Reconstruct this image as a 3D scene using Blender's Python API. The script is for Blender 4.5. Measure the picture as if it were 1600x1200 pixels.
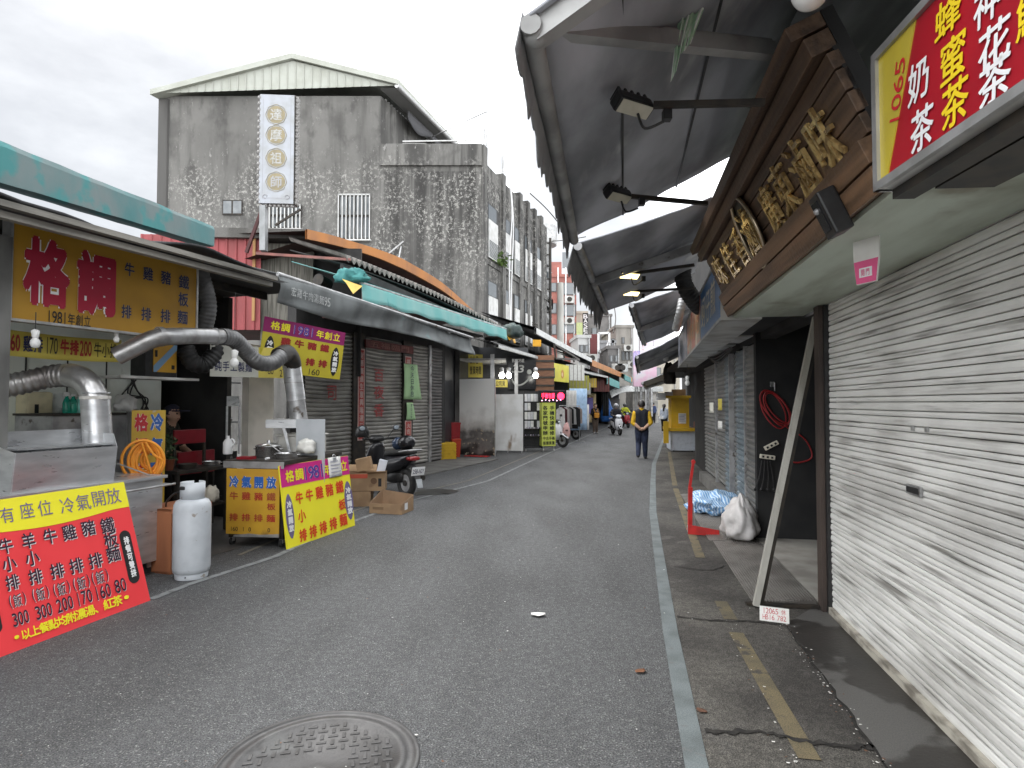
import bpy, bmesh, math, random
from mathutils import Vector, Matrix, noise as mnoise
from math import sin, cos, tan, atan, atan2, pi, radians, sqrt
random.seed(7)
SC = bpy.context.scene
COL = SC.collection
for o in list(bpy.data.objects): bpy.data.objects.remove(o)

# ------------------------------------------------------------------ camera, sky, sun, exposure
FPX, HC, PITCH = 950.0, 1.65, atan(30/950.0)
cd = bpy.data.cameras.new('camera'); cam = bpy.data.objects.new('camera', cd); COL.objects.link(cam)
cd.sensor_width = 36; cd.lens = FPX/1600*36; cd.clip_start = .05; cd.clip_end = 3000
cam.location = (0, 0, HC); cam.rotation_euler = (pi/2+PITCH, 0, 0); SC.camera = cam
W = bpy.data.worlds.new('World'); SC.world = W; W.use_nodes = True
wn, wl = W.node_tree.nodes, W.node_tree.links
bg = wn['Background']
SUN_EL, SUN_AZ = radians(58), radians(-35)          # azimuth from +Y towards +X
sky = wn.new('ShaderNodeTexSky'); sky.sky_type = 'NISHITA'; sky.sun_disc = False
sky.sun_elevation = SUN_EL; sky.sun_rotation = SUN_AZ; sky.air_density = 1.0; sky.dust_density = 4.0
tcw = wn.new('ShaderNodeTexCoord'); mpw = wn.new('ShaderNodeMapping'); mpw.inputs['Scale'].default_value = (1, 1, 2.2)
nzw = wn.new('ShaderNodeTexNoise'); nzw.inputs['Scale'].default_value = 2.3; nzw.inputs['Detail'].default_value = 7; nzw.inputs['Roughness'].default_value = .55
rpw = wn.new('ShaderNodeValToRGB')
rpw.color_ramp.elements[0].position = .24; rpw.color_ramp.elements[0].color = (3.4, 3.53, 3.7, 1); emw = rpw.color_ramp.elements.new(.45); emw.color = (5.2, 5.33, 5.45, 1)
rpw.color_ramp.elements[2].position = .555; rpw.color_ramp.elements[2].color = (23.5, 23.8, 24.2, 1)
mxw = wn.new('ShaderNodeMix'); mxw.data_type = 'RGBA'; mxw.inputs[0].default_value = .9
wl.new(tcw.outputs['Generated'], mpw.inputs[0]); wl.new(mpw.outputs[0], nzw.inputs['Vector']); 
lastw = nzw.outputs['Fac']
for dv_, a_, b_, k_ in (((-.62, .74, .27), .90, .992, .20), ((.07, .96, .26), .965, .998, .16), ((-.9, .40, .2), .85, .99, .12)):      # darker patches of the cloud deck
    vd = wn.new('ShaderNodeVectorMath'); vd.operation = 'DOT_PRODUCT'; nrmw = wn.new('ShaderNodeVectorMath'); nrmw.operation = 'NORMALIZE'; wl.new(tcw.outputs['Generated'], nrmw.inputs[0]); wl.new(nrmw.outputs[0], vd.inputs[0]); vd.inputs[1].default_value = Vector(dv_).normalized()
    mrw = wn.new('ShaderNodeMapRange'); mrw.interpolation_type = 'SMOOTHSTEP'; mrw.inputs[1].default_value = a_; mrw.inputs[2].default_value = b_; mrw.inputs[4].default_value = k_; wl.new(vd.outputs['Value'], mrw.inputs[0])
    sbw = wn.new('ShaderNodeMath'); sbw.operation = 'SUBTRACT'; wl.new(lastw, sbw.inputs[0]); wl.new(mrw.outputs[0], sbw.inputs[1]); lastw = sbw.outputs[0]
wl.new(lastw, rpw.inputs[0])
wl.new(sky.outputs[0], mxw.inputs[6]); wl.new(rpw.outputs[0], mxw.inputs[7]); wl.new(mxw.outputs[2], bg.inputs[0])
bg.inputs[1].default_value = .10
sl = bpy.data.lights.new('sun', 'SUN'); sl.energy = .6; sl.angle = radians(25); sl.color = (1, .97, .92)
so = bpy.data.objects.new('sun', sl); COL.objects.link(so); so.location = (-20, -20, 40)
so.rotation_euler = (pi/2-SUN_EL, 0, pi-SUN_AZ)
SC.view_settings.view_transform = 'Standard'; SC.view_settings.look = 'None'
SC.view_settings.exposure = 1.12; SC.view_settings.gamma = 1

# ------------------------------------------------------------------ pixel (1600x1200 photograph) to place
def ray(px, py):
    a, b = (px-800)/FPX, (600-py)/FPX
    return Vector((a, cos(PITCH)-b*sin(PITCH), sin(PITCH)+b*cos(PITCH)))
CAM = Vector((0, 0, HC))
def G(px, py, z=0.0):
    d = ray(px, py); return CAM+d*((z-HC)/d.z)
def D(px, py, Y):
    d = ray(px, py); return CAM+d*(Y/d.y)

class F:
    """a local frame: x to the viewer's right along a front, y into it, z up"""
    def __init__(s, o, r, up=(0, 0, 1)):
        x = Vector(r).normalized(); u = Vector(up); u = (u-x*u.dot(x)).normalized(); y = u.cross(x)
        s.M = Matrix(((x.x, y.x, u.x, o[0]), (x.y, y.y, u.y, o[1]), (x.z, y.z, u.z, o[2]), (0, 0, 0, 1)))
        s.I = s.M.inverted()
    def hit(s, px, py, y=0.0):
        o = s.I @ CAM; d = s.I.to_3x3() @ ray(px, py); t = (y-o.y)/d.y
        return Vector((o.x+d.x*t, y, o.z+d.z*t))
    def w(s, x, y, z): return s.M @ Vector((x, y, z))
    def l(s, p): return s.I @ Vector(p)
    def sub(s, x, y, z, rot=0, tilt=0, roll=0):
        n = F((0, 0, 0), (1, 0, 0))
        n.M = s.M @ Matrix.Translation((x, y, z)) @ Matrix.Rotation(rot, 4, 'Z') @ Matrix.Rotation(tilt, 4, 'X') @ Matrix.Rotation(roll, 4, 'Y')
        n.I = n.M.inverted(); return n
WF = F((0, 0, 0), (1, 0, 0))
def ang(a): return Vector((sin(a), cos(a), 0))
def board(bl, br, tl):
    """frame, width, height of a leaning board from three of its corners"""
    A, B2 = G(*bl), G(*br); r = (B2-A).normalized()
    d = ray(*tl); t = (A-CAM).dot(r)/d.dot(r); P = CAM+d*t
    return F(A, r, P-A), (B2-A).length, (P-A).length

# ------------------------------------------------------------------ materials
def lin(h):
    if not isinstance(h, str): return tuple(h)[:3]
    h = h.lstrip('#'); v = [int(h[i:i+2], 16)/255 for i in (0, 2, 4)]
    return tuple(x/12.92 if x <= .04045 else ((x+.055)/1.055)**2.4 for x in v)
MATS = {}
def mat(name, c, c2=None, s=6, det=6, lo=.38, hi=.66, rough=.7, metal=0, bump=0, bs=80, st=(1, 1, 1), c3=None, s3=14, t3=.62, w3=.05, st3=(1, 1, 1),
        emit=0, grain=0, grain2=0, gs=250, spec=.5, rvar=0, trans=0):
    if name in MATS: return MATS[name]
    m = bpy.data.materials.new(name); m.use_nodes = True; MATS[name] = m
    n, l = m.node_tree.nodes, m.node_tree.links; p = n['Principled BSDF']
    c = lin(c); p.inputs['Roughness'].default_value = rough; p.inputs['Metallic'].default_value = metal
    p.inputs['Specular IOR Level'].default_value = spec
    if trans: p.inputs['Transmission Weight'].default_value = trans
    def nz(scale, detail, stretch, w=None):
        tc = n.new('ShaderNodeTexCoord'); mp = n.new('ShaderNodeMapping'); mp.inputs['Scale'].default_value = stretch
        t = n.new('ShaderNodeTexNoise'); t.inputs['Scale'].default_value = scale; t.inputs['Detail'].default_value = detail
        l.new(tc.outputs['Object'], mp.inputs[0]); l.new(mp.outputs[0], t.inputs['Vector']); return t
    def mixc(fac, a, b, blend='MIX'):
        x = n.new('ShaderNodeMix'); x.data_type = 'RGBA'; x.blend_type = blend
        if isinstance(fac, float): x.inputs[0].default_value = fac
        else: l.new(fac, x.inputs[0])
        for k, v in ((6, a), (7, b)):
            if isinstance(v, tuple): x.inputs[k].default_value = (*v, 1)
            else: l.new(v, x.inputs[k])
        return x.outputs[2]
    def ramp(src, a, b):
        r = n.new('ShaderNodeMapRange'); r.interpolation_type = 'SMOOTHSTEP'; r.inputs[1].default_value = a; r.inputs[2].default_value = b; l.new(src, r.inputs[0]); return r.outputs[0]
    cur = c
    if c2 is not None: cur = mixc(ramp(nz(s, det, st).outputs['Fac'], lo, hi), cur, lin(c2))
    if c3 is not None: cur = mixc(ramp(nz(s3, 5, st3).outputs['Fac'], t3, t3+w3), cur, lin(c3))
    if grain:
        g = ramp(nz(gs, 2, (1, 1, 1)).outputs['Fac'], .3, .7)
        cur = mixc(float(grain), cur, mixc(g, (.25, .25, .25), (1.7, 1.7, 1.7)), 'MULTIPLY')
    if grain2: cur = mixc(float(grain2), cur, mixc(ramp(nz(gs*.2, 4, (1, 1, 1)).outputs['Fac'], .36, .64), (.45, .45, .45), (1.5, 1.5, 1.5)), 'MULTIPLY')
    if isinstance(cur, tuple): p.inputs['Base Color'].default_value = (*cur, 1)
    else: l.new(cur, p.inputs['Base Color'])
    if rvar:
        r = n.new('ShaderNodeMapRange'); r.inputs[1].default_value = .3; r.inputs[2].default_value = .7; r.inputs[3].default_value = max(0, rough-rvar); r.inputs[4].default_value = min(1, rough+rvar)
        l.new(nz(s*1.7, 4, st).outputs['Fac'], r.inputs[0]); l.new(r.outputs[0], p.inputs['Roughness'])
    if bump:
        b = n.new('ShaderNodeBump'); b.inputs['Strength'].default_value = bump; b.inputs['Distance'].default_value = .02
        l.new(nz(bs, 4, (1, 1, 1)).outputs['Fac'], b.inputs['Height']); l.new(b.outputs[0], p.inputs['Normal'])
    if emit:
        p.inputs['Emission Strength'].default_value = emit
        if isinstance(cur, tuple): p.inputs['Emission Color'].default_value = (*cur, 1)
        else: l.new(cur, p.inputs['Emission Color'])
    m['api'] = 1
    return m
def flat(c, rough=.55, **k):
    """a paint colour with faint wear"""
    key = 'paint_'+(c if isinstance(c, str) else '_'.join('%.2f' % x for x in c))+('' if not k else str(sorted(k.items())))+str(rough)
    b = lin(c)
    return mat(key, b, tuple(x*.78 for x in b), s=9, lo=.45, hi=.75, rough=rough, **k)

# ------------------------------------------------------------------ mesh builder
GLYPH = {}
def glyph(ch, off):
    k = (ch, round(off, 4))
    if k not in GLYPH:
        cu = bpy.data.curves.new('g', 'FONT'); cu.body = ch; cu.offset = off; cu.resolution_u = 3
        o = bpy.data.objects.new('g', cu); COL.objects.link(o); bpy.context.view_layer.update()
        me = bpy.data.meshes.new_from_object(o.evaluated_get(bpy.context.evaluated_depsgraph_get()))
        vs = [(v.co.x, v.co.y) for v in me.vertices]; fs = [tuple(p.vertices) for p in me.polygons]
        bpy.data.objects.remove(o); bpy.data.curves.remove(cu); bpy.data.meshes.remove(me)
        GLYPH[k] = (vs, fs)
    return GLYPH[k]

class B:
    def __init__(s, fr=WF): s.v = []; s.f = []; s.mi = []; s.sm = []; s.M = fr.M; s.mats = []
    def m(s, mt):
        if mt not in s.mats: s.mats.append(mt)
        return s.mats.index(mt)
    def add(s, vs, fs, mt, smooth=False, M=None):
        b = len(s.v); T = s.M if M is None else s.M @ M
        s.v += [T @ Vector(v) for v in vs]; i = s.m(mt)
        for f in fs: s.f.append(tuple(b+k for k in f)); s.mi.append(i); s.sm.append(smooth)
        return s
    def box(s, x0, x1, y0, y1, z0, z1, mt, M=None, bev=0):
        x0, x1 = min(x0, x1), max(x0, x1); y0, y1 = min(y0, y1), max(y0, y1); z0, z1 = min(z0, z1), max(z0, z1)
        if bev:
            bm = bmesh.new(); bmesh.ops.create_cube(bm, size=1)
            bmesh.ops.scale(bm, vec=(x1-x0, y1-y0, z1-z0), verts=bm.verts); bmesh.ops.translate(bm, vec=((x0+x1)/2, (y0+y1)/2, (z0+z1)/2), verts=bm.verts)
            bmesh.ops.bevel(bm, geom=bm.edges[:], offset=min(bev, .45*min(x1-x0, y1-y0, z1-z0)), segments=2, profile=.6, affect='EDGES')
            bm.verts.index_update(); vs = [tuple(v.co) for v in bm.verts]; fs = [tuple(v.index for v in f.verts) for f in bm.faces]; bm.free()
            return s.add(vs, fs, mt, False, M)
        vs = [(x, y, z) for z in (z0, z1) for y in (y0, y1) for x in (x0, x1)]
        return s.add(vs, [(0, 2, 3, 1), (4, 5, 7, 6), (0, 1, 5, 4), (2, 6, 7, 3), (0, 4, 6, 2), (1, 3, 7, 5)], mt, False, M)
    def bar(s, a, b, w, h, mt, up=(0, 0, 1)):
        """square bar from a to b"""
        a, b = Vector(a), Vector(b); d = (b-a).normalized(); u = Vector(up)
        if abs(d.dot(u)) > .98: u = Vector((1, 0, 0))
        x = d.cross(u).normalized(); z = x.cross(d)
        vs = [p+x*i*w/2+z*j*h/2 for p in (a, b) for (i, j) in ((-1, -1), (1, -1), (1, 1), (-1, 1))]
        return s.add(vs, [(0, 1, 2, 3), (7, 6, 5, 4), (0, 4, 5, 1), (1, 5, 6, 2), (2, 6, 7, 3), (3, 7, 4, 0)], mt)
    def tube(s, pts, r, mt, n=10, cap=True, closed=False, ell=None, smooth=True):
        pts = [Vector(p) for p in pts]; N = len(pts); R = list(r) if isinstance(r, (list, tuple)) else [r]*N
        vs, fs = [], []; pu = None
        for i, p in enumerate(pts):
            t = (pts[(i+1) % N] if closed or i < N-1 else p)-(pts[i-1] if closed or i > 0 else p); t.normalize()
            if pu is None:
                pu = Vector((0, 0, 1)) if abs(t.z) < .9 else Vector((1, 0, 0))
            x = t.cross(pu).normalized(); pu = x.cross(t)
            for k in range(n):
                a = 2*pi*k/n; e = ell or (1, 1)
                vs.append(p+(x*cos(a)*e[0]+pu*sin(a)*e[1])*R[i])
        for i in range(N if closed else N-1):
            j = (i+1) % N
            for k in range(n):
                k2 = (k+1) % n; fs.append((i*n+k, i*n+k2, j*n+k2, j*n+k))
        s.add(vs, fs, mt, smooth)
        if cap and not closed:
            s.add(vs[:n], [tuple(range(n))[::-1]], mt); s.add(vs[-n:], [tuple(range(n))], mt)
        return s
    def lathe(s, prof, mt, n=24, M=None, cap=True):
        vs = [(r*cos(2*pi*k/n), r*sin(2*pi*k/n), z) for r, z in prof for k in range(n)]
        fs = [(i*n+k, i*n+(k+1) % n, (i+1)*n+(k+1) % n, (i+1)*n+k) for i in range(len(prof)-1) for k in range(n)]
        s.add(vs, fs, mt, True, M)
        if cap:
            if prof[0][0] > 1e-4: s.add(vs[:n], [tuple(range(n))[::-1]], mt, False, M)
            if prof[-1][0] > 1e-4: s.add(vs[-n:], [tuple(range(n))], mt, False, M)
        return s
    def disc(s, c, ax, r, t, mt, n=20):
        """short cylinder centred at c along axis ax"""
        a = Vector(ax).normalized(); return s.tube([Vector(c)-a*t/2, Vector(c)+a*t/2], r, mt, n=n)
    def prism(s, poly, y0, y1, mt):
        """polygon in the local x-z plane, extruded along y"""
        n = len(poly); vs = [(x, y0, z) for x, z in poly]+[(x, y1, z) for x, z in poly]
        return s.add(vs, [tuple(range(n)), tuple(range(2*n-1, n-1, -1))]+[(i, (i+1) % n, n+(i+1) % n, n+i) for i in range(n)], mt)
    def slab(s, poly, z0, z1, mt):
        n = len(poly); vs = [(p[0], p[1], z0) for p in poly]+[(p[0], p[1], z1) for p in poly]
        return s.add(vs, [tuple(range(n))[::-1], tuple(range(n, 2*n))]+[(i, (i+1) % n, n+(i+1) % n, n+i) for i in range(n)], mt)
    def quad(s, a, b, c, d, mt, t=0):
        a, b, c, d = map(Vector, (a, b, c, d))
        if not t: return s.add([a, b, c, d], [(0, 1, 2, 3)], mt)
        n = (b-a).cross(d-a).normalized()*t
        vs = [a, b, c, d, a+n, b+n, c+n, d+n]
        return s.add(vs, [(3, 2, 1, 0), (4, 5, 6, 7), (0, 1, 5, 4), (1, 2, 6, 5), (2, 3, 7, 6), (3, 0, 4, 7)], mt)
    def grid(s, fn, nu, nv, mt, smooth=True, t=0):
        P = [[Vector(fn(i/nu, j/nv)) for j in range(nv+1)] for i in range(nu+1)]
        vs = [p for r in P for p in r]; q = nv+1
        fs = [(i*q+j, (i+1)*q+j, (i+1)*q+j+1, i*q+j+1) for i in range(nu) for j in range(nv)]
        if t:
            n0 = (P[-1][0]-P[0][0]).cross(P[0][-1]-P[0][0]).normalized()*t; k = len(vs)
            vs = vs+[v+n0 for v in vs]; fs = fs+[tuple(k+i for i in f[::-1]) for f in fs]
            ring = [i*q for i in range(nu)]+[nu*q+j for j in range(nv)]+[i*q+nv for i in range(nu, 0, -1)]+[j for j in range(nv, 0, -1)]
            fs += [(ring[i], k+ring[i], k+ring[(i+1) % len(ring)], ring[(i+1) % len(ring)]) for i in range(len(ring))]
        return s.add(vs, fs, mt, smooth)
    def ball(s, c, r, mt, n=12, sc=(1, 1, 1)):
        c = Vector(c); prof = []
        vs = [c+Vector((sc[0]*r*sin(pi*i/n)*cos(2*pi*k/(2*n)), sc[1]*r*sin(pi*i/n)*sin(2*pi*k/(2*n)), sc[2]*r*cos(pi*i/n))) for i in range(n+1) for k in range(2*n)]
        q = 2*n
        return s.add(vs, [(i*q+k, (i+1)*q+k, (i+1)*q+(k+1) % q, i*q+(k+1) % q) for i in range(n) for k in range(q)], mt, True)
    def text(s, tx, x0, x1, z0, z1, mt, y=-.004, off=.012, dep=0, skew=0, vert=False, gap=.04, rot=0):
        """lettering that fills a box of the local x-z plane; vert stacks the characters"""
        tx = [c for c in tx]; n = len(tx)
        if vert:
            h = (z1-z0)/n
            for i, c in enumerate(tx):
                if c != ' ': s._ch(c, x0, x1, z1-(i+1)*h+h*gap, z1-i*h-h*gap, mt, y, off, dep, skew)
            return s
        wd = [.62 if ord(c) < 256 and c != ' ' else (1 if c != ' ' else .5) for c in tx]; u = (x1-x0)/sum(wd); x = x0
        for c, w in zip(tx, wd):
            if c != ' ': s._ch(c, x+u*w*gap, x+u*w*(1-gap), z0, z1, mt, y, off, dep, skew)
            x += u*w
        return s
    def _ch(s, c, x0, x1, z0, z1, mt, y, off, dep, skew):
        if off > .008 and not dep:                       # bolder strokes: the character struck several times side by side
            e = off*.85; n = 8 if off > .04 else 4; hx, hz = e*abs(x1-x0), e*abs(z1-z0)
            for k in range(n+1):
                a = 2*pi*k/n+.4; q = 0 if k == n else 1
                s._ch(c, x0+hx+q*hx*cos(a), x1-hx+q*hx*cos(a), z0+hz+q*hz*sin(a), z1-hz+q*hz*sin(a), mt, y-.00018*k, 0, 0, skew)
            return
        vs, fs = glyph(c, off if dep else 0)
        if not vs: return
        if ord(c) > 0x2e80: a0, a1, b0, b1 = .03, .97, -.10, .86
        else:
            a0, a1, b0, b1 = min(v[0] for v in vs), max(v[0] for v in vs), min(v[1] for v in vs), max(v[1] for v in vs)
            if c in '1()、•': mid = (a0+a1)/2; hw = max(.27, (a1-a0)/2); a0, a1 = mid-hw, mid+hw
            if c in '、•.-': b0, b1 = -.05, .72
        sx, sz = (x1-x0)/(a1-a0), (z1-z0)/(b1-b0)
        def P(v, yy):
            zz = z0+(v[1]-b0)*sz; return (x0+(v[0]-a0)*sx+skew*(zz-z0), yy, zz)
        if not dep: s.add([P(v, y) for v in vs], fs, mt); return
        n = len(vs); V = [P(v, y-dep) for v in vs]+[P(v, y) for v in vs]; FF = list(fs)
        cnt = {}
        for f in fs:
            for i in range(len(f)): e = (f[i], f[(i+1) % len(f)]); cnt[tuple(sorted(e))] = cnt.get(tuple(sorted(e)), 0)+1
        for f in fs:
            for i in range(len(f)):
                e = (f[i], f[(i+1) % len(f)])
                if cnt[tuple(sorted(e))] == 1: FF.append((e[1], e[0], e[0]+n, e[1]+n))
        s.add(V, FF, mt)
    def done(s, name, parent=None, label=None, cat=None, group=None, kind=None, origin=None, sub=0):
        me = bpy.data.meshes.new(name)
        if parent is None:
            if origin is None:
                xs = [v.x for v in s.v]; ys = [v.y for v in s.v]; zs = [v.z for v in s.v]
                origin = Vector(((min(xs)+max(xs))/2, (min(ys)+max(ys))/2, min(zs)))
            T = Matrix.Translation(-Vector(origin))
        else:
            root = parent
            while root.parent is not None: root = root.parent
            T = root.matrix_basis.inverted()
        me.from_pydata([T @ v for v in s.v], [], s.f)
        for mt in s.mats: me.materials.append(mt)
        me.polygons.foreach_set('material_index', s.mi); me.polygons.foreach_set('use_smooth', s.sm)
        bm = bmesh.new(); bm.from_mesh(me); bmesh.ops.recalc_face_normals(bm, faces=bm.faces); bm.to_mesh(me); bm.free(); me.update()
        o = bpy.data.objects.new(name, me); COL.objects.link(o)
        if parent is None: o.location = origin
        else: o.parent = parent
        if sub: md = o.modifiers.new('sub', 'SUBSURF'); md.levels = md.render_levels = sub
        return tag(o, label, cat, group, kind)
def tag(o, label=None, cat=None, group=None, kind=None):
    for k, v in (('label', label), ('category', cat), ('group', group), ('kind', kind)):
        if v: o[k] = v
    return o
def thing(name, label, cat, fr=None, loc=None, group=None, kind=None):
    o = bpy.data.objects.new(name, None); COL.objects.link(o); o.empty_display_size = .2
    if fr is not None: o.matrix_basis = Matrix.Translation(loc if loc is not None else fr.M.translation) @ fr.M.to_3x3().normalized().to_4x4()
    elif loc is not None: o.location = loc
    return tag(o, label, cat, group, kind)
def copy_tree(o, M, parent=None, label=None):
    c = o.copy(); COL.objects.link(c)
    if parent is not None: c.parent = parent
    else: c.matrix_basis = M
    if label: c['label'] = label
    for ch in list(o.children): copy_tree(ch, M, c)
    return c
def arc(c, r, a0, a1, n, ax1, ax2):
    c, ax1, ax2 = Vector(c), Vector(ax1), Vector(ax2)
    return [c+ax1*r*cos(a0+(a1-a0)*i/n)+ax2*r*sin(a0+(a1-a0)*i/n) for i in range(n+1)]
def spline(pts, n=8):
    pts = [Vector(p) for p in pts]; out = []
    for i in range(len(pts)-1):
        p0, p1, p2, p3 = pts[max(i-1, 0)], pts[i], pts[i+1], pts[min(i+2, len(pts)-1)]
        for k in range(n):
            t = k/n; out.append(.5*((2*p1)+(p2-p0)*t+(2*p0-5*p1+4*p2-p3)*t*t+(3*p1-p0-3*p2+p3)*t**3))
    return out+[pts[-1]]
# ------------------------------------------------------------------ shared materials
ASPH = mat('asphalt', (.090, .092, .094), (.060, .061, .062), s=.75, st=(2.2, .7, 1), det=9, lo=.34, hi=.72, rough=.82, bump=.8, bs=95, c3=(.19, .19, .185), s3=95, t3=.60, w3=.04, grain=.85, grain2=.28, gs=120)
ASPD = mat('old_asphalt', (.088, .082, .072), (.044, .040, .036), s=1.1, det=8, rough=.85, bump=.6, bs=60, c3=(.085, .08, .073), s3=3.2, t3=.58, w3=.12, grain=.95, grain2=.4, gs=150)
CONC = mat('concrete', (.16, .155, .145), (.10, .096, .088), s=2.2, det=8, rough=.85, bump=.15, bs=60, grain=.3, gs=120)
WETC = mat('wet_concrete', (.038, .034, .031), (.026, .024, .022), s=2.5, det=6, rough=.45, c3=(.105, .102, .097), s3=1.0, t3=.47, w3=.03, bump=.1, bs=40, grain=.3, gs=150)
STEEL = mat('stainless_steel', (.66, .67, .68), (.50, .51, .52), s=3, st=(1, 1, 4), rough=.36, metal=.65, rvar=.12, bump=.04, bs=14)
STEELD = mat('dull_galvanised_steel', (.46, .46, .46), (.28, .28, .28), s=5, rough=.48, metal=.6, rvar=.12, c3=(.12, .10, .085), s3=8, t3=.62, w3=.1)
ALU = mat('aluminium', (.50, .50, .50), (.36, .36, .35), s=6, rough=.45, metal=.6)
IRON = mat('dark_iron', (.03, .028, .026), (.055, .045, .035), s=9, rough=.55, metal=.4)
BLACKP = mat('black_plastic', (.012, .012, .013), (.022, .022, .022), s=14, rough=.4)
BLACKG = mat('gloss_black', (.010, .010, .012), rough=.16)
RUBBER = mat('rubber', (.016, .016, .016), (.03, .03, .029), s=12, rough=.85)
DARKW = mat('dark_wall', (.035, .034, .033), (.018, .018, .018), s=2.4, rough=.8)  # near-black mottled colour for walls, ceilings and undersides
WHITEP = mat('grimy_white_paint', (.62, .62, .60), (.42, .41, .38), s=3, det=7, st=(1, 1, .5), rough=.6)
TARP = mat('sooty_canvas', (.52, .53, .57), (.20, .205, .22), s=1.6, det=9, st=(1, .45, 1), lo=.36, hi=.66, rough=.9, c3=(.56, .56, .56), s3=3, t3=.60, w3=.16, st3=(1, .3, 1))
TARPV = mat('grey_canvas_valance', (.30, .305, .31), (.15, .15, .155), s=2.5, det=8, rough=.9)
WOOD = mat('dark_stained_wood', (.17, .105, .066), (.068, .044, .030), s=3.4, det=9, st=(.35, 6, 6), rough=.55, bump=.25, bs=35, lo=.3, hi=.7)
WOODL = mat('brown_stained_wood', (.27, .155, .085), (.11, .065, .038), s=3, det=9, st=(.35, 6, 6), rough=.5, bump=.25, bs=35, lo=.3, hi=.7)
GOLD = mat('gilt_paint', (1.0, .72, .30), (.42, .27, .11), s=16, lo=.42, hi=.58, rough=.22, metal=.5, rvar=.08)
CARD = mat('cardboard', (.40, .265, .15), (.31, .20, .115), s=4, rough=.85, c3=(.25, .16, .09), s3=3, t3=.66, w3=.1)
CARDI = mat('cardboard_inside', (.33, .22, .135), (.27, .18, .11), s=5, rough=.9)
INK = mat('black_ink', (.012, .012, .013), rough=.6); INKN = mat('navy_ink', (.02, .022, .075), rough=.6)
REDP = mat('red_ink', (.55, .018, .03), rough=.5); BLUEP = mat('blue_ink', (.03, .13, .45), rough=.5)
WHI = mat('white_ink', (.82, .82, .82), rough=.5); YEL = mat('yellow_ink', (.85, .62, .02), rough=.5)
GLASSD = mat('window_glass', (.10, .115, .125), rough=.08, spec=.8)
PAPER = mat('paper', (.78, .77, .74), (.68, .67, .63), s=8, rough=.9)
LIT = mat('lit_bulb', (1, .97, .9), emit=9); LITY = mat('lit_warm_lamp', (1, .80, .35), emit=2.2)
OFFB = mat('white_bulb_glass', (.8, .8, .78), rough=.25)
REDSTEEL = mat('red_lacquered_steel', (.62, .025, .022), (.40, .02, .018), s=7, rough=.4)

# ------------------------------------------------------------------ street frames
TH = atan(175/950.0); R0 = G(1300, 960); RF = F(R0, -ang(TH))              # right-hand shops: x towards the camera, y into the wall
def hitx(fr, px, py, x):
    o = fr.I @ CAM; d = fr.I.to_3x3() @ ray(px, py); t = (x-o.x)/d.x; return Vector((x, o.y+d.y*t, o.z+d.z*t))
def rw(x, y, z=0): return RF.w(x, y, z)

# ------------------------------------------------------------------ ground
B().slab([(-260, -40), (260, -40), (260, 420), (-260, 420)], -.5, -.012, CONC).done('ground', kind='structure')
LK = [(-3.9, 2.6)]+[tuple(G(*p))[:2] for p in ((235, 937), (300, 912), (430, 870), (530, 823), (640, 783), (762, 752), (844, 714), (900, 689), (950, 667))]+[(10.2, 62), (20, 90)]
RK = [tuple(rw(x, y))[:2] for x, y in ((7, -1.28), (4, -1.28), (.6, -1.27), (-2.5, -1.21), (-4.3, -1.17), (-8, -1.0), (-11.8, -.8), (-25, .3), (-41, 1.4))]+[(16.5, 62), (26, 90)]
LK[0] = (-4.3, 1.0)
def strip(line, w, z, mt, name, off=0, t=.004, jit=0):
    b = B(); L, R = [], []
    for i, p in enumerate(line):
        a, c = Vector(line[max(i-1, 0)]), Vector(line[min(i+1, len(line)-1)]); d = (c-a).normalized(); n = Vector((d.y, -d.x)); p = Vector(p)+n*off
        L.append(p-n*w/2); R.append(p+n*w/2)
    for i in range(len(line)-1):
        b.add([(L[i].x, L[i].y, z), (R[i].x, R[i].y, z), (R[i+1].x, R[i+1].y, z), (L[i+1].x, L[i+1].y, z)], [(0, 1, 2, 3)], mt)
    return b.done(name, kind='structure')
def dense(line, step=.5):
    out = []
    for i in range(len(line)-1):
        a, c = Vector(line[i]), Vector(line[i+1]); n = max(1, int((c-a).length/step)) if a.y < 30 else 4
        for k in range(n): out.append(a+(c-a)*k/n)
    return out+[Vector(line[-1])]
b = B()
ROADPOLY = [(-7, -6), (4.5, -6)]+[p for p in RK]+[(x-6 if y < 24 else x-2, y) for x, y in LK[::-1]]
b.slab(ROADPOLY, -.3, 0, ASPH).done('road', kind='structure')
b = B(); wp = [tuple(rw(x, y))[:2] for x, y in ((8, -1.3), (.6, -1.29), (-2.5, -1.23), (-4.3, -1.19), (-8, -1.02), (-11.8, -.82), (-25, .28), (-41, 1.38), (-41, 4), (-25, 3), (-8, 1.2), (8, 1.2))]
b.slab(wp, -.25, .004, ASPD).done('pavement', kind='structure')
b = B(RF)
b.add([(.33, -.43, .009), (9, -.42, .009), (9, .1, .009), (.1, .1, .009), (-.1, -.12, .009)], [(0, 1, 2, 3, 4)], WETC).done('pavement_edge', kind='structure')
WLINE = mat('worn_bluish_road_paint', (.145, .168, .172), (.10, .116, .118), s=5, det=8, rough=.75, grain=.3, gs=150, c3=(.13, .135, .135), s3=9, t3=.62, w3=.06)
YLINE = mat('worn_yellow_road_paint', (.155, .125, .07), (.10, .085, .055), s=4, det=9, rough=.8, grain=.5, gs=150, c3=(.055, .05, .043), s3=7, t3=.56, w3=.1)
GLINE = mat('worn_grey_road_paint', (.20, .21, .21), (.14, .145, .145), s=5, det=8, rough=.8, grain=.3, gs=150, c3=(.10, .10, .10), s3=10, t3=.58, w3=.06)
strip(RK, .105, .0085, WLINE, 'road_marking')
strip(LK[1:], .075, .005, GLINE, 'road_marking')
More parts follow.
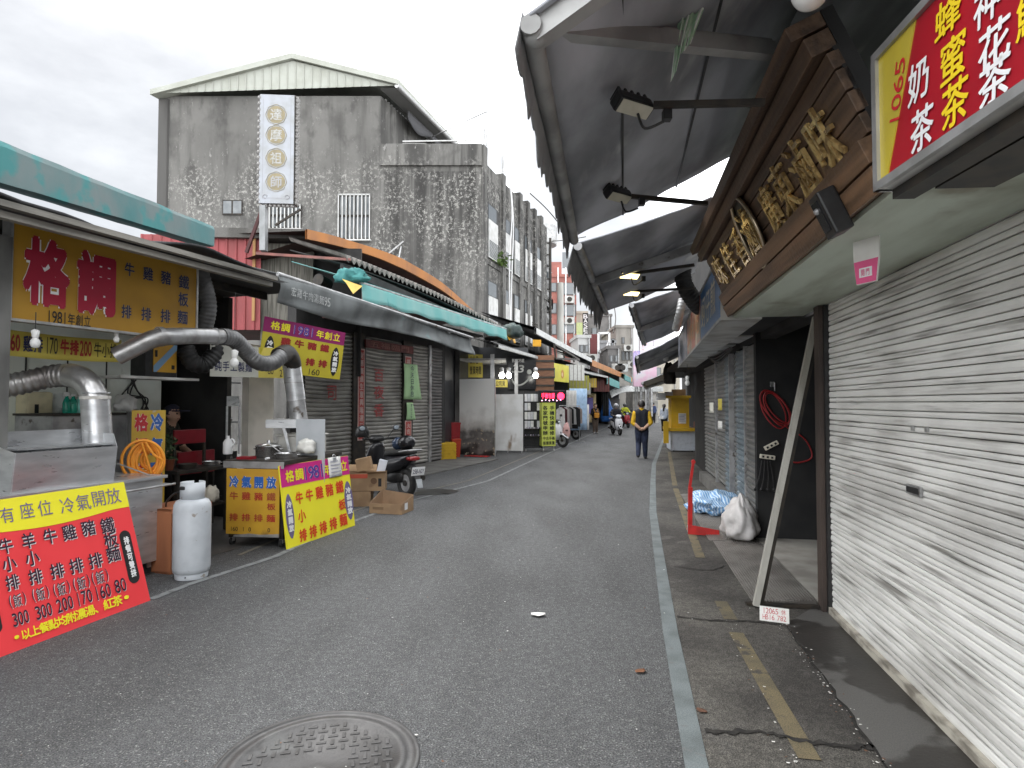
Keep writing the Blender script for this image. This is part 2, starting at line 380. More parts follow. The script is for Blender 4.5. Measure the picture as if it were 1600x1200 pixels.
strip(LK[3:9], .05, .005, mat('worn_ochre_road_paint', (.17, .155, .12), (.12, .115, .10), s=5, rough=.8), 'road_marking', off=-.42)
b = B(RF)
for (x0, y0), (x1, y1) in (((2.12, -.755), (.55, -.81)), ((.28, -.80), (-.15, -.81)), ((-1.6, -.80), (-7, -.62)), ((-7.4, -.6), (-16, -.1))):
    b.add([(x0, y0-.05, .0085), (x0, y0+.05, .0085), (x1, y1+.05, .0085), (x1, y1-.05, .0085)], [(0, 1, 2, 3)], YLINE)
b.done('road_marking', kind='structure')
# cracks and patches in the old pavement
CRK = mat('asphalt_crack_dirt', (.012, .011, .010), (.03, .027, .024), s=20, rough=.95)
def crack(pts, w, fr=RF, z=.0105):
    b = B(fr); pts = spline(pts, 10); P = []
    for i, p in enumerate(pts):
        d = (pts[min(i+1, len(pts)-1)]-pts[max(i-1, 0)]).normalized(); n = Vector((d.y, -d.x, 0)); j = w*(.5+.9*random.random()); k = n*(random.random()-.5)*w*1.2
        P += [p+k-n*j/2+Vector((0, 0, z)), p+k+n*j/2+Vector((0, 0, z))]
    b.add(P, [(2*i, 2*i+1, 2*i+3, 2*i+2) for i in range(len(pts)-1)], CRK); return b.done('pavement_crack', kind='structure')
crack([(.30, -1.20, 0), (.33, -.9, 0), (.30, -.6, 0), (.36, -.40, 0)], .022)
crack([(1.95, -1.2, 0), (1.92, -.9, 0), (1.98, -.62, 0), (1.95, -.42, 0)], .035)
crack([(.36, -.43, 0), (1.1, -.425, 0), (2.1, -.43, 0), (3.4, -.43, 0)], .018)
crack([(-1.2, -1.1, 0), (-1.1, -.8, 0), (-1.3, -.6, 0)], .012)
b = B(); c0 = Vector((-1.42, 11.35, .0075)); b.add([c0]+[c0+Vector(((.38+.25*mnoise.noise((cos(a)*2, sin(a)*2, 3)))*cos(a)*1.0, (.42+.3*mnoise.noise((cos(a)*2, sin(a)*2, 9)))*sin(a), 0)) for a in [2*pi*k/28 for k in range(28)]],
    [(0, 1+k, 1+(k+1) % 28) for k in range(28)], mat('oily_wet_stain', (.030, .028, .026), (.05, .05, .048), s=3, rough=.35)); b.done('road_stain', kind='structure')
# litter
def leaf(p, s, c, name, label):
    b = B(F(p, ang(random.random()*6))); b.grid(lambda u, v: ((u-.5)*s*(1-.6*abs(2*v-1)), (v-.5)*s*1.3, .004+.3*s*(abs(u-.5)+.4*abs(v-.5))), 4, 4, c, t=.001)
    b.done(name, label=label, cat='litter')
LEAFM = mat('dead_leaf', (.20, .085, .04), (.13, .06, .03), s=30, rough=.8)
leaf(G(1001, 1051), .055, LEAFM, 'dead_leaf', 'curled brown leaf on the road beside the bluish line')
leaf(G(1096, 1113), .045, mat('dark_dead_leaf', (.10, .045, .025), rough=.8), 'dead_leaf', 'small dark brown leaf just right of the bluish line')
leaf(G(841, 963), .085, PAPER, 'paper_scrap', 'white scrap of paper lying alone in the middle of the road')
b = B()
for i in range(420):
    x = random.uniform(-4, 3.2); y = random.uniform(2.2, 14)
    if i > 230: q_ = RF.w(random.uniform(.3, 3.2), -.44+random.gauss(0, .03)+random.choice((0, 0, 0, -.4)), 0); x, y = q_.x, q_.y
    s = random.choice((.004, .005, .006, .009)); a = random.random()*3
    p = Vector((x, y, .0105)); e = Vector((cos(a), sin(a), 0))*s; q = Vector((-e.y, e.x, 0))*.6
    if RF.l(p).y > -.05: continue
    b.add([p-e-q, p+e-q*.6, p+e*.7+q, p-e*.5+q], [(0, 1, 2, 3)], PAPER if i % 3 else LEAFM)
b.done('street_litter_crumbs', label='tiny pale crumbs of litter strewn over the road', cat='litter', kind='stuff')

# manhole cover
MH = mat('worn_cast_iron', (.085, .083, .083), (.055, .053, .052), s=5, rough=.5, metal=.35, bump=.15, bs=90, c3=(.10, .10, .098), s3=3.5, t3=.55, w3=.08)
mc = G(497, 1192); b = B(F(mc, (1, .22, 0)))
R = .405
b.lathe([(0, .004), (R-.045, .004), (R-.04, .011), (R-.008, .011), (R-.004, .003), (R+.035, .003), (R+.037, .009), (R+.055, .009), (R+.06, .0)], MH, n=64)
for i in range(-7, 8):
    for j in range(-7, 8):
        x, y = i*.052, j*.052
        if x*x+y*y > (R-.075)**2 or (abs(x+.05) < .20 and abs(y+.06) < .12): continue
        w, h = (.023, .008) if (i+j) % 2 else (.008, .023)
        b.box(x-w, x+w, y-h, y+h, .003, .0085, MH, bev=.002)
b.done('manhole_cover', label='round cast iron manhole cover with a basket-weave tread in the road', cat='manhole cover')

# ------------------------------------------------------------------ the right-hand shop with the big shutter
shop = thing('shop_building', 'shop with a big pale roller shutter and a black open doorway', 'shop', RF)
SHUT = mat('pale_shutter_paint', (.84, .835, .80), (.56, .55, .52), s=1.1, det=9, st=(1, 1, 2.2), lo=.38, hi=.72, rough=.5, c3=(.25, .24, .22), s3=3.0, t3=.50, w3=.24, st3=(.45, 1, 8), bump=.08, bs=15)
b = B(RF); z = .06; zz = []
x0, x1 = .02, 6.2
prof = []
while z < 2.40:
    prof += [(.004, z), (.0, z+.004), (-.003, z+.020), (.0, z+.040), (.006, z+.0465), (.050, z+.047), (.050, z+.0525), (.003, z+.053), (.0, z+.066), (.003, z+.0805), (.050, z+.081), (.050, z+.0855)]; z += .086
def wav(x, zz): return .008*mnoise.noise((x*.7, zz*.6, 2))
nx = 24; vs = []; 
for k in range(nx+1):
    xx = x0+(x1-x0)*k/nx; vs += [(xx, y+wav(xx, zz), zz) for y, zz in prof]
q = len(prof); b.add(vs, [(k*q+i, (k+1)*q+i, (k+1)*q+i+1, k*q+i+1) for k in range(nx) for i in range(q-1)], SHUT)
shutter = b.done('roller_shutter', shop, label='big pale grimy roller shutter with a letter slot')
b = B(RF); h = RF.hit(1430, 766)
b.box(h.x-.085, h.x+.085, -.014, .004, h.z-.028, h.z+.028, STEELD, bev=.004).box(h.x-.07, h.x+.07, -.0165, -.012, h.z-.016, h.z+.016, BLACKP); b.done('letter_slot', shutter)
b = B(RF); b.box(x0, x1, -.03, .02, .012, .062, mat('pale_worn_bottom_rail', (.50, .47, .40), (.20, .18, .15), s=6, st=(1, 1, 3), rough=.55)); b.done('bottom_rail', shutter)
b = B(RF)
for i, (px, py) in enumerate(((1428, 669), (1450, 671))):
    h = RF.hit(px, py); b.box(h.x-.012, h.x+.012, -.012, 0, h.z-.014, h.z+.014, STEELD)
b.done('lock', shutter)
GR = mat('shutter_grime', (.16, .15, .135), (.30, .285, .25), s=12, det=6, st=(1, 1, 2), rough=.7)
b = B(RF); b.box(-.015, .022, -.03, .06, 0, 2.43, BLACKP); b.done('guide_rail', shop)
POSTM = mat('rusty_brown_post', (.075, .055, .045), (.035, .026, .022), s=4, st=(1, 1, .3), rough=.7, bump=.2)
b = B(RF); b.box(-.14, -.018, -.06, .10, 0, 2.43, POSTM).box(-.27, -.142, -.02, .12, .0, 2.42, IRON); b.done('post', shop)
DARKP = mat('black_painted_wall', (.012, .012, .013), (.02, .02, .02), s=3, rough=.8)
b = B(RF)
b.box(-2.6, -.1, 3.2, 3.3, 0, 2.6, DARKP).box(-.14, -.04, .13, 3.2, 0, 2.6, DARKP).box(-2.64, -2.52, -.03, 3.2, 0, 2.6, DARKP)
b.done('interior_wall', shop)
b = B(RF); b.box(-2.52, -.14, -.05, 3.2, .012, .05, mat('doorway_floor', (.38, .365, .33), (.25, .235, .21), s=2.5, det=8, rough=.75, bump=.1)); b.done('floor', shop)
SOFF = mat('pale_green_soffit', (.58, .64, .55), (.38, .41, .33), s=1.5, det=8, st=(.6, 2.4, 1), rough=.75, c3=(.25, .23, .17), s3=2, t3=.58, w3=.2)
b = B(RF); b.box(-.66, 6.2, -.6, .0, 2.435, 2.46, SOFF); b.done('soffit', shop)
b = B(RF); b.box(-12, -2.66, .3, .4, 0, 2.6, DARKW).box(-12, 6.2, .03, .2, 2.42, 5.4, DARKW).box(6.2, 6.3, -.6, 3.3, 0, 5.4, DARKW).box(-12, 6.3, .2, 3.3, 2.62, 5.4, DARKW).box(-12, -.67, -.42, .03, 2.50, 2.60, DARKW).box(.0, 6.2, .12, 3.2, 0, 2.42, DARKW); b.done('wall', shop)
# side shutters beyond the doorway
SIDE = mat('grey_side_shutter', (.20, .20, .19), (.13, .13, .125), s=2, st=(1, 1, 4), rough=.5); SIDEB = mat('bluish_side_shutter', (.20, .25, .28), (.13, .16, .18), s=2, st=(1, 1, 4), rough=.5, c3=(.36, .40, .42), s3=2.5, t3=.62, w3=.03, st3=(1, 1, 8))
for i, (xa, xb, yy) in enumerate(((-3.42, -2.70, .02), (-4.2, -3.48, .03), (-4.68, -4.26, .08), (-5.28, -4.74, .04), (-6.55, -5.35, .10), (-8.3, -6.62, .10))):
    b = B(RF); z = .24; prof = []
    while z < 2.40: prof += [(yy+.012, z), (yy-.006, z+.02), (yy-.004, z+.05), (yy+.018, z+.058)]; z += .075
    q = len(prof); b.add([(x, y, z) for x in (xa, xb) for y, z in prof], [(k, q+k, q+k+1, k+1) for k in range(q-1)], (SIDE, SIDEB)[i in (1, 3)])
    o = b.done('side_shutter', shop, label=('grey', 'bluish')[i in (1, 3)]+' shutter leaf beyond the doorway')
    b = B(RF); b.box(xb+.0, xb+.05, yy-.03, yy+.05, .2, 2.42, STEELD); b.done('shutter_post', o)
b = B(RF); b.box(-8.4, -2.65, -.02, .5, .0, .2, CONC); b.done('step', shop)
b = B(RF)
for x in (-3.2, -4.4, -5.6): b.box(x-.5, x+.4, -.3, -.0, 2.485, 2.50, WHITEP)
b.done('ceiling_board', shop)
# hanging cables under the ceiling
b = B(RF)
for k in range(4):
    a = RF.hit(1090+3*k, 548, -.1-.05*k); c = RF.hit(1140+2*k, 543, -.1); m = (a+c)/2-Vector((0, 0, .13+.03*k)); b.tube(spline([a, m, c], 8), .008, BLACKP, n=6)
b.done('hanging_cables', label='loop of black cables sagging under the ceiling beyond the doorway', cat='cable')

# ridged metal ramp plates
RIDGE = mat('dusty_ridged_steel', (.19, .18, .165), (.12, .11, .10), s=3, det=8, rough=.55, metal=.3)
def ramp_plate(x0, x1, y0, y1, label):
    b = B(RF); n = int((y1-y0)/.022); P = []
    for i in range(n):
        ya = y0+(y1-y0)*i/n; d = (y1-y0)/n; f = i/n
        P += [(ya, .012+.040*f), (ya+d*.25, .021+.040*f), (ya+d*.55, .021+.040*f), (ya+d*.8, .012+.04*f)]
    q = len(P); b.add([(x, y, z) for x in (x0, x1) for y, z in P]+[(x0, y1, .012), (x1, y1, .012), (x0, y0, .004), (x1, y0, .004)], [(k, q+k, q+k+1, k+1) for k in range(q-1)]+[tuple(range(q-1, -1, -1))+(2*q+2, 2*q)[::1], tuple(range(q, 2*q))+(2*q+1, 2*q+3)], RIDGE)
    return b.done('ramp_plate', label=label, cat='metal plate', group='ridged steel plates at the doorway')
ramp_plate(-2.4, -.16, -.56, -.06, 'ridged steel ramp plate before the open doorway under the white sack')
ramp_plate(-6.2, -2.43, -.60, -.06, 'ridged steel ramp plate beyond the blue striped bag')

# leaning beam and threshold
a = G(1181, 950); c = RF.w(*RF.hit(1277, 484, -.02)); b = B(); dv = (c-a); 
BEAM = mat('weathered_pale_beam', (.42, .41, .37), (.20, .19, .16), s=5, st=(1, 1, .25), rough=.7, bump=.2, bs=50)
b.bar(a+Vector((0, 0, .02)), a+dv*.975, .05, .045, BEAM, up=RF.w(0, 1, 0)-RF.w(0, 0, 0)); 
b.bar(a+Vector((.04, .02, .02)), a+dv*.975+Vector((.04, .02, 0)), .022, .05, IRON, up=RF.w(0, 1, 0)-RF.w(0, 0, 0)); bm_ = b.done('leaning_beam', label='weathered pale beam leaning across the dark doorway', cat='beam')
b = B(RF); b.box(-.13, -.075, -.62, -.02, .008, .03, IRON); b.done('threshold_bar', label='dark iron bar on the ground between beam foot and post', cat='bar')

# things in the doorway
RH = mat('red_hose_rubber', (.30, .018, .02), rough=.4)
hc = RF.w(*hitx(RF, 1208, 640, -2.48)); X, Zv = RF.w(0, 1, 0)-RF.w(0, 0, 0), Vector((0, 0, 1)); b = B()
for k, (r, dx, dz, e) in enumerate(((.19, 0, 0, .75), (.16, .02, .03, 1.05), (.13, .05, .02, 1.1), (.17, .03, .01, .85))):
    b.tube([hc+X*(dx+r*cos(t)*e)+Zv*(dz+r*sin(t)-.12*cos(t))+(RF.w(1, 0, 0)-RF.w(0, 0, 0))*(.012*k+.01*sin(3*t)) for t in [2*pi*i/28 for i in range(28)]], .0085, RH, n=7, closed=True)
b.tube(spline([hc+X*.14+Zv*-.2, hc+X*.35+Zv*-.35, hc+X*.42+Zv*-.55, hc+X*.28+Zv*-.62, hc+X*.10+Zv*-.60], 8), .0085, RH, n=7)
b.done('hose_coil', label='thin red hose coiled on a hook in the dark doorway', cat='hose')
b = B(); b.tube([hc+Zv*.22+X*.02, hc+Zv*.32+X*.02], .008, STEELD); b.box(hc.x-.02, hc.x+.02, hc.y, hc.y+.03, hc.z+.27, hc.z+.33, STEELD); b.done('wall_hook', label='small steel hook holding the red hose coil', cat='hook')
for i, (px, py, rl) in enumerate(((1205, 696, -.5), (1199, 714, .12))):
    p = hitx(RF, px, py, -2.46); fr = F(RF.w(*p), X).sub(0, 0, 0, roll=rl); b = B(fr)
    b.box(-.085, .085, -.02, .02, -.025, .025, flat('#d8d2c2'), bev=.008); r = b.done('power_strip', label=('tilted beige socket box hanging under the red hose', 'white socket strip hanging level above black plugs')[i], cat='power strip')
    b = B(fr)
    for k in (-.05, 0, .05): b.box(k-.012, k+.012, -.024, -.018, -.012, .012, BLACKP)
    b.done('socket', r)
b = B(); p = RF.w(*hitx(RF, 1199, 720, -2.46))
for k in range(4): b.tube(spline([p+X*(.03*k-.06), p+X*(.05*k-.09)-Zv*.18, p+X*(.07*k-.14)-Zv*.33], 6), .008, BLACKP, n=6); b.ball(p+X*(.07*k-.14)-Zv*.34, .02, BLACKP, n=5)
b.done('power_cables', label='black plugs and cables dangling below the socket strip', cat='cable')
p = G(1262, 838, .05); fr = F(p, X); t = thing('camping_lantern', 'dark red lantern with a steel cap on the doorway floor', 'lantern', fr)
b = B(fr); b.lathe([(.075, 0), (.095, .02), (.095, .06), (.07, .085), (.035, .10)], flat('#5a1516', rough=.3)); b.done('base', t)
b = B(fr); b.lathe([(.034, .10), (.045, .13), (.045, .17), (.034, .19)], STEEL); b.done('collar', t)
b = B(fr); b.lathe([(.04, .19), (.04, .26), (.055, .29), (.085, .295), (.085, .31), (.0, .318)], IRON); b.done('cap', t)
b = B(fr); b.box(-.21, -.13, -.04, .05, 0, .075, flat('#4a1214', rough=.35), bev=.02).box(.09, .17, -.04, .06, 0, .12, flat('#4a1214', rough=.35), bev=.02); b.done('battery_pack', t)

# fallen paper notice
p = G(1187, 970); q = G(1232, 975); fr = F(p+Vector((0, 0, .013)), q-p, Vector((0, .35, .94))); fr = F(G(1187, 969, .012), G(1233, 975, .012)-G(1187, 969, .012), (0, .45, 1))
L = (G(1233, 975)-G(1187, 969)).length; b = B(fr); b.box(0, L, -.003, .003, 0, .105, PAPER); pn = b.done('paper_notice', label='small white handwritten notice propped at the foot of the leaning beam', cat='notice')
b = B(fr); PK = flat('#c05a60'); b.text('12065 休', .02, L-.02, .055, .095, PK, y=-.005, off=0).text('HB16 782', .02, L-.02, .012, .048, PK, y=-.005, off=0); b.done('lettering', pn)

# red upright trolley
p = G(1078, 833, .009); fr = F(p, -ang(TH)); b = B(); t = thing('hand_truck', 'narrow red steel trolley standing upright on the pavement', 'hand truck', fr)
X1 = RF.w(1, 0, 0)-RF.w(0, 0, 0); Y1 = RF.w(0, 1, 0)-RF.w(0, 0, 0)
b.bar(p+Zv*.03, p+Zv*.58+Y1*.01, .05, .07, REDSTEEL, up=X1); b.bar(p+Zv*.56, p+Zv*.90+Y1*.05, .032, .03, REDSTEEL, up=X1); b.disc(p+Zv*.90+Y1*.05, X1, .025, .05, REDSTEEL); b.done('upright', t)
b = B(); b.quad(p+X1*.06+Zv*.03-Y1*.03, p+X1*.10+Y1*.34+Zv*.02, p-X1*.10+Y1*.36+Zv*.02, p-X1*.10-Y1*.03+Zv*.03, REDSTEEL, t=.012); b.quad(p+X1*.06+Zv*.0-Y1*.03, p+X1*.10+Y1*.34, p+X1*.10+Y1*.34+Zv*.07, p+X1*.06+Zv*.12-Y1*.03, REDSTEEL, t=.01); b.done('toe_plate', t)
b = B(); b.disc(p+X1*.0+Zv*.055-Y1*.02, Y1, .045, .02, STEELD); b.done('wheel', t)
b = B(); b.bar(p+Zv*.10+Y1*.06, p+Zv*.38+Y1*.03, .02, .012, STEELD, up=X1); b.done('spring_rod', t)

# blue striped bundle and white sack
STR = bpy.data.materials.new('blue_striped_plastic'); STR.use_nodes = True; n_, l_ = STR.node_tree.nodes, STR.node_tree.links
tc = n_.new('ShaderNodeTexCoord'); wv = n_.new('ShaderNodeTexWave'); wv.inputs['Scale'].default_value = 9; wv.inputs['Distortion'].default_value = 1.5; rp = n_.new('ShaderNodeValToRGB'); rp.color_ramp.interpolation = 'CONSTANT'
rp.color_ramp.elements[0].color = (*lin('#6f9fcf'), 1); rp.color_ramp.elements[1].color = (*lin('#c9dcec'), 1); rp.color_ramp.elements[1].position = .62
l_.new(tc.outputs['Object'], wv.inputs['Vector']); l_.new(wv.outputs['Color'], rp.inputs[0]); l_.new(rp.outputs[0], n_['Principled BSDF'].inputs['Base Color']); n_['Principled BSDF'].inputs['Roughness'].default_value = .4
def crumple(b, c, rx, ry, rz, mt, seed, amp=.2, fr=None, n=22, top=None):
    vs = []; M = 2*n
    for i in range(n+1):
        for k in range(M):
            th_, ph = pi*i/n, 2*pi*k/M; d = Vector((sin(th_)*cos(ph), sin(th_)*sin(ph), cos(th_)))
            r = 1+amp*(mnoise.noise(d*2.1+Vector((seed, 0, 0)))+.6*abs(mnoise.noise(d*4.3+Vector((0, seed, 0))))+.3*mnoise.noise(d*9+Vector((0, 0, seed))))
            p = Vector((d.x*rx*r, d.y*ry*r, d.z*rz*r)); 
            if top: p = top(p, d)
            p.z = max(p.z, -rz*.62); vs.append(Vector(c)+p)
    b.add(vs, [(i*M+k, (i+1)*M+k, (i+1)*M+(k+1) % M, i*M+(k+1) % M) for i in range(n) for k in range(M)], mt, True)
b = B(RF); p = RF.l(G(1118, 800)); crumple(b, (p.x+.0, p.y-.02, .12), .54, .34, .18, STR, 3.1, .5)
t = b.done('striped_bag', label='crumpled blue and white striped plastic bag lying behind the red trolley', cat='plastic bag')
b = B(RF); b.tube([(p.x+.22, p.y+.02, .15), (p.x+.30, p.y+.05, .16)], .095, BLACKP, n=14); b.tube(arc((p.x+.31, p.y+.05, .16), .06, 0, 5.5, 16, (0, 1, 0), (0, 0, 1)), .012, WHI, n=6); b.done('rolled_content', t)
SACK = mat('white_woven_sack', (.66, .64, .63), (.54, .52, .51), s=9, rough=.55, bump=.25, bs=18)
b = B(RF); p = RF.l(G(1156, 848)); p.y += .02
def stop(q, d):
    f = max(0, d.z); q.x += .05*f; q.x *= 1-.30*f**3; q.y *= 1-.45*f**2; q.z += .05*f**3; return q
crumple(b, (p.x-.10, p.y, .22), .33, .20, .265, SACK, 8.3, .26, top=stop); t = b.done('white_sack', label='full white plastic sack on the ridged plate beside the leaning beam', cat='sack')
# end of right-hand ground things
# ------------------------------------------------------------------ wooden shop sign with gilt letters
far = RF.hit(1145, 492, -.6); tp = hitx(RF, 1092, 383, far.x)
up = RF.w(*tp)-RF.w(*far); TF = F(RF.w(*far), -ang(TH), up); TH_ = up.length; NEAR = TF.hit(1400, 290).x
sign = thing('wooden_shop_sign', 'long dark wooden sign board with carved gilt characters above the shutter', 'sign', TF)
rows = [(.0, .135, -.05, WOODL), (.15, .285, -.045, WOODL), (.30, .41, .0, WOOD), (.42, .54, .0, WOOD), (.55, .67, .0, WOOD), (.68, .775, .0, WOOD), (.79, .90, -.05, WOOD), (.915, 1.0, -.09, WOOD)]
for a, c, y, mt in rows:
    b = B(TF); b.box(-.01*(a > .29), NEAR, y, .05, a*TH_, c*TH_, mt, bev=.004); b.done('plank', sign)
b = B(TF); b.box(.0, NEAR, .052, .10, 0, TH_, DARKW).box(0, NEAR, .03, .052, .27*TH_, .8*TH_, DARKW); b.done('backing', sign)
chars = [('味', 1128, 421), ('佳', 1144, 404), ('香', 1161, 383), ('廣', 1210, 322), ('東', 1230, 291), ('滷', 1259, 258), ('味', 1293, 213)]
b = B(TF)
for ch, px, py in chars:
    h = TF.hit(px, py); cw = .165 if h.x < 1.6 else .125; b._ch(ch, h.x-cw, h.x+cw, h.z-.145, h.z+.145, GOLD, -.006, .0, .018, -.12)
h = TF.hit(1177, 359); b._ch('滷', h.x-.14, h.x+.14, h.z-.165, h.z+.165, GOLD, -.022, .0, .018, -.05); ly = b.done('lettering', sign)
b = B(TF); oc = Vector((h.x, -.02, h.z)); b.tube([oc+Vector((.20*cos(t), -.012, .255*sin(t))) for t in [2*pi*k/40 for k in range(40)]], .013, mat('pale_gilt_rim', (.6, .5, .36), rough=.3, metal=.9), n=8, closed=True)
b.add([oc+Vector((.195*cos(t), 0, .25*sin(t))) for t in [2*pi*k/40 for k in range(40)]], [tuple(range(40))], mat('black_lacquer', (.012, .011, .010), rough=.3)); b.done('medallion', sign)
# side cheek of the sign and black camera box on it
h = TF.hit(1330, 318); b = B(TF); b.box(h.x-.06, h.x+.06, -.13, -.05, h.z-.10, h.z+.10, BLACKP, bev=.01); t = b.done('spotlight_box', label='black box lamp fixed on the lower planks of the wooden sign', cat='lamp')
b = B(TF); b.box(h.x-.035, h.x+.035, -.136, -.128, h.z-.07, h.z+.07, BLACKG).ball((h.x, -.137, h.z+.03), .015, STEELD, n=6); b.done('lens', t)

# hanging tag
h = RF.hit(1353, 400, -.45); fr = RF.sub(h.x, h.y, h.z, rot=.5); b = B(fr)
tagp = [(-.055, -.13), (.055, -.13), (.07, -.02), (.072, .08), (.055, .115), (.0, .125), (-.055, .115), (-.072, .08), (-.07, -.02)]
b.prism(tagp, 0, .008, PAPER); t = b.done('hanging_tag', label='white and pink plastic tag hanging from the edge of the wooden sign', cat='tag')
b = B(fr); PINK = mat('pink_ink', (.75, .10, .26), rough=.4); b.prism([(-.053, -.127), (.053, -.127), (.066, -.02), (-.066, -.02)], -.003, -.0005, PINK).box(-.035, .035, -.0055, -.0035, -.10, -.055, WHI).text('開', -.025, -.002, -.095, -.06, PINK, y=-.0065).text('門', .002, .025, -.095, -.06, PINK, y=-.0065); b.done('print', t)
b = B(fr); b.tube(spline([(-.05, .004, .11), (-.04, .01, .16), (-.06, .02, .21)], 5), .004, IRON, n=5).tube(spline([(.05, .004, .11), (.07, .01, .16), (.05, .02, .23)], 5), .004, IRON, n=5); b.done('wire_hook', t)

# red tea sign
o = D(1375, 299, 2.05); d = ray(1600, 150); e = CAM+d*((o.z-HC)/d.z); RS = F(o, e-o); HS = RS.hit(1365, 92).z
t = thing('tea_shop_sign', 'red and yellow light box tea sign jutting out above the wooden sign', 'sign', RS)
LS = 2.0
b = B(RS); b.box(0, LS, .0, .14, 0, HS, WHITEP); b.done('box', t)
b = B(RS)
for z0, z1 in ((-.0, .028), (HS-.028, HS)): b.box(-.01, LS, -.018, .0, z0, z1, ALU)
b.box(-.01, .018, -.018, .15, -.0, HS, ALU); b.done('frame', t)
SR = mat('sign_red', (.40, .012, .022), (.33, .010, .02), s=3, rough=.35); SY = mat('sign_yellow', (.58, .46, .04), (.48, .38, .05), s=3, rough=.35)
b = B(RS); b.box(.018, LS, -.003, .0, .028, HS-.028, SR); k = RS.hit(1377, 283).x; b.prism([(.018, .028), (.06, .028), (.235, HS-.028), (.018, HS-.028)], -.006, -.0031, SY); b.done('face', t)
b = B(RS)
def pxch(fr, ch, x0, y0, x1, y1, mt, y=-.008, off=.02, skew=.08, dep=0):
    a = fr.hit(x0, (y0+y1)/2); c = fr.hit(x1, (y0+y1)/2); m = fr.hit((x0+x1)/2, y0); n = fr.hit((x0+x1)/2, y1)
    b._ch(ch, a.x, c.x, n.z, m.z, mt, y, off, dep, skew)
for ch, x0, y0, x1, y1, mt in (('奶', 1421, 92, 1456, 160, WHI), ('茶', 1425, 166, 1462, 236, WHI), ('蜂', 1463, -8, 1506, 56, YEL), ('蜜', 1470, 55, 1514, 128, YEL), ('茶', 1473, 124, 1517, 198, YEL),
        ('神', 1524, -34, 1570, 38, WHI), ('花', 1530, 33, 1584, 106, WHI), ('茶', 1531, 90, 1584, 162, WHI), ('鮮', 1590, -30, 1650, 50, YEL)): pxch(RS, ch, x0, y0, x1, y1, mt)
rr = RS.sub(.105, 0, .17, roll=-pi/2+.25); b.M = rr.M; b.text('1065', 0, .21, -.028, .028, REDP, y=-.0085, off=.006)
b.done('lettering', t)
b = B(RS); b.box(.02, LS, .03, .10, -.035, -.003, IRON).box(.1, LS, .12, .3, -.03, -.01, IRON); b.done('bracket', t)

# round white lamp at the top of the frame
p = D(1266, -14, 1.9); b = B(); b.ball(p, .058, OFFB, n=14); t = b.done('globe_lamp', label='white globe lamp under the awning at the top of the view', cat='lamp')
b = B(); b.tube([p+Zv*.05, p+Zv*.16], .03, ALU); b.done('holder', t)

# ------------------------------------------------------------------ awnings on the right
def awning(label, no, fo, ni, fi, drop=.2, out=.1, arms=((.12,), (.85,)), group='dark canvas awnings over the right-hand shops', sc=9, name='awning', fab=TARP, val=TARPV, r=.035, sag=.05, wav=.02, barm=STEELD):
    no, fo, ni, fi = map(Vector, (no, fo, ni, fi)); t = thing(name, label, 'awning', loc=(no+fo+ni+fi)/4, group=group)
    def fn(u, v):
        p = (no*(1-u)+fo*u)*(1-v)+(ni*(1-u)+fi*u)*v; s = sag*4*v*(1-v); p.z -= s*(.6+.4*sin(u*9)); p.z += wav*mnoise.noise((u*5, v*4, no.x)); return p
    b = B(); b.grid(fn, 24, 10, fab, t=.012); b.done('canopy', t)
    od = ((no-ni)+(fo-fi)); od.z = 0; od.normalize(); seed = random.random()*9
    def vf(u, v):
        p = no*(1-u)+fo*u; h = drop*(.75+.25*abs(sin(u*sc*pi)))*(1+.35*mnoise.noise((u*7, seed, 0))+.35*(mnoise.noise((u*24, seed, 3)) > .25)); return p+od*(.004+out*v)-Vector((0, 0, h*v-.01))
    b = B(); b.grid(vf, 72, 4, val, t=.006); b.done('valance', t)
    b = B(); b.tube([no-Vector((0, 0, .03))-od*.02, fo-Vector((0, 0, .03))-od*.02], r, barm, n=12); b.done('front_bar', t)
    for a in arms:
        u = a[0]; b = B(); p, q = fn(u, .03), fn(u, .97); p.z -= .06; q.z -= .09; b.bar(p, q, .06, .075, barm); b.ball(p, .045, barm, n=7); b.done('arm', t)
    return t
dr = ang(TH); fo1 = D(893, 370, 4.6); fi1 = D(1145, 240, 4.35); back = dr*-4.3; bko = ang(atan(148/950.0))*-2.68; bki = dr*-2.9
awning('biggest dark canvas awning with torn valance and a pale steel arm overhead', fo1+bko, fo1, fi1+bki, fi1, drop=.17, out=.025, arms=((.02,),), sc=14, sag=.02, barm=mat('pale_awning_arm', (.40, .40, .39), (.24, .24, .235), s=4, rough=.5, metal=.3))
t1 = [o for o in bpy.data.objects if o.name.startswith('awning') and o.parent is None][0]
b = B(); w0, w1 = RF.l(fi1+back), RF.l(fi1); b.quad(fi1+back, fi1, RF.w(w1.x, .03, 3.75), RF.w(w0.x, .03, 3.75), TARP, t=.01); b.quad(fi1+back, fi1+back+Vector((0, 0, .0))-dr*.01, RF.w(w0.x, .03, 2.6), RF.w(w0.x, .03, 3.75), TARP); b.done('added_light_flap', t1)  # flap added between awning and wall to keep skylight out of the gap
PA = mat('pale_awning_arm', (.5, .5, .5)); b = B(); b.bar(D(842, 42, 2.1), D(1205, 80, 2.6), .055, .06, PA); b.bar(D(842, 36, 2.1), D(1205, 74, 2.6), .02, .065, PA); b.ball(D(846, 44, 2.08), .05, STEELD, n=8); b.done('arm', t1)
b = B()
for f_ in (.33, .66):
    b.bar(fo1.lerp(fi1, f_)+bki-Zv*.035, fo1.lerp(fi1, f_)-Zv*.035, .012, .006, BLACKP)
b.done('seam', t1)
A2 = (D(899, 379, 4.85), D(945, 486, 8.5), D(1112, 305, 4.6), D(1086, 424, 8.2))
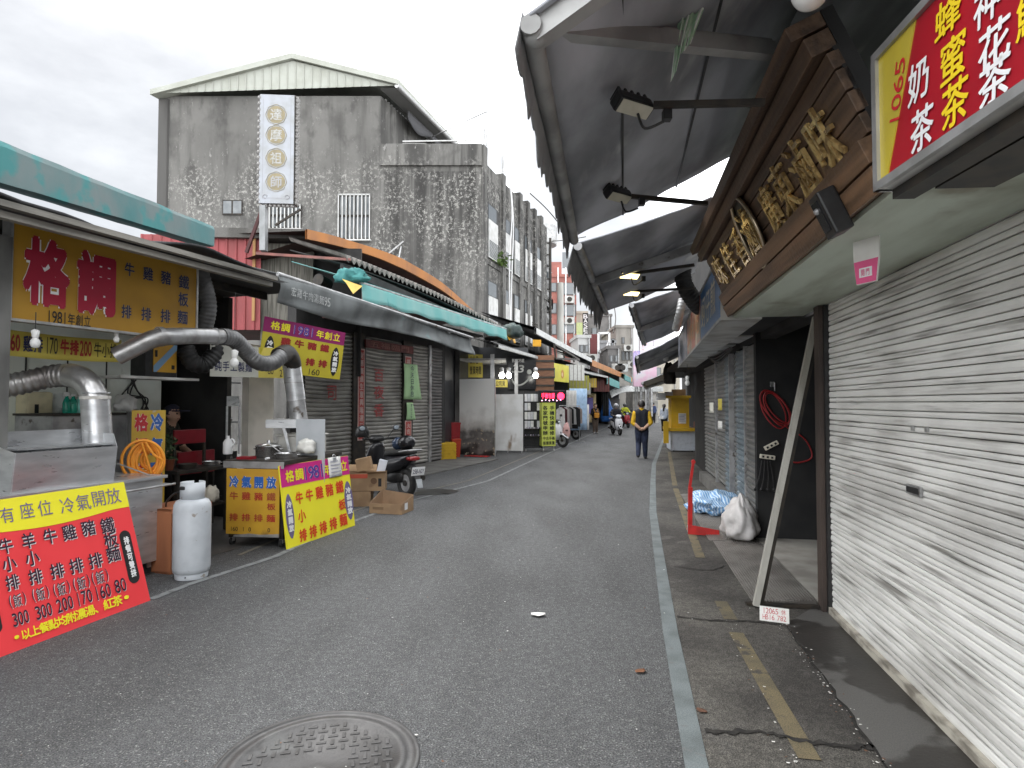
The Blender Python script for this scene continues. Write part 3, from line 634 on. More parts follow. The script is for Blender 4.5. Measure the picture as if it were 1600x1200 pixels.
awning('dark canvas awning with two lit floodlights under it beyond the wooden sign', *A2, drop=.26, out=.06, sc=16, arms=((.38,),))
awning('small dark canvas awning behind the lit floodlights and above the picture sign', D(985, 474, 8.9), D(1006, 536, 12.6), D(1082, 440, 8.7), D(1078, 503, 12.3), drop=.08, out=.02, sc=6, arms=((.5,),), fab=TARP)
awning('narrow dark awning with white tubes below the small awning', D(994, 556, 13), D(998, 580, 17.5), D(1066, 520, 12.8), D(1064, 556, 17.2), drop=.10, out=.03, sc=6, arms=((.3,),))
awning('pale corrugated canopy farthest along the right-hand shops', D(1003, 597, 18), D(1010, 607, 26), D(1052, 577, 17.8), D(1046, 596, 25), drop=.06, out=.02, sc=5, arms=((.5,),), fab=WHITEP, val=WHITEP, sag=.02)

# floodlights on brackets under the first awning
def floodlight(label, p, q, lit=None, yaw=0, s=1.0):
    """p lamp, q bracket root on the wall"""
    p, q = Vector(p), Vector(q); t = thing('floodlight', label, 'floodlight', loc=q)
    d = (p-q).normalized(); b = B(); b.bar(q, p-d*.12*s, .035*s, .035*s, IRON); b.tube(spline([p-d*.02-Zv*.05*s, p-d*.05-Zv*.14*s, p-d*.13-Zv*.10*s], 6), .006, BLACKP, n=6); b.box(p.x-d.x*.15-.018, p.x-d.x*.15+.018, p.y-.02, p.y+.02, p.z-.09*s, p.z-.03*s, BLACKP); b.done('bracket', t)
    fr = F(p, (cos(yaw), sin(yaw), 0)); fr = fr.sub(0, 0, 0, tilt=-.55); b = B(fr); b.box(-.13*s, .13*s, -.05*s, .05*s, -.035*s, .055*s, BLACKP, bev=.012)
    for k in range(5): b.box((-.11+.05*k)*s, (-.095+.05*k)*s, -.045*s, .045*s, .055*s, .085*s, BLACKP)
    b.done('housing', t); b = B(fr); b.box(-.115*s, .115*s, -.042*s, .042*s, -.039*s, -.035*s, lit or flat('#b8b4a2', rough=.2)); b.done('lens', t)
floodlight('black floodlight on a long bracket under the biggest awning', D(989, 165, 2.6), D(1195, 160, 2.5), yaw=.5, s=.72)
floodlight('black floodlight on a bracket near the far end of the biggest awning', D(966, 305, 3.8), D(1105, 318, 3.9), yaw=.6, s=.72)
floodlight('floodlight shining yellow under the second awning, nearer of the two', D(983, 428, 6.2), D(1085, 414, 6.1), lit=LITY, yaw=.3, s=.85)
floodlight('floodlight shining yellow under the second awning, farther of the two', D(986, 456, 7.6), D(1085, 450, 7.5), lit=LITY, yaw=.3, s=.85)
# striped cloth strips hanging from the first awning
CLG = mat('green_white_striped_cloth', (.42, .60, .42), (.82, .86, .80), s=26, st=(1, 1, .05), lo=.45, hi=.52, rough=.9)
for i, (px, w, y0, y1, lb) in enumerate(((1062, .05, -10, 128, 'long green and white cloth strip hanging from the biggest awning'), (1082, .085, -20, 84, 'wider folded green striped cloth beside the long hanging strip'))):
    a, c = D(px+14, y0, 2.35), D(px-9, y1, 2.35); b = B(); b.grid(lambda u, v: a*(1-v)+c*v+Vector(((u-.5)*w*(1-.5*v), .012*sin(u*12+v*3), .05*u*v)), 24, 6, CLG, t=.003); b.done('hanging_cloth', label=lb, cat='cloth', group='cloth strips under the awning')

# flexible black duct
DUCT = mat('sooty_flexible_duct', (.045, .045, .045), (.02, .02, .02), s=8, rough=.6, metal=.3)
def flex(label, pts, r, mt, name='flexible_duct', ridge=.12, step=.045, cat='duct', parent=None):
    pts = spline(pts, 14); L = [0]
    for i in range(1, len(pts)): L.append(L[-1]+(pts[i]-pts[i-1]).length)
    n = int(L[-1]/(step/4)); P, R = [], []; j = 0
    for k in range(n+1):
        s = L[-1]*k/n
        while j < len(L)-2 and L[j+1] < s: j += 1
        P.append(pts[j].lerp(pts[j+1], (s-L[j])/max(1e-6, L[j+1]-L[j]))); R.append(r*(1+ridge*(.5+.5*sin(2*pi*k/4))))
    b = B(); b.tube(P, R, mt, n=16); return b.done(name, parent, label=None if parent else label, cat=None if parent else cat)
flex('thick black ribbed duct bending down behind the picture sign', [D(1104, 393, 7.8), D(1080, 400, 7.7), D(1067, 420, 7.7), D(1070, 446, 7.7), D(1086, 472, 7.8), D(1094, 480, 7.9)], .10, DUCT)
flex('thin ribbed duct dropping beside the picture sign', [D(1066, 468, 8.6), D(1062, 490, 8.6), D(1056, 515, 8.8)], .055, ALU)

# picture light box sign along the right wall
o = D(1060, 574, 13); e = D(1126, 500, 5.6); PS = F(o, e-o); LP = (e-o).length; HP = PS.hit(1057, 533).z; HP2 = .62
t = thing('picture_sign', 'long light box sign with blue and red pictures past the wooden sign', 'sign', PS)
b = B(PS); b.box(0, LP, .0, .36, 0, HP2, WHITEP); b.done('box', t)
def img(name, c1, c2, c3, s=3, st=(1, 1, 1)): return mat(name, c1, c2, s=s, det=5, lo=.45, hi=.55, st=st, c3=c3, s3=s*1.6, t3=.56, w3=.04, st3=st, rough=.3)
b = B(PS); b.box(.02, LP*.38, -.004, 0, .03, HP2-.03, img('picture_grey', (.40, .42, .48), (.14, .15, .18), (.66, .62, .62), 2.2)).box(LP*.39, LP*.72, -.004, 0, .03, HP2-.03, img('picture_red', (.50, .14, .08), (.36, .28, .20), (.66, .50, .36), 2.4)).box(LP*.73, LP-.02, -.004, 0, .03, HP2-.03, mat('picture_blue', (.02, .13, .36), (.03, .17, .42), s=2, rough=.3)); b.done('face', t)
b = B(PS); b.text('蚵仔煎', LP*.745, LP*.955, .12, HP2-.12, mat('cream_ink', (.75, .70, .58), rough=.4), y=-.007, off=.02).text('滷味小吃', LP*.42, LP*.70, .14, HP2-.16, mat('pale_orange_ink', (.72, .40, .20), rough=.4), y=-.007, off=.02); b.done('lettering', t)
b = B(PS); b.box(-.01, LP+.01, -.012, .0, -.012, .02, ALU).box(-.01, LP+.01, -.012, .0, HP2-.02, HP2+.012, ALU); b.done('frame', t)
# ------------------------------------------------------------------ left: steak stall
SA = radians(19.5); SF = F((-4.13, 5.0, 0), ang(SA))
CX = ang(SA); 
def sx(px, y=0.0, py=600): return SF.hit(px, py, y).x
GWALL = mat('pale_green_interior_wall', (.76, .81, .76), (.60, .63, .57), s=1.6, det=7, rough=.6, c3=(.20, .19, .16), s3=2.6, t3=.66, w3=.1, st3=(1, 1, .5))
CREAM = mat('cream_gutter', (.27, .255, .225), (.12, .115, .10), s=3, det=7, st=(.4, 1, 3), rough=.6)
stall = thing('food_stall', 'open fronted stall with a dark canopy, pale back wall and sooty ceiling', 'food stall', SF)
BW = 1.9; xe = sx(252, BW); xr = sx(452, .2)
b = B(SF); b.box(-4.2, xe, BW, BW+.1, 0, 3.2, GWALL); b.done('back_wall', stall)
b = B(SF)
for px in (-60, 42, 107, 168): x = sx(px, BW-.02, 560); b.box(x-.006, x+.006, BW-.012, BW, .2, 2.4, BLACKP)
b.done('wall_cable', stall)
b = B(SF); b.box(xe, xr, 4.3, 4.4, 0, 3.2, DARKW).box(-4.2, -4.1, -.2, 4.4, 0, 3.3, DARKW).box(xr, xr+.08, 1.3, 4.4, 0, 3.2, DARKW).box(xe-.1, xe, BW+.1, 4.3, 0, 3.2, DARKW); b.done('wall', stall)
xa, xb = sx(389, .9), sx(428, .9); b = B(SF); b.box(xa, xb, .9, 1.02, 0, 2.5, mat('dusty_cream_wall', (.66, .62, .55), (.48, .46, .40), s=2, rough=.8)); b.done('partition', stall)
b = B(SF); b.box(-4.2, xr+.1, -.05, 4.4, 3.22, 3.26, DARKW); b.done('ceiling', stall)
b = B(SF)
for y in (.6, 1.4, 2.2): b.box(-4.2, xr, y, y+.05, 3.12, 3.215, IRON)
b.done('beam', stall)
b = B(SF); xg = SF.hit(432, 428, -.8).x
def gut(y0, y1, z0, z1, mt): return B(SF).box(-3.6, xg, y0, y1, z0, z1, mt)
GY_ = -.72; gz = SF.hit(200, 368, GY_-.1).z
gut(GY_-.10, GY_-.03, gz-.035, gz+.01, CREAM).done('gutter', stall); gut(GY_-.03, GY_+.04, gz-.10, gz-.05, CREAM).done('fascia', stall)
CANV = mat('black_sagging_canvas', (.028, .028, .03), (.05, .05, .052), s=2, rough=.85)
b = B(SF); b.grid(lambda u, v: (-3.6+(xg+3.6)*u, GY_-.06+2.6*v, gz+.03+.44*v+.05*sin(u*17)*(1-v)+.06*mnoise.noise((u*9, v*3, 1))), 40, 8, CANV, t=.02); b.done('canopy', stall)
x = sx(2, -.02, 430); b = B(SF); b.box(x-.12, x+.06, -.05, .06, 0, gz-.05, mat('grimy_grey_post', (.20, .20, .19), (.09, .09, .085), s=3, st=(1, 1, .4), rough=.7)); b.done('post', stall)
b = B(SF); b.box(-4, xr, -.3, 4.3, .002, .006, mat('greasy_stall_floor', (.05, .048, .045), (.08, .075, .07), s=2, rough=.6)); b.done('floor', stall)

# teal tarpaulin roll on the roof
TEAL = mat('faded_teal_tarpaulin', (.070, .20, .205), (.165, .215, .215), s=1.6, det=9, st=(1, 1, .6), lo=.35, hi=.65, rough=.7, c3=(.055, .235, .235), s3=2.3, t3=.56, w3=.1, bump=.1, bs=9)
a, c = D(-60, 200, 4.7), D(322, 352, 7.9); ez = Vector((0, 0, 1)); b = B(); d = (c-a).normalized(); nn = Vector((d.y, -d.x, 0)).normalized()
h0, h1 = .37, .28; prof = [(0, 0), (.05, -.01), (.10, -.06), (.12, -.2), (.12, -1.0), (.06, -1.04), (-.18, -.9), (-.2, -.1)]
rows = []
for k in range(25):
    f = k/24; p = a.lerp(c, f); h = h0+(h1-h0)*f; rows.append([p+nn*(o+.012*mnoise.noise((f*9, o*5, z*3)))+ez*(z*h+.012*mnoise.noise((f*7, z*2, 5))) for o, z in prof])
q = len(prof); b.add([v for r in rows for v in r], [(k*q+i, k*q+(i+1) % q, (k+1)*q+(i+1) % q, (k+1)*q+i) for k in range(24) for i in range(q)]+[tuple(range(q)), tuple(range(24*q, 25*q))], TEAL, False)
b.done('rolled_awning', label='faded teal boxed tarpaulin awning along the stall roof', cat='awning')

# big yellow signboard
TL = SF.hit(22, 345); BL = SF.hit(14, 502); BR = SF.hit(303, 527); TR = SF.hit(303, 412)
zb, zt = (BL.z+BR.z)/2, (TL.z+TR.z)/2; SG = SF.sub(BL.x, -.02, zb); WS, HS = BR.x-BL.x, zt-zb
t = thing('stall_signboard', 'big mustard signboard with two huge red outlined characters over the stall', 'sign', SG)
MUST = mat('mustard_sign_paint', (.42, .225, .016), (.35, .185, .014), s=2, rough=.5)
b = B(SG); b.box(0, WS, 0, .09, 0, HS, MUST); b.done('board', t)
b = B(SG); fw = .022
for x0, x1, z0, z1 in ((-fw, WS+fw, -fw, 0), (-fw, WS+fw, HS, HS+fw), (-fw, 0, 0, HS), (WS, WS+fw, 0, HS)): b.box(x0, x1, -.012, .095, z0, z1, ALU)
b.done('frame', t)
def pbox(fr, x0, x1, y0, y1):
    a = fr.hit(x0, (y0+y1)/2); c = fr.hit(x1, (y0+y1)/2); m = (x0+x1)/2; return a.x, c.x, fr.hit(m, y1).z, fr.hit(m, y0).z
b = B(SG); CRIM = mat('crimson_ink', (.33, .006, .03), rough=.5)
for ch, bx in (('格', (35, 109, 370, 482)), ('調', (118, 183, 392, 496))):
    bx = pbox(SG, *bx); b.text(ch, *bx, WHI, y=-.003, off=.085, gap=0); b.text(ch, *bx, CRIM, y=-.006, off=.055, gap=0)
for ch, x, y in (('牛', 202, 421), ('雞', 231, 428), ('豬', 259, 434), ('鐵', 287, 441), ('排', 197, 487), ('排', 228, 491), ('排', 258, 494), ('板', 286, 468), ('麵', 285, 496)):
    bx = pbox(SG, x-8, x+8, y-11, y+11); b.text(ch, *bx, INKN, y=-.005, off=.025, gap=0); b.text(ch, *bx, mat('dull_pale_outline', (.36, .28, .14), rough=.5), y=-.003, off=.055, gap=0)
bx = pbox(SG, 72, 142, 489, 508); b.text('1981年創立', *bx, INK, y=-.005, off=.01); b.done('lettering', t)

# price strip
a = SF.hit(-30, 505, .35); c = SF.hit(190, 572, .35); PSF = SF.sub(a.x, .35, 0); t = thing('price_banner', 'long yellow price strip with red and blue prices hung below the big signboard', 'banner', PSF, loc=PSF.w(0, 0, 2.2))
z1 = SF.hit(60, 518, .35).z; z0 = SF.hit(60, 557, .35).z; LB = c.x-a.x
b = B(PSF); b.grid(lambda u, v: (LB*u, .01*sin(u*14), z0+(z1-z0)*v-.02*sin(u*pi)), 30, 3, mat('yellow_banner', (.60, .50, .09), (.52, .43, .08), s=2, rough=.6), t=.004); b.done('sheet', t)
b = B(PSF); DR = mat('dark_red_ink', (.28, .02, .015), rough=.6)
for tx, x0, x1, mt, o in (('排', -22, 3, DR, .03), ('160', 5, 29, DR, .05), ('雞排', 33, 65, INKN, .03), ('170', 68, 88, INK, .0), ('牛排', 91, 121, DR, .045), ('200', 122, 141, DR, .04), ('牛小排', 144, 181, INK, .01)):
    xa_ = PSF.hit(x0, 545).x; xb_ = PSF.hit(x1, 545).x; b.text(tx, xa_, xb_, z0+.03, z1-.045, mt, y=-.022, off=o, gap=.02)
b.done('lettering', t)

# lamps under the signboard
def bulb(label, p, s=1.0, lit=None, drop=.3, name='light_bulb'):
    p = Vector(p); t = thing(name, label, 'lamp', loc=p)
    b = B(); b.lathe([(.0, -.05*s), (.028*s, -.042*s), (.04*s, -.01*s), (.036*s, .015*s), (.018*s, .04*s)], lit or OFFB, n=16, M=Matrix.Translation(p)); b.done('glass', t)
    b = B(); b.lathe([(.02*s, .038*s), (.026*s, .05*s), (.034*s, .10*s), (.012*s, .115*s)], OFFB if not lit else ALU, n=16, M=Matrix.Translation(p)); b.tube([p+Zv*.11*s, p+Zv*drop], .004, BLACKP, n=5); b.done('holder', t)
bulb('white bulb under the signboard in front of the price strip', D(55, 535, 5.0), .95, drop=.25)
bulb('white bulb hanging beside the dark duct in the stall', D(366, 566, 6.9), 1.25, drop=.8)
bulb('small spot lamp below the right end of the price strip', D(182, 530, 5.9), .7, drop=.2)

# silver duct on the near cart
FOIL = mat('dirty_foil_duct', (.50, .49, .48), (.28, .26, .25), s=4, det=8, rough=.38, metal=.75, c3=(.14, .10, .085), s3=6, t3=.62, w3=.1)
YD = 5.75
duct = thing('exhaust_duct', 'big silver ribbed exhaust duct arching from the near cart', 'duct', loc=D(152, 684, YD))
flex('', [D(-70, 622, YD-.25), D(-10, 607, YD-.2), D(40, 597, YD-.1), D(80, 588, YD), D(112, 586, YD)], .097, FOIL, name='ribbed_hose', ridge=.16, step=.055, parent=duct)
b = B(); b.tube(spline([D(108, 586, YD), D(124, 590, YD), D(138, 601, YD), D(146, 615, YD), D(149, 624, YD)], 6), .112, mat('dented_bright_steel', (.60, .60, .60), (.44, .43, .42), s=7, rough=.3, metal=.8, bump=.3, bs=9), n=20); b.done('elbow', duct)
b = B(); b.tube([D(149, 619, YD), D(149, 624, YD)], .128, mat('white_tape', (.66, .64, .60), (.5, .48, .44), s=12, rough=.7), n=20); b.tube([D(149, 613, YD), D(149, 615, YD)], .122, STEEL, n=20); b.done('collar', duct)
b = B(); b.tube([D(149, 624, YD), D(153, 692, YD)], .122, STEEL, n=24); b.done('pipe', duct)

# near stainless cart
o = G(252, 893); CA = radians(18.35); CF = F(o, ang(CA)); zt = CF.hit(247, 743).z
cart = thing('steel_cart', 'stainless steel cooking cart with an open hood behind the red board', 'food cart', CF)
b = B(CF); b.box(-1.7, .0, 0, .72, .12, zt-.03, STEEL, bev=.008); b.done('body', cart)
b = B(CF); b.box(-1.72, .03, -.03, .75, zt-.03, zt, STEEL, bev=.006); b.done('counter_top', cart)
h = [CF.hit(17, 769, .03), CF.hit(177, 750, .03), CF.hit(177, 697, .0), CF.hit(19, 709, .0), CF.hit(45, 684, .12), CF.hit(190, 676, .12), CF.hit(193, 749, .12)]
b = B(CF); zt2 = h[4].z; xl, xr_ = h[0].x, h[1].x
b.quad((xl, .03, zt), (xr_, .03, zt), (xr_, -.01, h[2].z), (xl, -.01, h[2].z), STEEL, t=.006)
b.quad((xl, .03, zt), (xl, -.01, h[2].z), (xl+.02, .5, zt2), (xl+.02, .5, zt), STEEL, t=.006); xq = xr_+.07
b.quad((xr_, .03, zt), (xr_, -.01, h[2].z), (xq, .12, zt2), (xq, .12, zt), STEEL, t=.006)
b.quad((xq, .12, zt), (xq, .12, zt2), (xq, .5, zt2), (xq, .5, zt), STEEL, t=.006)
b.quad((xl, .5, zt), (xq, .5, zt), (xq, .5, zt2+.04), (xl, .5, zt2+.04), STEEL, t=.006); b.box(xl+.1, xq, .12, .5, zt2-.10, zt2-.085, STEEL); b.done('hood', cart)
b = B(CF); b.bar((xq, .2, zt+.18), (-.06, .1, zt), .012, .012, ALU); b.tube([(-.7, -.09, zt-.10), (.06, -.09, zt-.09)], .011, ALU); b.box(-.68, -.66, -.09, 0, zt-.11, zt-.09, ALU).box(.0, .02, -.09, 0, zt-.1, zt-.08, ALU); b.done('rail', cart)
for x in (-1.6, -.09):
    for y in (.08, .62):
        b = B(CF); b.disc((x, y, .06), (0, 1, 0), .06, .035, RUBBER).box(x-.02, x+.02, y-.03, y+.03, .06, .125, STEELD); b.done('wheel', cart)
# cardboard/ply sheet behind the cart hood at far left
p = SF.hit(0, 700, .5); b = B(SF); x1 = sx(45, .5, 690); b.quad((x1-.9, .2, p.z-.05), (x1-.1, .2, p.z-.06), (x1, .6, p.z+.10), (x1-.9, .6, p.z+.10), mat('tan_board', (.42, .33, .22), (.34, .26, .17), s=3, rough=.8), t=.02); b.done('tan_sheet', label='tan board lying beside the cart hood at the left edge', cat='board')

# wall dispensers and bottles on the back cabinet
x, _, z = SF.hit(45, 640, BW-.02); fr = SF.sub(x, BW-.01, z); t = thing('paper_dispenser', 'beige paper towel dispenser on the pale back wall', 'dispenser', fr)
b = B(fr); b.box(-.14, .14, -.2, 0, -.2, .2, flat('#cfc6a4'), bev=.03); b.done('housing', t); b = B(fr); b.box(-.06, -.02, -.206, -.19, -.10, .06, BLACKP); b.done('slot', t)
x, _, z = SF.hit(87, 632, BW-.02); fr = SF.sub(x, BW-.01, z); t = thing('soap_dispenser', 'white plastic dispenser on the back wall beside the spray bottles', 'dispenser', fr)
b = B(fr); b.box(-.11, .11, -.12, 0, -.18, .14, flat('#dfe4e0'), bev=.025); b.done('housing', t); b = B(fr); b.box(-.04, .04, -.128, -.11, -.13, -.04, flat('#b9bfbb'), bev=.01); b.done('lever', t)
cab = thing('steel_cabinet', 'grey steel cabinet standing behind the silver duct', 'cabinet', SF, loc=SF.w(sx(140, 1.15), 1.3, 0)); ca, cb = sx(82, 1.15, 660), sx(206, 1.15, 660); cz = SF.hit(140, 649, 1.15).z
b = B(SF); b.box(ca, cb, 1.15, 1.75, .1, cz, STEELD, bev=.01); b.done('body', cab); b = B(SF); b.box(ca-.01, cb+.01, 1.13, 1.77, cz, cz+.025, IRON); b.done('top', cab)
for i, (px, c) in enumerate(((104, '#1f9a83'), (114, '#2aa78c'), (124, '#8fd8cf'))):
    x = sx(px, 1.4, 640); M = Matrix.Translation(SF.w(x, 1.4, cz+.026)); t = thing('spray_bottle', ('teal spray bottle leftmost on the grey cabinet', 'teal spray bottle with tall white trigger on the grey cabinet', 'pale mint bottle nearest the silver duct')[i], 'bottle', loc=M.translation, group='bottles on the grey cabinet')
    b = B(); b.lathe([(.036, 0), (.04, .02), (.04, .11), (.03, .15), (.016, .17), (.016, .19)], flat(c, rough=.25), n=14, M=M); b.done('bottle_body', t); b = B(SF); b.box(x-.035, x+.02, 1.385, 1.415, cz+.21, cz+.26-.02*i, WHI, bev=.008); b.done('trigger', t)
x = sx(196, 1.4, 640); b = B(SF); xx = x; crumple(b, (x, 1.4, cz+.11), .13, .1, .12, flat('#d9d9d6', rough=.3), 5.5, .35, n=12); b.done('plastic_bag', label='crumpled clear white plastic bag on the grey cabinet', cat='plastic bag')

# yellow side board with the coiled orange hose
a = D(206, 645, 6.75); c = D(259, 642, 6.95); YF = F((a.x, a.y, 0), (c.x-a.x, c.y-a.y, 0)); WY = (Vector((c.x, c.y))-Vector((a.x, a.y))).length; zt_ = YF.hit(232, 641).z; zb_ = YF.hit(240, 792).z
t = thing('side_sign', 'narrow yellow upright board with red and blue characters behind the hose', 'sign', YF, loc=YF.w(WY/2, 0, zb_))
b = B(YF); b.box(0, WY, 0, .03, zb_, zt_, mat('yellow_board_worn', (.66, .44, .05), (.58, .36, .04), s=4, rough=.5, c3=(.55, .5, .4), s3=8, t3=.66)); b.box(0, WY, .03, .6, .02, zt_-.02, STEELD); b.done('board', t)
b = B(YF); hh = (zt_-zb_)/4
for i, (l, r) in enumerate((('格', '冷'), ('調', '氣'), ('牛', '開'), ('排', '放'))):
    for k, (ch, mt) in enumerate(((l, REDP), (r, BLUEP))):
        x0 = WY*(.08+.46*k); bx = (x0, x0+WY*.4, zt_-(i+1)*hh+.03, zt_-i*hh-.03); b.text(ch, *bx, WHI, y=-.003, off=.09, gap=0).text(ch, *bx, mt, y=-.006, off=.05, gap=0)
b.done('lettering', t)
OR = mat('orange_hose', (.90, .36, .035), (.80, .30, .03), s=6, rough=.45); b = B(); hc = D(236, 712, 6.35); rv = YF.w(1, 0, 0)-YF.w(0, 0, 0)
for k in range(9):
    r = .07+.0125*k; ph = random.random()*.3; b.tube([hc+rv*((r*.98+.02*sin(k))*sin(u)*(1-.28*max(0, -cos(u))**3)+.012*sin(k*2.1))+Zv*(r*1.28*cos(u)-.05)-Vector((0, 1, 0))*(.014*k+.02*sin(u+k)) for u in [2*pi*i/30 for i in range(30)]], .0145, OR, n=8, closed=True)
b.tube(spline([hc+rv*-.02+Zv*.14-Vector((0, .12, 0)), hc+rv*.03-Zv*.02-Vector((0, .13, 0)), hc+rv*.08-Zv*.22-Vector((0, .13, 0)), hc+rv*.09-Zv*.45-Vector((0, .1, 0)), hc+rv*.085-Zv*.62-Vector((0, .1, 0))], 7), .0125, OR, n=8)
b.tube(spline([hc+rv*.02+Zv*.15-Vector((0, .14, 0)), hc+rv*.10+Zv*.02-Vector((0, .15, 0)), hc+rv*.17-Zv*.06-Vector((0, .13, 0)), hc+rv*.10-Zv*.24-Vector((0, .13, 0))], 7), .0125, OR, n=8)
b.done('orange_hose', label='bright orange hose coiled in loops on the yellow side board', cat='hose')

# gas cylinder
gc = G(299, 901); gc.z = 0; M = Matrix.Translation(gc); t = thing('gas_cylinder', 'pale grey gas cylinder standing on the road beside the red board', 'gas cylinder', loc=gc)
GAS = mat('pale_grey_cylinder_paint', (.55, .58, .61), (.47, .50, .53), s=5, rough=.4, c3=(.30, .27, .24), s3=9, t3=.64, w3=.05, bump=.03)
b = B(); r = .165; b.lathe([(.0, .035), (r*.8, .04), (r*.96, .06), (r, .10), (r, .40), (r*1.006, .41), (r, .42), (r, .645), (r*.97, .69), (r*.85, .725), (r*.6, .745), (.05, .75), (.0, .75)], GAS, n=40, M=M); b.done('tank', t)
b = B(); b.lathe([(r*.86, .0), (r*.9, .06), (r*.88, .06), (r*.84, .0)], GAS, n=40, M=M, cap=False); b.ball(gc+Vector((.02, -r*.89, .03)), .007, BLACKP, n=5); b.done('foot_ring', t)
b = B(); b.add([(r*.66*cos(u), r*.66*sin(u), z) for z in (.735, .90) for u in [pi*.62+2*pi*.93*k/30 for k in range(31)]], [(k, k+1, 32+k, 31+k) for k in range(30)], GAS, True, M); cl = b.done('collar', t); md = cl.modifiers.new('thick', 'SOLIDIFY'); md.thickness = .008
b = B(); b.box(gc.x-.075, gc.x-.015, gc.y-r*.69, gc.y-r*.5, .835, .868, BLACKP, bev=.012); b.done('handle_slot', cl)
b = B(); b.tube([gc+Zv*.75, gc+Zv*.82], .022, mat('brass', (.5, .38, .16), rough=.35, metal=.9), n=10); b.disc(gc+Zv*.835, (0, 0, 1), .03, .025, BLACKP); b.done('valve', t)
b = B(); b.tube(spline([gc+Zv*.80, gc+Vector((-.14, -.02, .80)), gc+Vector((-.30, .1, .70)), gc+Vector((-.42, .3, .60)), gc+Vector((-.5, .5, .55))], 6), .009, BLACKP, n=6); b.done('gas_hose', label='black rubber hose running from the gas cylinder to the cart', cat='hose')
# orange crate behind it
p = G(262, 906); fr = F(p+Vector((-.02, .32, 0)), ang(CA)); t = thing('wooden_crate', 'orange-brown open crate on its side behind the gas cylinder', 'crate', fr); OW = mat('orange_wood', (.42, .16, .07), (.32, .12, .055), s=5, st=(1, 1, .2), rough=.7)
b = B(fr); b.box(-.16, -.14, 0, .45, 0, .62, OW).box(.3, .32, 0, .45, 0, .62, OW).box(-.16, .32, .43, .45, 0, .62, mat('pale_ply', (.42, .33, .22), rough=.8)).box(-.16, .32, 0, .45, .6, .62, OW).box(-.16, .32, 0, .45, .0, .02, OW); b.done('shell', t)
b = B(fr); b.box(-.16, .32, -.02, .0, .58, .63, OW); b.done('lip', t)

# big red and yellow menu board
FB, WB, HB = board((3, 1026), (235, 938), (-42, 805)); FB, WB, HB = board((3, 1026), (235, 938), (-60, 800))
A = FB.M.translation; xax = FB.w(1, 0, 0)-FB.w(0, 0, 0)
P = FB.hit(193, 753); HB = P.z; WR = P.x
fr = F(FB.w(WB, 0, 0), xax, FB.w(0, 0, 1)-FB.w(0, 0, 0)); P = fr.hit(193, 753); HB = P.z; X0 = -1.22
# lean so that the right edge runs through its top corner
d = ray(193, 753); o_ = fr.M.translation; t_ = (o_-CAM).dot(xax)/d.dot(xax); T = CAM+d*t_; fr = F(o_, xax, T-o_); HB = (T-o_).length
t = thing('menu_board', 'big red menu board with a yellow wave across its top leaning by the cart', 'menu board', fr, loc=fr.w(X0/2, 0, 0))
MR = mat('menu_red', (.86, .062, .070), (.82, .056, .063), s=3, rough=.35); MY = mat('menu_yellow', (.90, .82, .035), (.86, .78, .035), s=3, rough=.35)
b = B(fr); b.box(X0, 0, 0, .018, 0, HB, MR); b.done('panel', t)
b = B(fr); pts = [(X0, HB)]
for k in range(21): u = k/20; pts.append((X0*(1-u), HB*(.80-.012*u-.035*sin(pi*min(1, u*1.15)))))
pts.append((0, HB)); b.prism(pts, -.003, -.0005, MY); b.done('yellow_wave', t)
b = B(fr); NV = mat('violet_grey_ink', (.16, .13, .26), rough=.5)
def tb(tx, bx, mt, sh=None, off=.012, y=-.007, gap=.03, fr_=None, so=.006):
    bx = pbox(fr_ or fr, *bx)
    if sh: b.text(tx, bx[0]+so, bx[1]+so, bx[2]-so, bx[3]-so, sh, y=y+.003, off=off+.015, gap=gap)
    b.text(tx, *bx, mt, y=y, off=off, gap=gap)
for ch, x, y in (('有', 10, 805), ('座', 41, 798), ('位', 69, 794), ('冷', 104, 790), ('氣', 129, 785), ('開', 153, 779), ('放', 176, 775)): tb(ch, (x-11.5, x+11.5, y-13, y+13), NV, off=.0, gap=0)
INKP = mat('dark_purple_ink', (.035, .012, .03), rough=.5)
for ch, x, y in (('牛', 8, 853), ('羊', 43, 845), ('牛', 77, 838), ('雞', 107, 832), ('豬', 137, 825), ('鐵', 167, 821), ('板', 172, 843), ('麵', 176, 866), ('小', 13, 881), ('小', 49, 872), ('排', 18, 910), ('排', 54, 901), ('排', 88, 892), ('排', 118, 884), ('排', 148, 876)):
    tb(ch, (x-11.5, x+11.5, y-13, y+13), INKP, WHI, off=.02, gap=0)
for x, y in ((26, 938), (62, 928), (95, 920), (126, 911), (155, 902)): tb('(飯)', (x-16, x+16, y-11, y+11), INKP, WHI, off=.008, gap=.0, so=.004)
for tx, x, y in (('300', 31, 966), ('300', 67, 955), ('200', 100, 944), ('170', 130, 934), ('160', 159, 925), ('80', 187, 915)): tb(tx, (x-14+4*(len(tx) == 2), x+14-4*(len(tx) == 2), y-11, y+11), INKP, WHI, off=.01, gap=.06, so=.004)
for k, ch in enumerate('•以上餐點均附濃湯、紅茶•'): x = 25+k*14.3; y = 996-k*5.2; tb(ch, (x-8.5, x+8.5, y-9, y+9), MATS['menu_yellow'], off=.03, gap=0)
def pill(bld, x0, x1, z0, z1, mt, y=-.004):
    r = (x1-x0)/2; m = (x0+x1)/2; bld.prism([(m+r*cos(a), z1-r+r*sin(a)) for a in [pi*k/10 for k in range(11)]]+[(m-r*cos(a), z0+r-r*sin(a)) for a in [pi*k/10 for k in range(11)]], y, y+.0025, mt)
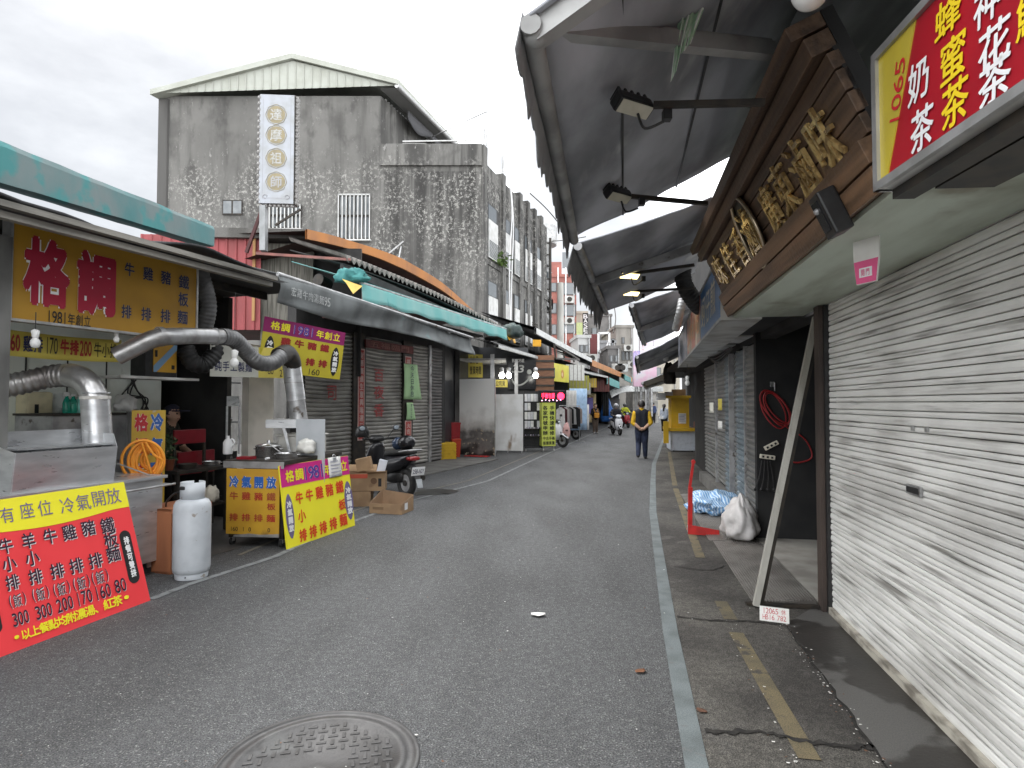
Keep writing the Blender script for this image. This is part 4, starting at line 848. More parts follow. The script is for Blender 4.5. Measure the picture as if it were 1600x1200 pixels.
bx = pbox(fr, 188, 216, 827, 914); pill(b, bx[0]+.03, bx[1]-.03, bx[2], bx[3], INK); b.text('排餐可雙拼', bx[0]+.055, bx[1]-.055, bx[2]+.05, bx[3]-.05, WHI, y=-.0075, off=.05, vert=True, gap=0)
pill(b, X0+.005, X0+.085, .15, .5, INK)
b.done('lettering', t)

# yellow and pink menu board
FB, WB, HB = board((449, 859), (555, 821), (436, 728)); fr = FB
t = thing('menu_board', 'yellow menu board with a pink header leaning on the wheeled cart', 'menu board', fr)
MP = mat('menu_pink', (.68, .03, .26), (.62, .028, .23), s=3, rough=.35); RO = mat('orange_red_ink', (.70, .06, .015), rough=.5); VI = mat('violet_ink', (.10, .05, .30), rough=.5)
b = B(fr); b.box(0, WB, 0, .018, 0, HB, MY, bev=.003); b.done('panel', t)
zc = fr.hit(441, 762).z; b = B(fr); b.box(.004, WB-.004, -.003, -.0004, zc, HB-.003, MP); b.done('header', t)
b = B(fr)
def rowpx(tx, x0, y0, x1, y1, w, h, mt, sh=None, off=.02):
    n = len(tx)
    for k, ch in enumerate(tx):
        f = k/max(1, n-1); x, y = x0+(x1-x0)*f, y0+(y1-y0)*f
        if ch != ' ': tb(ch, (x-w, x+w, y-h, y+h), mt, sh, off=off, gap=0, fr_=fr, so=0)
rowpx('格調', 452, 744, 467, 741, 7, 10, MATS['menu_yellow'], off=.04); rowpx('1981', 477, 740, 502, 735, 4.6, 10.5, VI, WHI, off=.03); rowpx('年創立', 510, 734, 536, 728, 6, 9, MATS['menu_yellow'], off=.03)
rowpx('牛牛雞豬鐵', 467, 778, 530, 761, 6.2, 10.5, RO, off=.035); rowpx('小', 471, 806, 471, 806, 6.2, 11, RO, off=.03); rowpx('板', 534, 788, 534, 788, 5.5, 9, RO, off=.035); rowpx('排排排排麵', 473, 836, 536, 812, 6.2, 10.5, RO, off=.04)
for x, y, hh in ((453, 807, 36), (545, 782, 31)):
    bx = pbox(fr, x-6.5, x+6.5, y-hh, y+hh); m = (bx[0]+bx[1])/2; r = (bx[1]-bx[0])/2; cz_ = (bx[2]+bx[3])/2; q = (bx[3]-bx[2])/2
    b.prism([(m+r*cos(a)*abs(cos(a))**.2, cz_+q*sin(a)) for a in [2*pi*k/24 for k in range(24)]], -.003, -.0004, NV); b.text('冷氣開放', m-r*.62, m+r*.62, cz_-q*.7, cz_+q*.7, WHI, y=-.006, off=.06, vert=True, gap=.02)
b.done('lettering', t)
bx = pbox(fr, 512, 532, 714, 745); b = B(fr); b.grid(lambda u, v: (bx[0]+(bx[1]-bx[0])*u, -.012-.01*sin(u*3)*(1-v), bx[2]+(bx[3]-bx[2])*v), 5, 5, PAPER, t=.001); pp = b.done('clipped_paper', label='white printed sheet clipped to the top of the yellow board', cat='paper')
b = B(fr); GI = mat('faint_grey_ink', (.35, .35, .42), rough=.8)
for k in range(5): z = bx[3]-.05-.045*k; b.box(bx[0]+.03, bx[0]+(bx[1]-bx[0])*(.9 if k % 2 else .7), -.0275, -.0255, z-.012, z, GI)
b.done('print', pp)
b = B(fr); h = fr.hit(521, 716); b.box(h.x-.04, h.x+.04, -.02, .03, h.z-.03, h.z+.01, STEEL, bev=.005).tube(arc((h.x, -.01, h.z+.02), .03, 0, pi, 8, (1, 0, 0), (0, 0, 1)), .005, STEEL, n=6); b.done('bulldog_clip', label='steel bulldog clip on the top edge of the yellow board', cat='clip')

# wheeled grill cart with the worn yellow sign
o = G(356, 852); e = G(441, 856); C2 = F(o, e-o); W2 = (e-o).length; z2 = C2.hit(395, 719).z
t = thing('grill_cart', 'wheeled grill cart with a worn yellow sign on its end', 'food cart', C2)
b = B(C2)
for x in (.02, W2-.02):
    for y in (.03, 1.35): b.box(x-.02, x+.02, y-.02, y+.02, .09, z2-.04, IRON)
for z in (.10, z2-.16): b.box(0, W2, .01, 1.38, z, z+.03, IRON)
b.done('frame', t)
b = B(C2); b.box(-.05, W2+.03, -.03, 1.42, z2-.05, z2, IRON, bev=.006); b.box(-.05, W2+.03, -.035, -.031, z2-.09, z2-.012, STEELD); b.done('counter_top', t)
b = B(C2); b.box(.03, W2-.03, .06, 1.3, .14, z2-.17, DARKW); b.done('shelf', t)
for x in (.03, W2-.03):
    for y in (.04, 1.33):
        b = B(C2); b.disc((x, y, .045), (1, 0, 0), .045, .03, RUBBER, n=16).box(x-.022, x+.022, y-.02, y+.02, .045, .092, STEELD); b.done('wheel', t)
SY2 = mat('worn_yellow_sign', (.62, .36, .03), (.55, .30, .03), s=3, rough=.55, c3=(.16, .10, .03), s3=3.2, t3=.62, w3=.16, st3=(1, 1, .7))
sg = [C2.hit(*p, -.03) for p in ((352, 733), (433, 732), (440, 834), (356, 837))]; xa_, xb_, za_, zb2 = (sg[0].x+sg[3].x)/2, (sg[1].x+sg[2].x)/2, (sg[2].z+sg[3].z)/2, (sg[0].z+sg[1].z)/2
b = B(C2); b.box(xa_, xb_, -.035, -.022, za_, zb2, SY2); b.prism([(xa_+.1, za_-.012), (xa_+.3, za_+.012), (xa_+.45, za_+.004), (xb_, za_+.02), (xb_, za_-.02), (xa_+.1, za_-.03)], -.036, -.022, ALU); bd = b.done('sign_board', t)
b = B(C2); w_, h_ = xb_-xa_, zb2-za_
def cell(ch, u, v, du, dv, mt, out=None, off=.03):
    bx = (xa_+w_*(u-du), xa_+w_*(u+du), za_+h_*(v-dv), za_+h_*(v+dv))
    if out: b.text(ch, *bx, out, y=-.038, off=.09, gap=0)
    b.text(ch, *bx, mt, y=-.041, off=off, gap=0)
RW = mat('worn_red_ink', (.45, .04, .02), (.38, .10, .03), s=9, rough=.6)
for k, ch in enumerate('冷氣開放'): cell(ch, .15+.235*k, .80, .095, .095, BLUEP, WHI, off=.05)
for k, ch in enumerate('牛雞豬鐵'): cell(ch, .15+.235*k, .585, .085, .065, RW)
cell('板', .86, .435, .085, .055, RW)
for k, ch in enumerate('排排排麵'): cell(ch, .15+.235*k, .26, .085, .06, RW)
for ch, u in (('1', .11), ('6', .16), ('0', .21), ('1', .34), ('0', .46), ('0', .82)): cell(ch, u, .08, .024, .032, INK, off=.0)
b.done('lettering', bd)
# steel shield, hood and duct on the grill cart
o = D(455, 735, 7.7); SHF = F((o.x, o.y, 0), (1, .05, 0)); t = thing('steel_screen', 'plain grey steel screen with a side hood behind the yellow menu board', 'screen', SHF, loc=o)
a = SHF.hit(463, 655); c = SHF.hit(507, 740); b = B(SHF); b.box(a.x, c.x, 0, .02, c.z-.55, a.z, mat('brushed_grey_steel', (.46, .48, .50), (.40, .42, .44), s=3, rough=.5, metal=.5)); b.done('plate', t)
e = SHF.hit(416, 658); b = B(SHF); b.box(e.x, a.x, -.02, .5, a.z-.11, a.z-.005, STEEL); b.bar((e.x+.22, .0, a.z-.11), (a.x-.05, .0, a.z-.5), .03, .03, STEEL); b.done('hood', t)
# dark duct crossing the stall
DD = mat('dusky_steel_duct', (.46, .46, .46), (.26, .25, .24), s=5, det=7, rough=.36, metal=.75)
d2 = thing('exhaust_duct', 'long dull steel duct zigzagging across the dark stall to the grill', 'duct', loc=D(470, 650, 8.3))
b = B(); b.tube(spline([D(182, 557, 5.75), D(212, 542, 5.8), D(238, 530, 5.85), D(262, 526, 5.95), D(300, 525, 6.3), D(345, 526, 6.75)], 6), .085, DD, n=18); b.done('pipe', d2)
for px, Y in ((250, 5.9), (335, 6.65)): b = B(); b.tube([D(px-4, 526, Y-.02), D(px+4, 526, Y+.02)], .096, STEELD, n=18); b.done('joint', d2)
flex('', [D(345, 526, 6.75), D(365, 530, 6.95), D(385, 550, 7.2), D(403, 566, 7.3), D(425, 567, 7.45), D(440, 556, 7.6)], .092, mat('dull_flexible_duct', (.22, .22, .22), (.12, .12, .12), s=6, rough=.5, metal=.6), name='flexible_hose', ridge=.06, parent=d2)
b = B(); b.tube(spline([D(436, 557, 7.6), D(448, 552, 7.8), D(455, 562, 7.95), D(457, 572, 8.0)], 5), .115, IRON, n=14); b.done('elbow', d2)
b = B(); b.tube([D(455, 566, 8.0), D(463, 625, 8.05)], .118, STEEL, n=20); b.tube([D(463, 625, 8.05), D(468, 664, 8.05)], .112, STEELD, n=20); b.tube([D(459, 597, 8.02), D(459, 599, 8.02)], .122, STEELD, n=20); b.done('chimney', d2)

# cookware on the grill cart
STP = mat('polished_pot_steel', (.6, .6, .6), (.45, .44, .43), s=6, rough=.25, metal=.9)
def pot(label, p, r, h, mt=STP, lid=False, name='cooking_pot', fill=None):
    M = Matrix.Translation(p); t = thing(name, label, 'pot', loc=Vector(p), group='pots and pans on the grill cart'); b = B(); b.lathe([(r*.96, 0), (r, .01), (r, h), (r*1.04, h+.006), (r*.97, h), (r*.95, .02), (0, .02)], mt, n=26, M=M, cap=False); b.done('pot_body', t)
    b = B()
    for s in (-1, 1): b.tube(arc(Vector(p)+Vector((s*r, 0, h*.75)), .03, -pi/2, pi/2, 6, (s, 0, 0), (0, 1, 0)), .006, mt, n=6)
    b.done('handle', t)
    if lid: b = B(); b.lathe([(r*1.03, h+.004), (r*.9, h+.02), (r*.3, h+.04), (.02, h+.045), (.02, h+.07), (0, h+.072)], mt, n=26, M=M); b.done('lid', t)
    return t
pot('wide steel pot with a lid on the grill cart', C2.w(.22, .45, z2), .15, .13, lid=True)
pot('low steel pan with a spoon at the right of the grill cart', C2.w(W2-.13, .3, z2), .13, .06, name='frying_pan')
pot('dark iron pot behind the wide lidded pot', C2.w(.18, 1.0, z2), .14, .14, mt=IRON)
b = B(C2); b.tube([(W2-.16, .3, z2+.03), (W2-.33, .2, z2+.19)], .006, STP, n=6).ball((W2-.15, .3, z2+.03), .03, STP, n=6, sc=(1, 1, .5)); b.done('ladle', label='steel ladle standing in the low pan', cat='ladle')
b = B(C2); b.box(.06, .24, .05, .17, z2+.001, z2+.03, flat('#8a1420')); b.done('red_cloth', label='folded dark red cloth on the front edge of the grill cart', cat='cloth')
b = B(C2); b.disc((W2-.25, .08, z2+.014), (0, 1, 0), .013, .07, WHI, n=12); b.done('paper_roll', label='short white paper roll on the front edge of the grill cart', cat='paper roll')
p = C2.w(W2-.08, .95, z2+.001); fr = F(p, C2.w(1, 0, 0)-C2.w(0, 0, 0)); t = thing('plastic_tub', 'big cloudy white plastic tub at the back of the grill cart', 'tub', fr); b = B(fr); b.box(-.46, .02, -.2, .2, 0, .24, mat('cloudy_plastic', (.62, .61, .57), (.52, .50, .46), s=5, rough=.4), bev=.03); b.done('tub_body', t); b = B(fr); b.box(-.48, .04, -.22, .22, .24, .26, flat('#c9c7c0'), bev=.01); b.done('rim', t)
b = B(C2); crumple(b, (W2-.06, .62, z2+.10), .11, .10, .10, flat('#d8d6cf', rough=.25), 2.2, .4, n=12); b.done('plastic_bag', label='crumpled clear bag between the pan and the white tub', cat='plastic bag')
b = B(C2); x = C2.hit(356, 705, .7).x; b.lathe([(.055, 0), (.06, .02), (.06, .15), (.035, .19), (.02, .20), (.02, .235)], WHI, n=14, M=Matrix.Translation((x, .7, z2+.001))); b.tube(arc((x+.05, .7, z2+.15), .045, -pi/2, pi/2, 7, (1, 0, 0), (0, 0, 1)), .011, WHI, n=6); b.done('plastic_jug', label='white handled plastic jug left of the lidded pot', cat='jug')
# upright steel stand on the cart
st_ = [C2.hit(p, 625, .75).x for p in (355, 374)]; zt3 = C2.hit(365, 619, .75).z; t = thing('order_stand', 'tall steel two-legged stand with a plate on top on the grill cart', 'stand', C2, loc=C2.w(st_[0], .75, z2)); b = B(C2); b.box(st_[0], st_[1], .74, .75, zt3-.13, zt3, STEEL); b.done('plate', t)
for x in st_: b = B(C2); b.box(x-.009, x+.009, .74, .76, z2+.001, zt3-.13, STEEL); b.done('leg', t)

# back of the stall: cooker row, ticket machine, shelf, person
o = SF.w(sx(300, 2.2), 2.2, 0); t = thing('gas_range', 'black gas range with steel burners in the dark stall', 'cooker', SF, loc=o); xa_, xb_ = sx(275, 2.2), sx(372, 2.2); b = B(SF); b.box(xa_, xb_, 2.2, 2.9, .05, .85, BLACKP); b.done('body', t)
for k in range(4):
    x = xa_+(xb_-xa_)*(k+.5)/4; b = B(SF); b.lathe([(.10, 0), (.12, .02), (.09, .05), (.05, .05)], IRON, n=14, M=Matrix.Translation((x, 2.5, .85))); b.done('burner', t); b = B(SF); b.disc((x, 2.19, .76), (0, 1, 0), .028, .03, STP, n=12); b.done('knob', t)
for k, (px, lid, lb) in enumerate(((278, True, 'small steel pot leftmost on the black range'), (300, False, 'steel pot second on the black range'), (322, True, 'dark pot third on the black range'), (346, False, 'bright steel pot last on the black range'))):
    pot(lb, SF.w(sx(px, 2.5, 660), 2.5, .905), .10, .10, lid=lid, mt=IRON if k == 2 else STP)
z = SF.hit(240, 589, .9).z; b = B(SF); b.box(sx(178, .9, 585), sx(302, .9, 589), .8, 1.15, z-.03, z, WHITEP); b.done('wall_shelf', label='long pale shelf carrying the ticket machine', cat='shelf')
xa_, xb_ = sx(240, .85, 560), sx(276, .85, 560); zz1 = SF.hit(258, 538, .85).z; t = thing('ticket_machine', 'dark box machine with an orange and blue front on the shelf', 'machine', SF, loc=SF.w(xa_, .85, z)); b = B(SF); b.box(xa_-.1, xb_+.02, .86, 1.1, z+.001, zz1+.04, BLACKP, bev=.01); b.done('body', t)
b = B(SF); w_ = xb_-xa_; b.box(xa_, xb_, .852, .859, z+.06, zz1, mat('orange_print', (.55, .30, .03), rough=.4)); b.prism([(xa_, z+.06), (xa_+.04, z+.06), (xb_, zz1-.06), (xb_, zz1), (xb_-.04, zz1), (xa_, z+.13)], .847, .851, mat('blue_print', (.18, .32, .48), rough=.4)).box(xa_+.02, xa_+.05, .846, .851, zz1-.16, zz1-.08, INK).box(xb_-.07, xb_-.03, .846, .851, z+.1, z+.15, INK); b.done('front_plate', t)
for i, (px, py, w, h, y) in enumerate(((298, 682, 48, 24, 1.0), (308, 722, 55, 40, 1.1))):
    p = SF.hit(px, py, y); p2 = SF.hit(px+w/2, py, y); hw = p2.x-p.x; b = B(SF); hh = h/2/950*7.2; b.box(p.x-hw, p.x+hw, y, y+.03, p.z-hh, p.z+hh, flat('#7a1420', rough=.35), bev=.01)
    b.box(p.x-hw, p.x-hw+.03, y, y+.03, .01, p.z-hh, IRON).box(p.x+hw-.03, p.x+hw, y, y+.03, .01, p.z-hh, IRON); b.done('red_panel_seat' if 0 else 'red_bench', label=('dark red bench back in front of the black range', 'lower dark red bench back behind the gas cylinder')[i], cat='bench', group='red benches inside the stall')
xa_, xb_ = sx(262, .75, 730), sx(345, .75, 730); t = thing('work_table', 'dark steel table with pans behind the gas cylinder', 'table', SF, loc=SF.w(xa_, .75, 0)); b = B(SF); b.box(xa_, xb_, .6, 1.0, .80, .84, IRON); b.box(xa_, xb_, .62, .98, .35, .37, IRON); b.done('table_top', t)
for x in (xa_+.03, xb_-.03):
    for y in (.63, .97): b = B(SF); b.box(x-.02, x+.02, y-.02, y+.02, .01, .80, IRON); b.done('leg', t)
for px, r, lb in ((293, .11, 'wide flat pan on the dark steel table'), (331, .10, 'second flat steel pan nearer the cart on the dark table')): pot(lb, SF.w(sx(px, .8, 720), .8, .842), r, .05, mt=IRON if r > .105 else STP, name='frying_pan')
pot('round steel pot on the lower shelf of the dark table', SF.w(sx(298, .8, 760), .8, .372), .10, .12)
pot('second round pot on the lower shelf of the dark table', SF.w(sx(327, .8, 760), .8, .372), .12, .10, mt=IRON)
p = SF.hit(336, 815, .55); b = B(SF); crumple(b, (p.x, .62, .48), .10, .08, .12, flat('#cfc8b8', rough=.7), 6.1, .3, n=12); b.box(p.x-.1, p.x+.1, .55, .72, .36, .40, IRON); b.done('cloth_bundle', label='pale crumpled cloth bundle beside the grill cart', cat='cloth')
p = SF.hit(275, 700, .72); b = B(SF); b.lathe([(.05, 0), (.07, .12), (.075, .13)], flat('#6b3a24'), n=14, M=Matrix.Translation((p.x-.03, .8, .842))); t = b.done('potted_plant', label='potted dark green plant on the dark steel table', cat='plant', origin=SF.w(p.x-.03, .8, .842))
b = B(SF); GRN = mat('dark_leaf', (.03, .055, .022), (.05, .09, .03), s=20, rough=.6)
for k in range(90):
    a = random.random()*6.3; r = random.random()*.10; zc_ = .842+.12+random.random()*.30; c = Vector((p.x-.03+r*cos(a), .8+r*sin(a), zc_)); e1 = Vector((random.uniform(-1, 1), random.uniform(-1, 1), random.uniform(-.3, 1))).normalized()*.035; e2 = e1.cross(Vector((random.random(), 1, .3))).normalized()*.014
    b.add([c-e1, c+e2, c+e1, c-e2], [(0, 1, 2, 3)], GRN)
b.done('leaves', t)

# clutter of the dark stall: steel hood, hanging tools, cable tangle, second duct bend
t = thing('steel_hood', 'steel range hood above the pots in the dark stall', 'range hood', SF, loc=SF.w(sx(300, 2.4), 2.3, 1.9)); b = B(SF); xa_, xb_ = sx(272, 2.4, 610), sx(350, 2.4, 610); b.add([(xa_, 2.3, 1.75), (xb_, 2.3, 1.75), (xb_, 3.0, 1.75), (xa_, 3.0, 1.75), (xa_+.2, 2.6, 2.1), (xb_-.2, 2.6, 2.1), (xb_-.2, 3.0, 2.1), (xa_+.2, 3.0, 2.1)], [(0, 1, 2, 3), (4, 5, 6, 7), (0, 1, 5, 4), (1, 2, 6, 5), (2, 3, 7, 6), (3, 0, 4, 7)], STEELD); b.done('canopy', t)
for k in range(6):
    x = xa_+.15+.17*k; o_ = B(SF); o_.tube([(x, 2.28, 1.74), (x, 2.28, 1.48-.03*(k % 3))], .007, STP, n=6).ball((x, 2.28, 1.44-.03*(k % 3)), .045, STP, n=6, sc=(1, .5, 1)); o_.done('hanging_ladle', label='steel ladle hanging in the row under the range hood', cat='ladle', group='ladles hanging under the range hood')
b = B(SF)
for k in range(5):
    p_ = [SF.hit(*q, BW-.04) for q in ((204+3*k, 590), (212-6*k+9*(k % 2), 607+4*k), (222+4*(k % 3), 622), (232-3*k, 640))]; b.tube(spline(p_, 7), .009, BLACKP, n=5)
b.done('wall_cables', label='tangle of black cables on the pale wall left of the dark opening', cat='cable')
flex('dim ribbed duct sagging behind the ticket machine', [D(290, 545, 7.6), D(300, 565, 7.6), D(318, 570, 7.7), D(336, 552, 7.8), D(340, 535, 7.9)], .10, DUCT)
flex('grey ribbed duct rising beside the right end of the big signboard', [D(318, 520, 7.3), D(326, 480, 7.25), D(318, 440, 7.2), D(308, 415, 7.15)], .085, mat('dim_grey_duct', (.16, .16, .16), (.08, .08, .08), s=6, rough=.6), ridge=.10)
b = B(SF); p_ = SF.hit(300, 640, 3.9)
for k, (w, z, c) in enumerate(((1.3, 1.25, IRON), (1.3, 1.65, IRON), (1.3, 2.05, IRON))): b.box(p_.x-.6, p_.x+w-.1, 3.9, 4.25, z, z+.03, STEELD)
for k in range(11): b.lathe([(.07, 0), (.08, .02), (.08, .14), (.0, .15)], (STP, flat('#8d8f8c'), flat('#6d2a22'))[k % 3], n=10, M=Matrix.Translation((p_.x-.45+.115*k, 4.05, 1.28+.4*(k % 3))))
b.done('store_shelf', label='steel shelf of jars and pots at the back of the dark stall', cat='shelf')

# hanging banners in the stall
def banner(name, label, TL, TR, BL, cols, wav=.012):
    """hanging sheet by three corners; frame x along the top edge"""
    fr = F(BL, TR-TL, TL-BL); W_, H_ = (TR-TL).length, (TL-BL).length; t = thing(name, label, 'banner', fr)
    return fr, W_, H_, t
TL, TR, BL = D(414, 494, 8.1), D(540, 520, 9.3), D(403, 578, 8.1); fr, W_, H_, t = banner('menu_banner', 'tilted yellow banner with a purple header hanging over the grill', TL, TR, BL, 0)
b = B(fr); b.box(0, W_, 0, .008, 0, H_*.72, mat('shaded_banner_yellow', (.52, .44, .035), (.46, .38, .03), s=3, rough=.5)).box(0, W_, -.001, .008, H_*.722, H_, mat('purple_red_print', (.25, .015, .11), rough=.45)); b.done('sheet', t)  # yellow mixed darker to stand for the shade the banner hangs in
b = B(fr); b.text('格調', W_*.07, W_*.30, H_*.78, H_*.95, MATS['menu_yellow'], off=.03).text('1981', W_*.31, W_*.60, H_*.77, H_*.95, VI, y=-.008, off=.02).text('1981', W_*.31, W_*.60, H_*.77, H_*.95, WHI, y=-.005, off=.05).text('年創立', W_*.61, W_*.94, H_*.78, H_*.95, MATS['menu_yellow'], off=.02)
for k, ch in enumerate('雞牛豬鐵'): b.text(ch, W_*(.20+.16*k), W_*(.33+.16*k), H_*.52, H_*.68, DR, off=.05)
for k, ch in enumerate('排排'): b.text(ch, W_*(.52+.16*k), W_*(.65+.16*k), H_*.20, H_*.36, DR, off=.05)
b.text('160', W_*.56, W_*.72, H_*.03, H_*.15, INK, off=0)
for u in (.09, .90):
    m, r, cz_, q = W_*u, W_*.055, H_*.36, H_*.30; b.prism([(m+r*cos(a)*abs(cos(a))**.2, cz_+q*sin(a)) for a in [2*pi*k/24 for k in range(24)]], -.003, -.0004, INK); b.text('冷氣開放', m-r*.62, m+r*.62, cz_-q*.75, cz_+q*.75, WHI, y=-.006, off=.05, vert=True)
b.done('lettering', t)
TL, TR, BL = D(328, 538, 7.7), D(450, 545, 8.35), D(328, 588, 7.7); fr, W_, H_, t = banner('menu_banner', 'pale banner with faded lettering and a yellow end behind the white bulb', TL, TR, BL, 0)
b = B(fr); b.box(0, W_*.6, 0, .008, 0, H_, mat('dingy_white_sheet', (.50, .50, .44), (.40, .40, .35), s=2, rough=.6)).box(W_*.601, W_, 0, .008, 0, H_, MATS['yellow_banner']); b.done('sheet', t)
b = B(fr); b.text('純手工製麵', W_*.05, W_*.52, H_*.16, H_*.50, INKN, off=.02).text('80', W_*.72, W_*.80, H_*.12, H_*.34, INK, off=0).text('2', W_*.88, W_*.92, H_*.05, H_*.28, INK, off=0); b.done('lettering', t)
# ------------------------------------------------------------------ shuttered shop on the left
MA = radians(22); MO = G(690, 720); MF = F(MO, ang(MA))
mx = lambda px, py=640, y=0: MF.hit(px, py, y).x
mshop = thing('shuttered_shop', 'closed shop with four grey roller shutters under a tiled lean-to roof', 'shop', MF)
SH2 = mat('grey_roller_shutter', (.40, .385, .355), (.24, .23, .21), s=1.5, det=8, st=(1, 1, 2), rough=.42, metal=.3)
RCH = mat('faded_red_brushed_paint', (.42, .07, .07), (.30, .12, .11), s=14, rough=.8)
bays = [(476, 552), (567, 628), (641, 668), (671, 690)]
for i, (pa, pb) in enumerate(bays):
    xa_, xb_ = mx(pa), mx(pb); z = .05; prof = []
    while z < 3.2: prof += [(.012, z), (-.008, z+.02), (-.012, z+.05), (.004, z+.075), (.022, z+.082)]; z += .09
    q = len(prof); nx = 10; vs = []
    for k in range(nx+1):
        u = k/nx; vs += [(xa_+(xb_-xa_)*u, y+.01*mnoise.noise((u*3+i, zz*.8, 4)), zz-.035*sin(u*pi)*(1 if i < 2 else .3)*(zz/3)) for y, zz in prof]
    b = B(MF); b.add(vs, [(k*q+j, (k+1)*q+j, (k+1)*q+j+1, k*q+j+1) for k in range(nx) for j in range(q-1)], SH2 if i < 3 else mat('dark_roller_shutter', (.16, .155, .15), (.09, .088, .085), s=2, st=(1, 1, 3), rough=.5)); o = b.done('roller_shutter', mshop)
    if i == 1:
        b = B(MF)
        for ch, py in (('百', 586), ('夜', 613), ('香', 641)): bx = pbox(MF, 583, 599, py-11, py+11); b.text(ch, *bx, RCH, y=-.02, off=.03, gap=0)
        b.done('lettering', o)
    if i == 0: b = B(MF); bx = pbox(MF, 509, 526, 600, 626); b.text('司', *bx, RCH, y=-.02, off=.02, gap=0); b.done('lettering', o)
    if i == 2: b = B(MF); bx = pbox(MF, 647, 656, 599, 612); b.text('四', *bx, RCH, y=-.02, off=.02, gap=0); b.done('lettering', o)
for pa, pb in ((549, 568), (627, 642), (668, 671.5)):
    b = B(MF); b.box(mx(pa), mx(pb), -.06, .05, .0, 3.25, IRON if pa != 668 else STEELD); b.done('post', mshop)
DARKM = mat('dark_maroon_paint', (.085, .025, .025), (.05, .018, .018), s=3, rough=.7)
b = B(MF); b.box(mx(460), mx(692), -.02, .1, 3.2, 3.9, DARKW).box(mx(460), mx(700), .1, .2, 0, 3.9, DARKW).box(mx(691), mx(703), .3, .55, .0, 3.9, mat('grey_plastered_pier', (.22, .21, .20), (.12, .115, .11), s=2.5, st=(1, 1, .4), rough=.8)); b.done('wall', mshop)
b = B(MF); b.box(mx(565), mx(640), -.11, -.07, 2.93, 3.12, mat('red_lintel_scroll', (.20, .045, .04), (.11, .03, .028), s=6, rough=.7)); b.text('五福臨門', mx(570), mx(634), 2.95, 3.10, mat('pale_red_ink', (.34, .14, .11), rough=.7), y=-.114, off=.01); b.done('lintel_scroll', mshop)
b = B(MF); b.box(mx(462), mx(700), -.75, -.62, 3.3, 3.52, DARKM); b.done('beam', mshop)
b = B(MF); b.box(mx(470), mx(712), -.9, .2, 3.6, 3.66, DARKW); b.done('soffit', mshop)
b = B(MF); b.box(mx(460), mx(712), -1.4, .0, .004, .03, CONC); b.done('step', mshop)
# couplets on the posts
PINKP = mat('faded_pink_paper', (.62, .44, .40), (.52, .36, .33), s=8, rough=.9); CR = mat('couplet_red', (.42, .05, .045), (.5, .14, .12), s=14, rough=.85)
def couplet(pa, pb, y0, y1, tx, label):
    bx = pbox(MF, pa, pb, y0, y1); b = B(MF); b.box(bx[0], bx[1], -.075, -.068, bx[2], bx[3], PINKP); t = b.done('door_couplet', label=label, cat='paper banner', group='red paper couplets on the shutter posts')
    b = B(MF); w = bx[1]-bx[0]; b.box(bx[0]+w*.12, bx[1]-w*.12, -.078, -.0755, bx[2]+.03, bx[3]-.03, CR); b.text(tx, bx[0]+w*.2, bx[1]-w*.2, bx[2]+.06, bx[3]-.06, PINKP, y=-.081, off=.04, vert=True); b.done('lettering', t)
couplet(555, 565.5, 545, 688, '財源廣進生意興隆達三江', 'long red and pink paper couplet on the left shutter post')
couplet(629, 639, 557, 575, '福', 'top scrap of a red couplet above the green paper'); couplet(629, 639, 657, 682, '大吉', 'short red couplet below the green papers')
GP = mat('pale_green_paper', (.44, .66, .36), (.40, .60, .33), s=4, rough=.85); INKB = mat('marker_ink', (.04, .05, .10), rough=.8)
def note(corners, tx, label, cat='notice'):
    bx = pbox(MF, *corners); b = B(MF); b.grid(lambda u, v: (bx[0]+(bx[1]-bx[0])*(u+.25*(1-v)**2*u), -.09-.05*(1-v)*u-.02*sin(v*3), bx[2]+(bx[3]-bx[2])*v), 6, 8, GP, t=.002); t = b.done('paper_notice', label=label, cat=cat, group='green paper notices on the shutter post')
    b = B(MF); w = bx[1]-bx[0]; hh = bx[3]-bx[2]; b.text(tx, bx[0]+w*.34, bx[0]+w*.62, bx[2]+hh*.06, bx[3]-hh*.05, INKB, y=-.155, off=-.005, vert=True); b.done('lettering', t)
note((626, 647, 569, 624), '今天日休息', 'bigger curling pale green paper with handwriting on the shutter post'); note((630, 640, 629, 656), '本日公休', 'small green paper strip under the bigger green paper')
# electricity box / pier bits
b = B(MF); bx = pbox(MF, 692, 699, 610, 650); b.box(bx[0], bx[1], .2, .299, bx[2], bx[3], WHITEP); b.done('meter_box', label='small pale box on the grey pier right of the shutters', cat='box')

# awnings over the shuttered shop
GREY_TEAL = mat('grey_teal_tarpaulin', (.19, .205, .205), (.07, .074, .074), s=1.3, det=9, st=(1, 1, .7), rough=.75, c3=(.16, .36, .35), s3=1.1, t3=.60, w3=.15)
a, c = D(434, 428, 7.95), D(738, 528, 13.5); t = thing('fabric_awning', 'drooping grey tarpaulin valance with faded white lettering in front of the shutters', 'awning', loc=a)
dd = (c-a).normalized(); nn = Vector((dd.y, -dd.x, 0)).normalized()
def fa(u, v):
    p = a.lerp(c, u); h = (.36-.01*u)*(1+.12*sin(u*7+.5)); return p-Vector((0, 0, h*v))+nn*(.05*sin(v*3.0+u*5)+.03*sin(u*21+v*6)*v)
b = B(); b.grid(fa, 60, 8, GREY_TEAL, t=.006); b.done('valance', t)
b = B(); b.tube([a, c], .03, STEELD); b.done('front_bar', t)
b = B(); back_ = nn*-1.35+Vector((0, 0, .38)); b.grid(lambda u, v: a.lerp(c, u)+back_*v+Vector((0, 0, .03*sin(u*20)*v)), 20, 4, GREY_TEAL, t=.01); b.done('canopy', t)
for u in (.18, .82): b = B(); b.bar(a.lerp(c, u)-Zv*.04, a.lerp(c, u)+back_-Zv*.1, .05, .05, STEELD); b.done('arm', t)
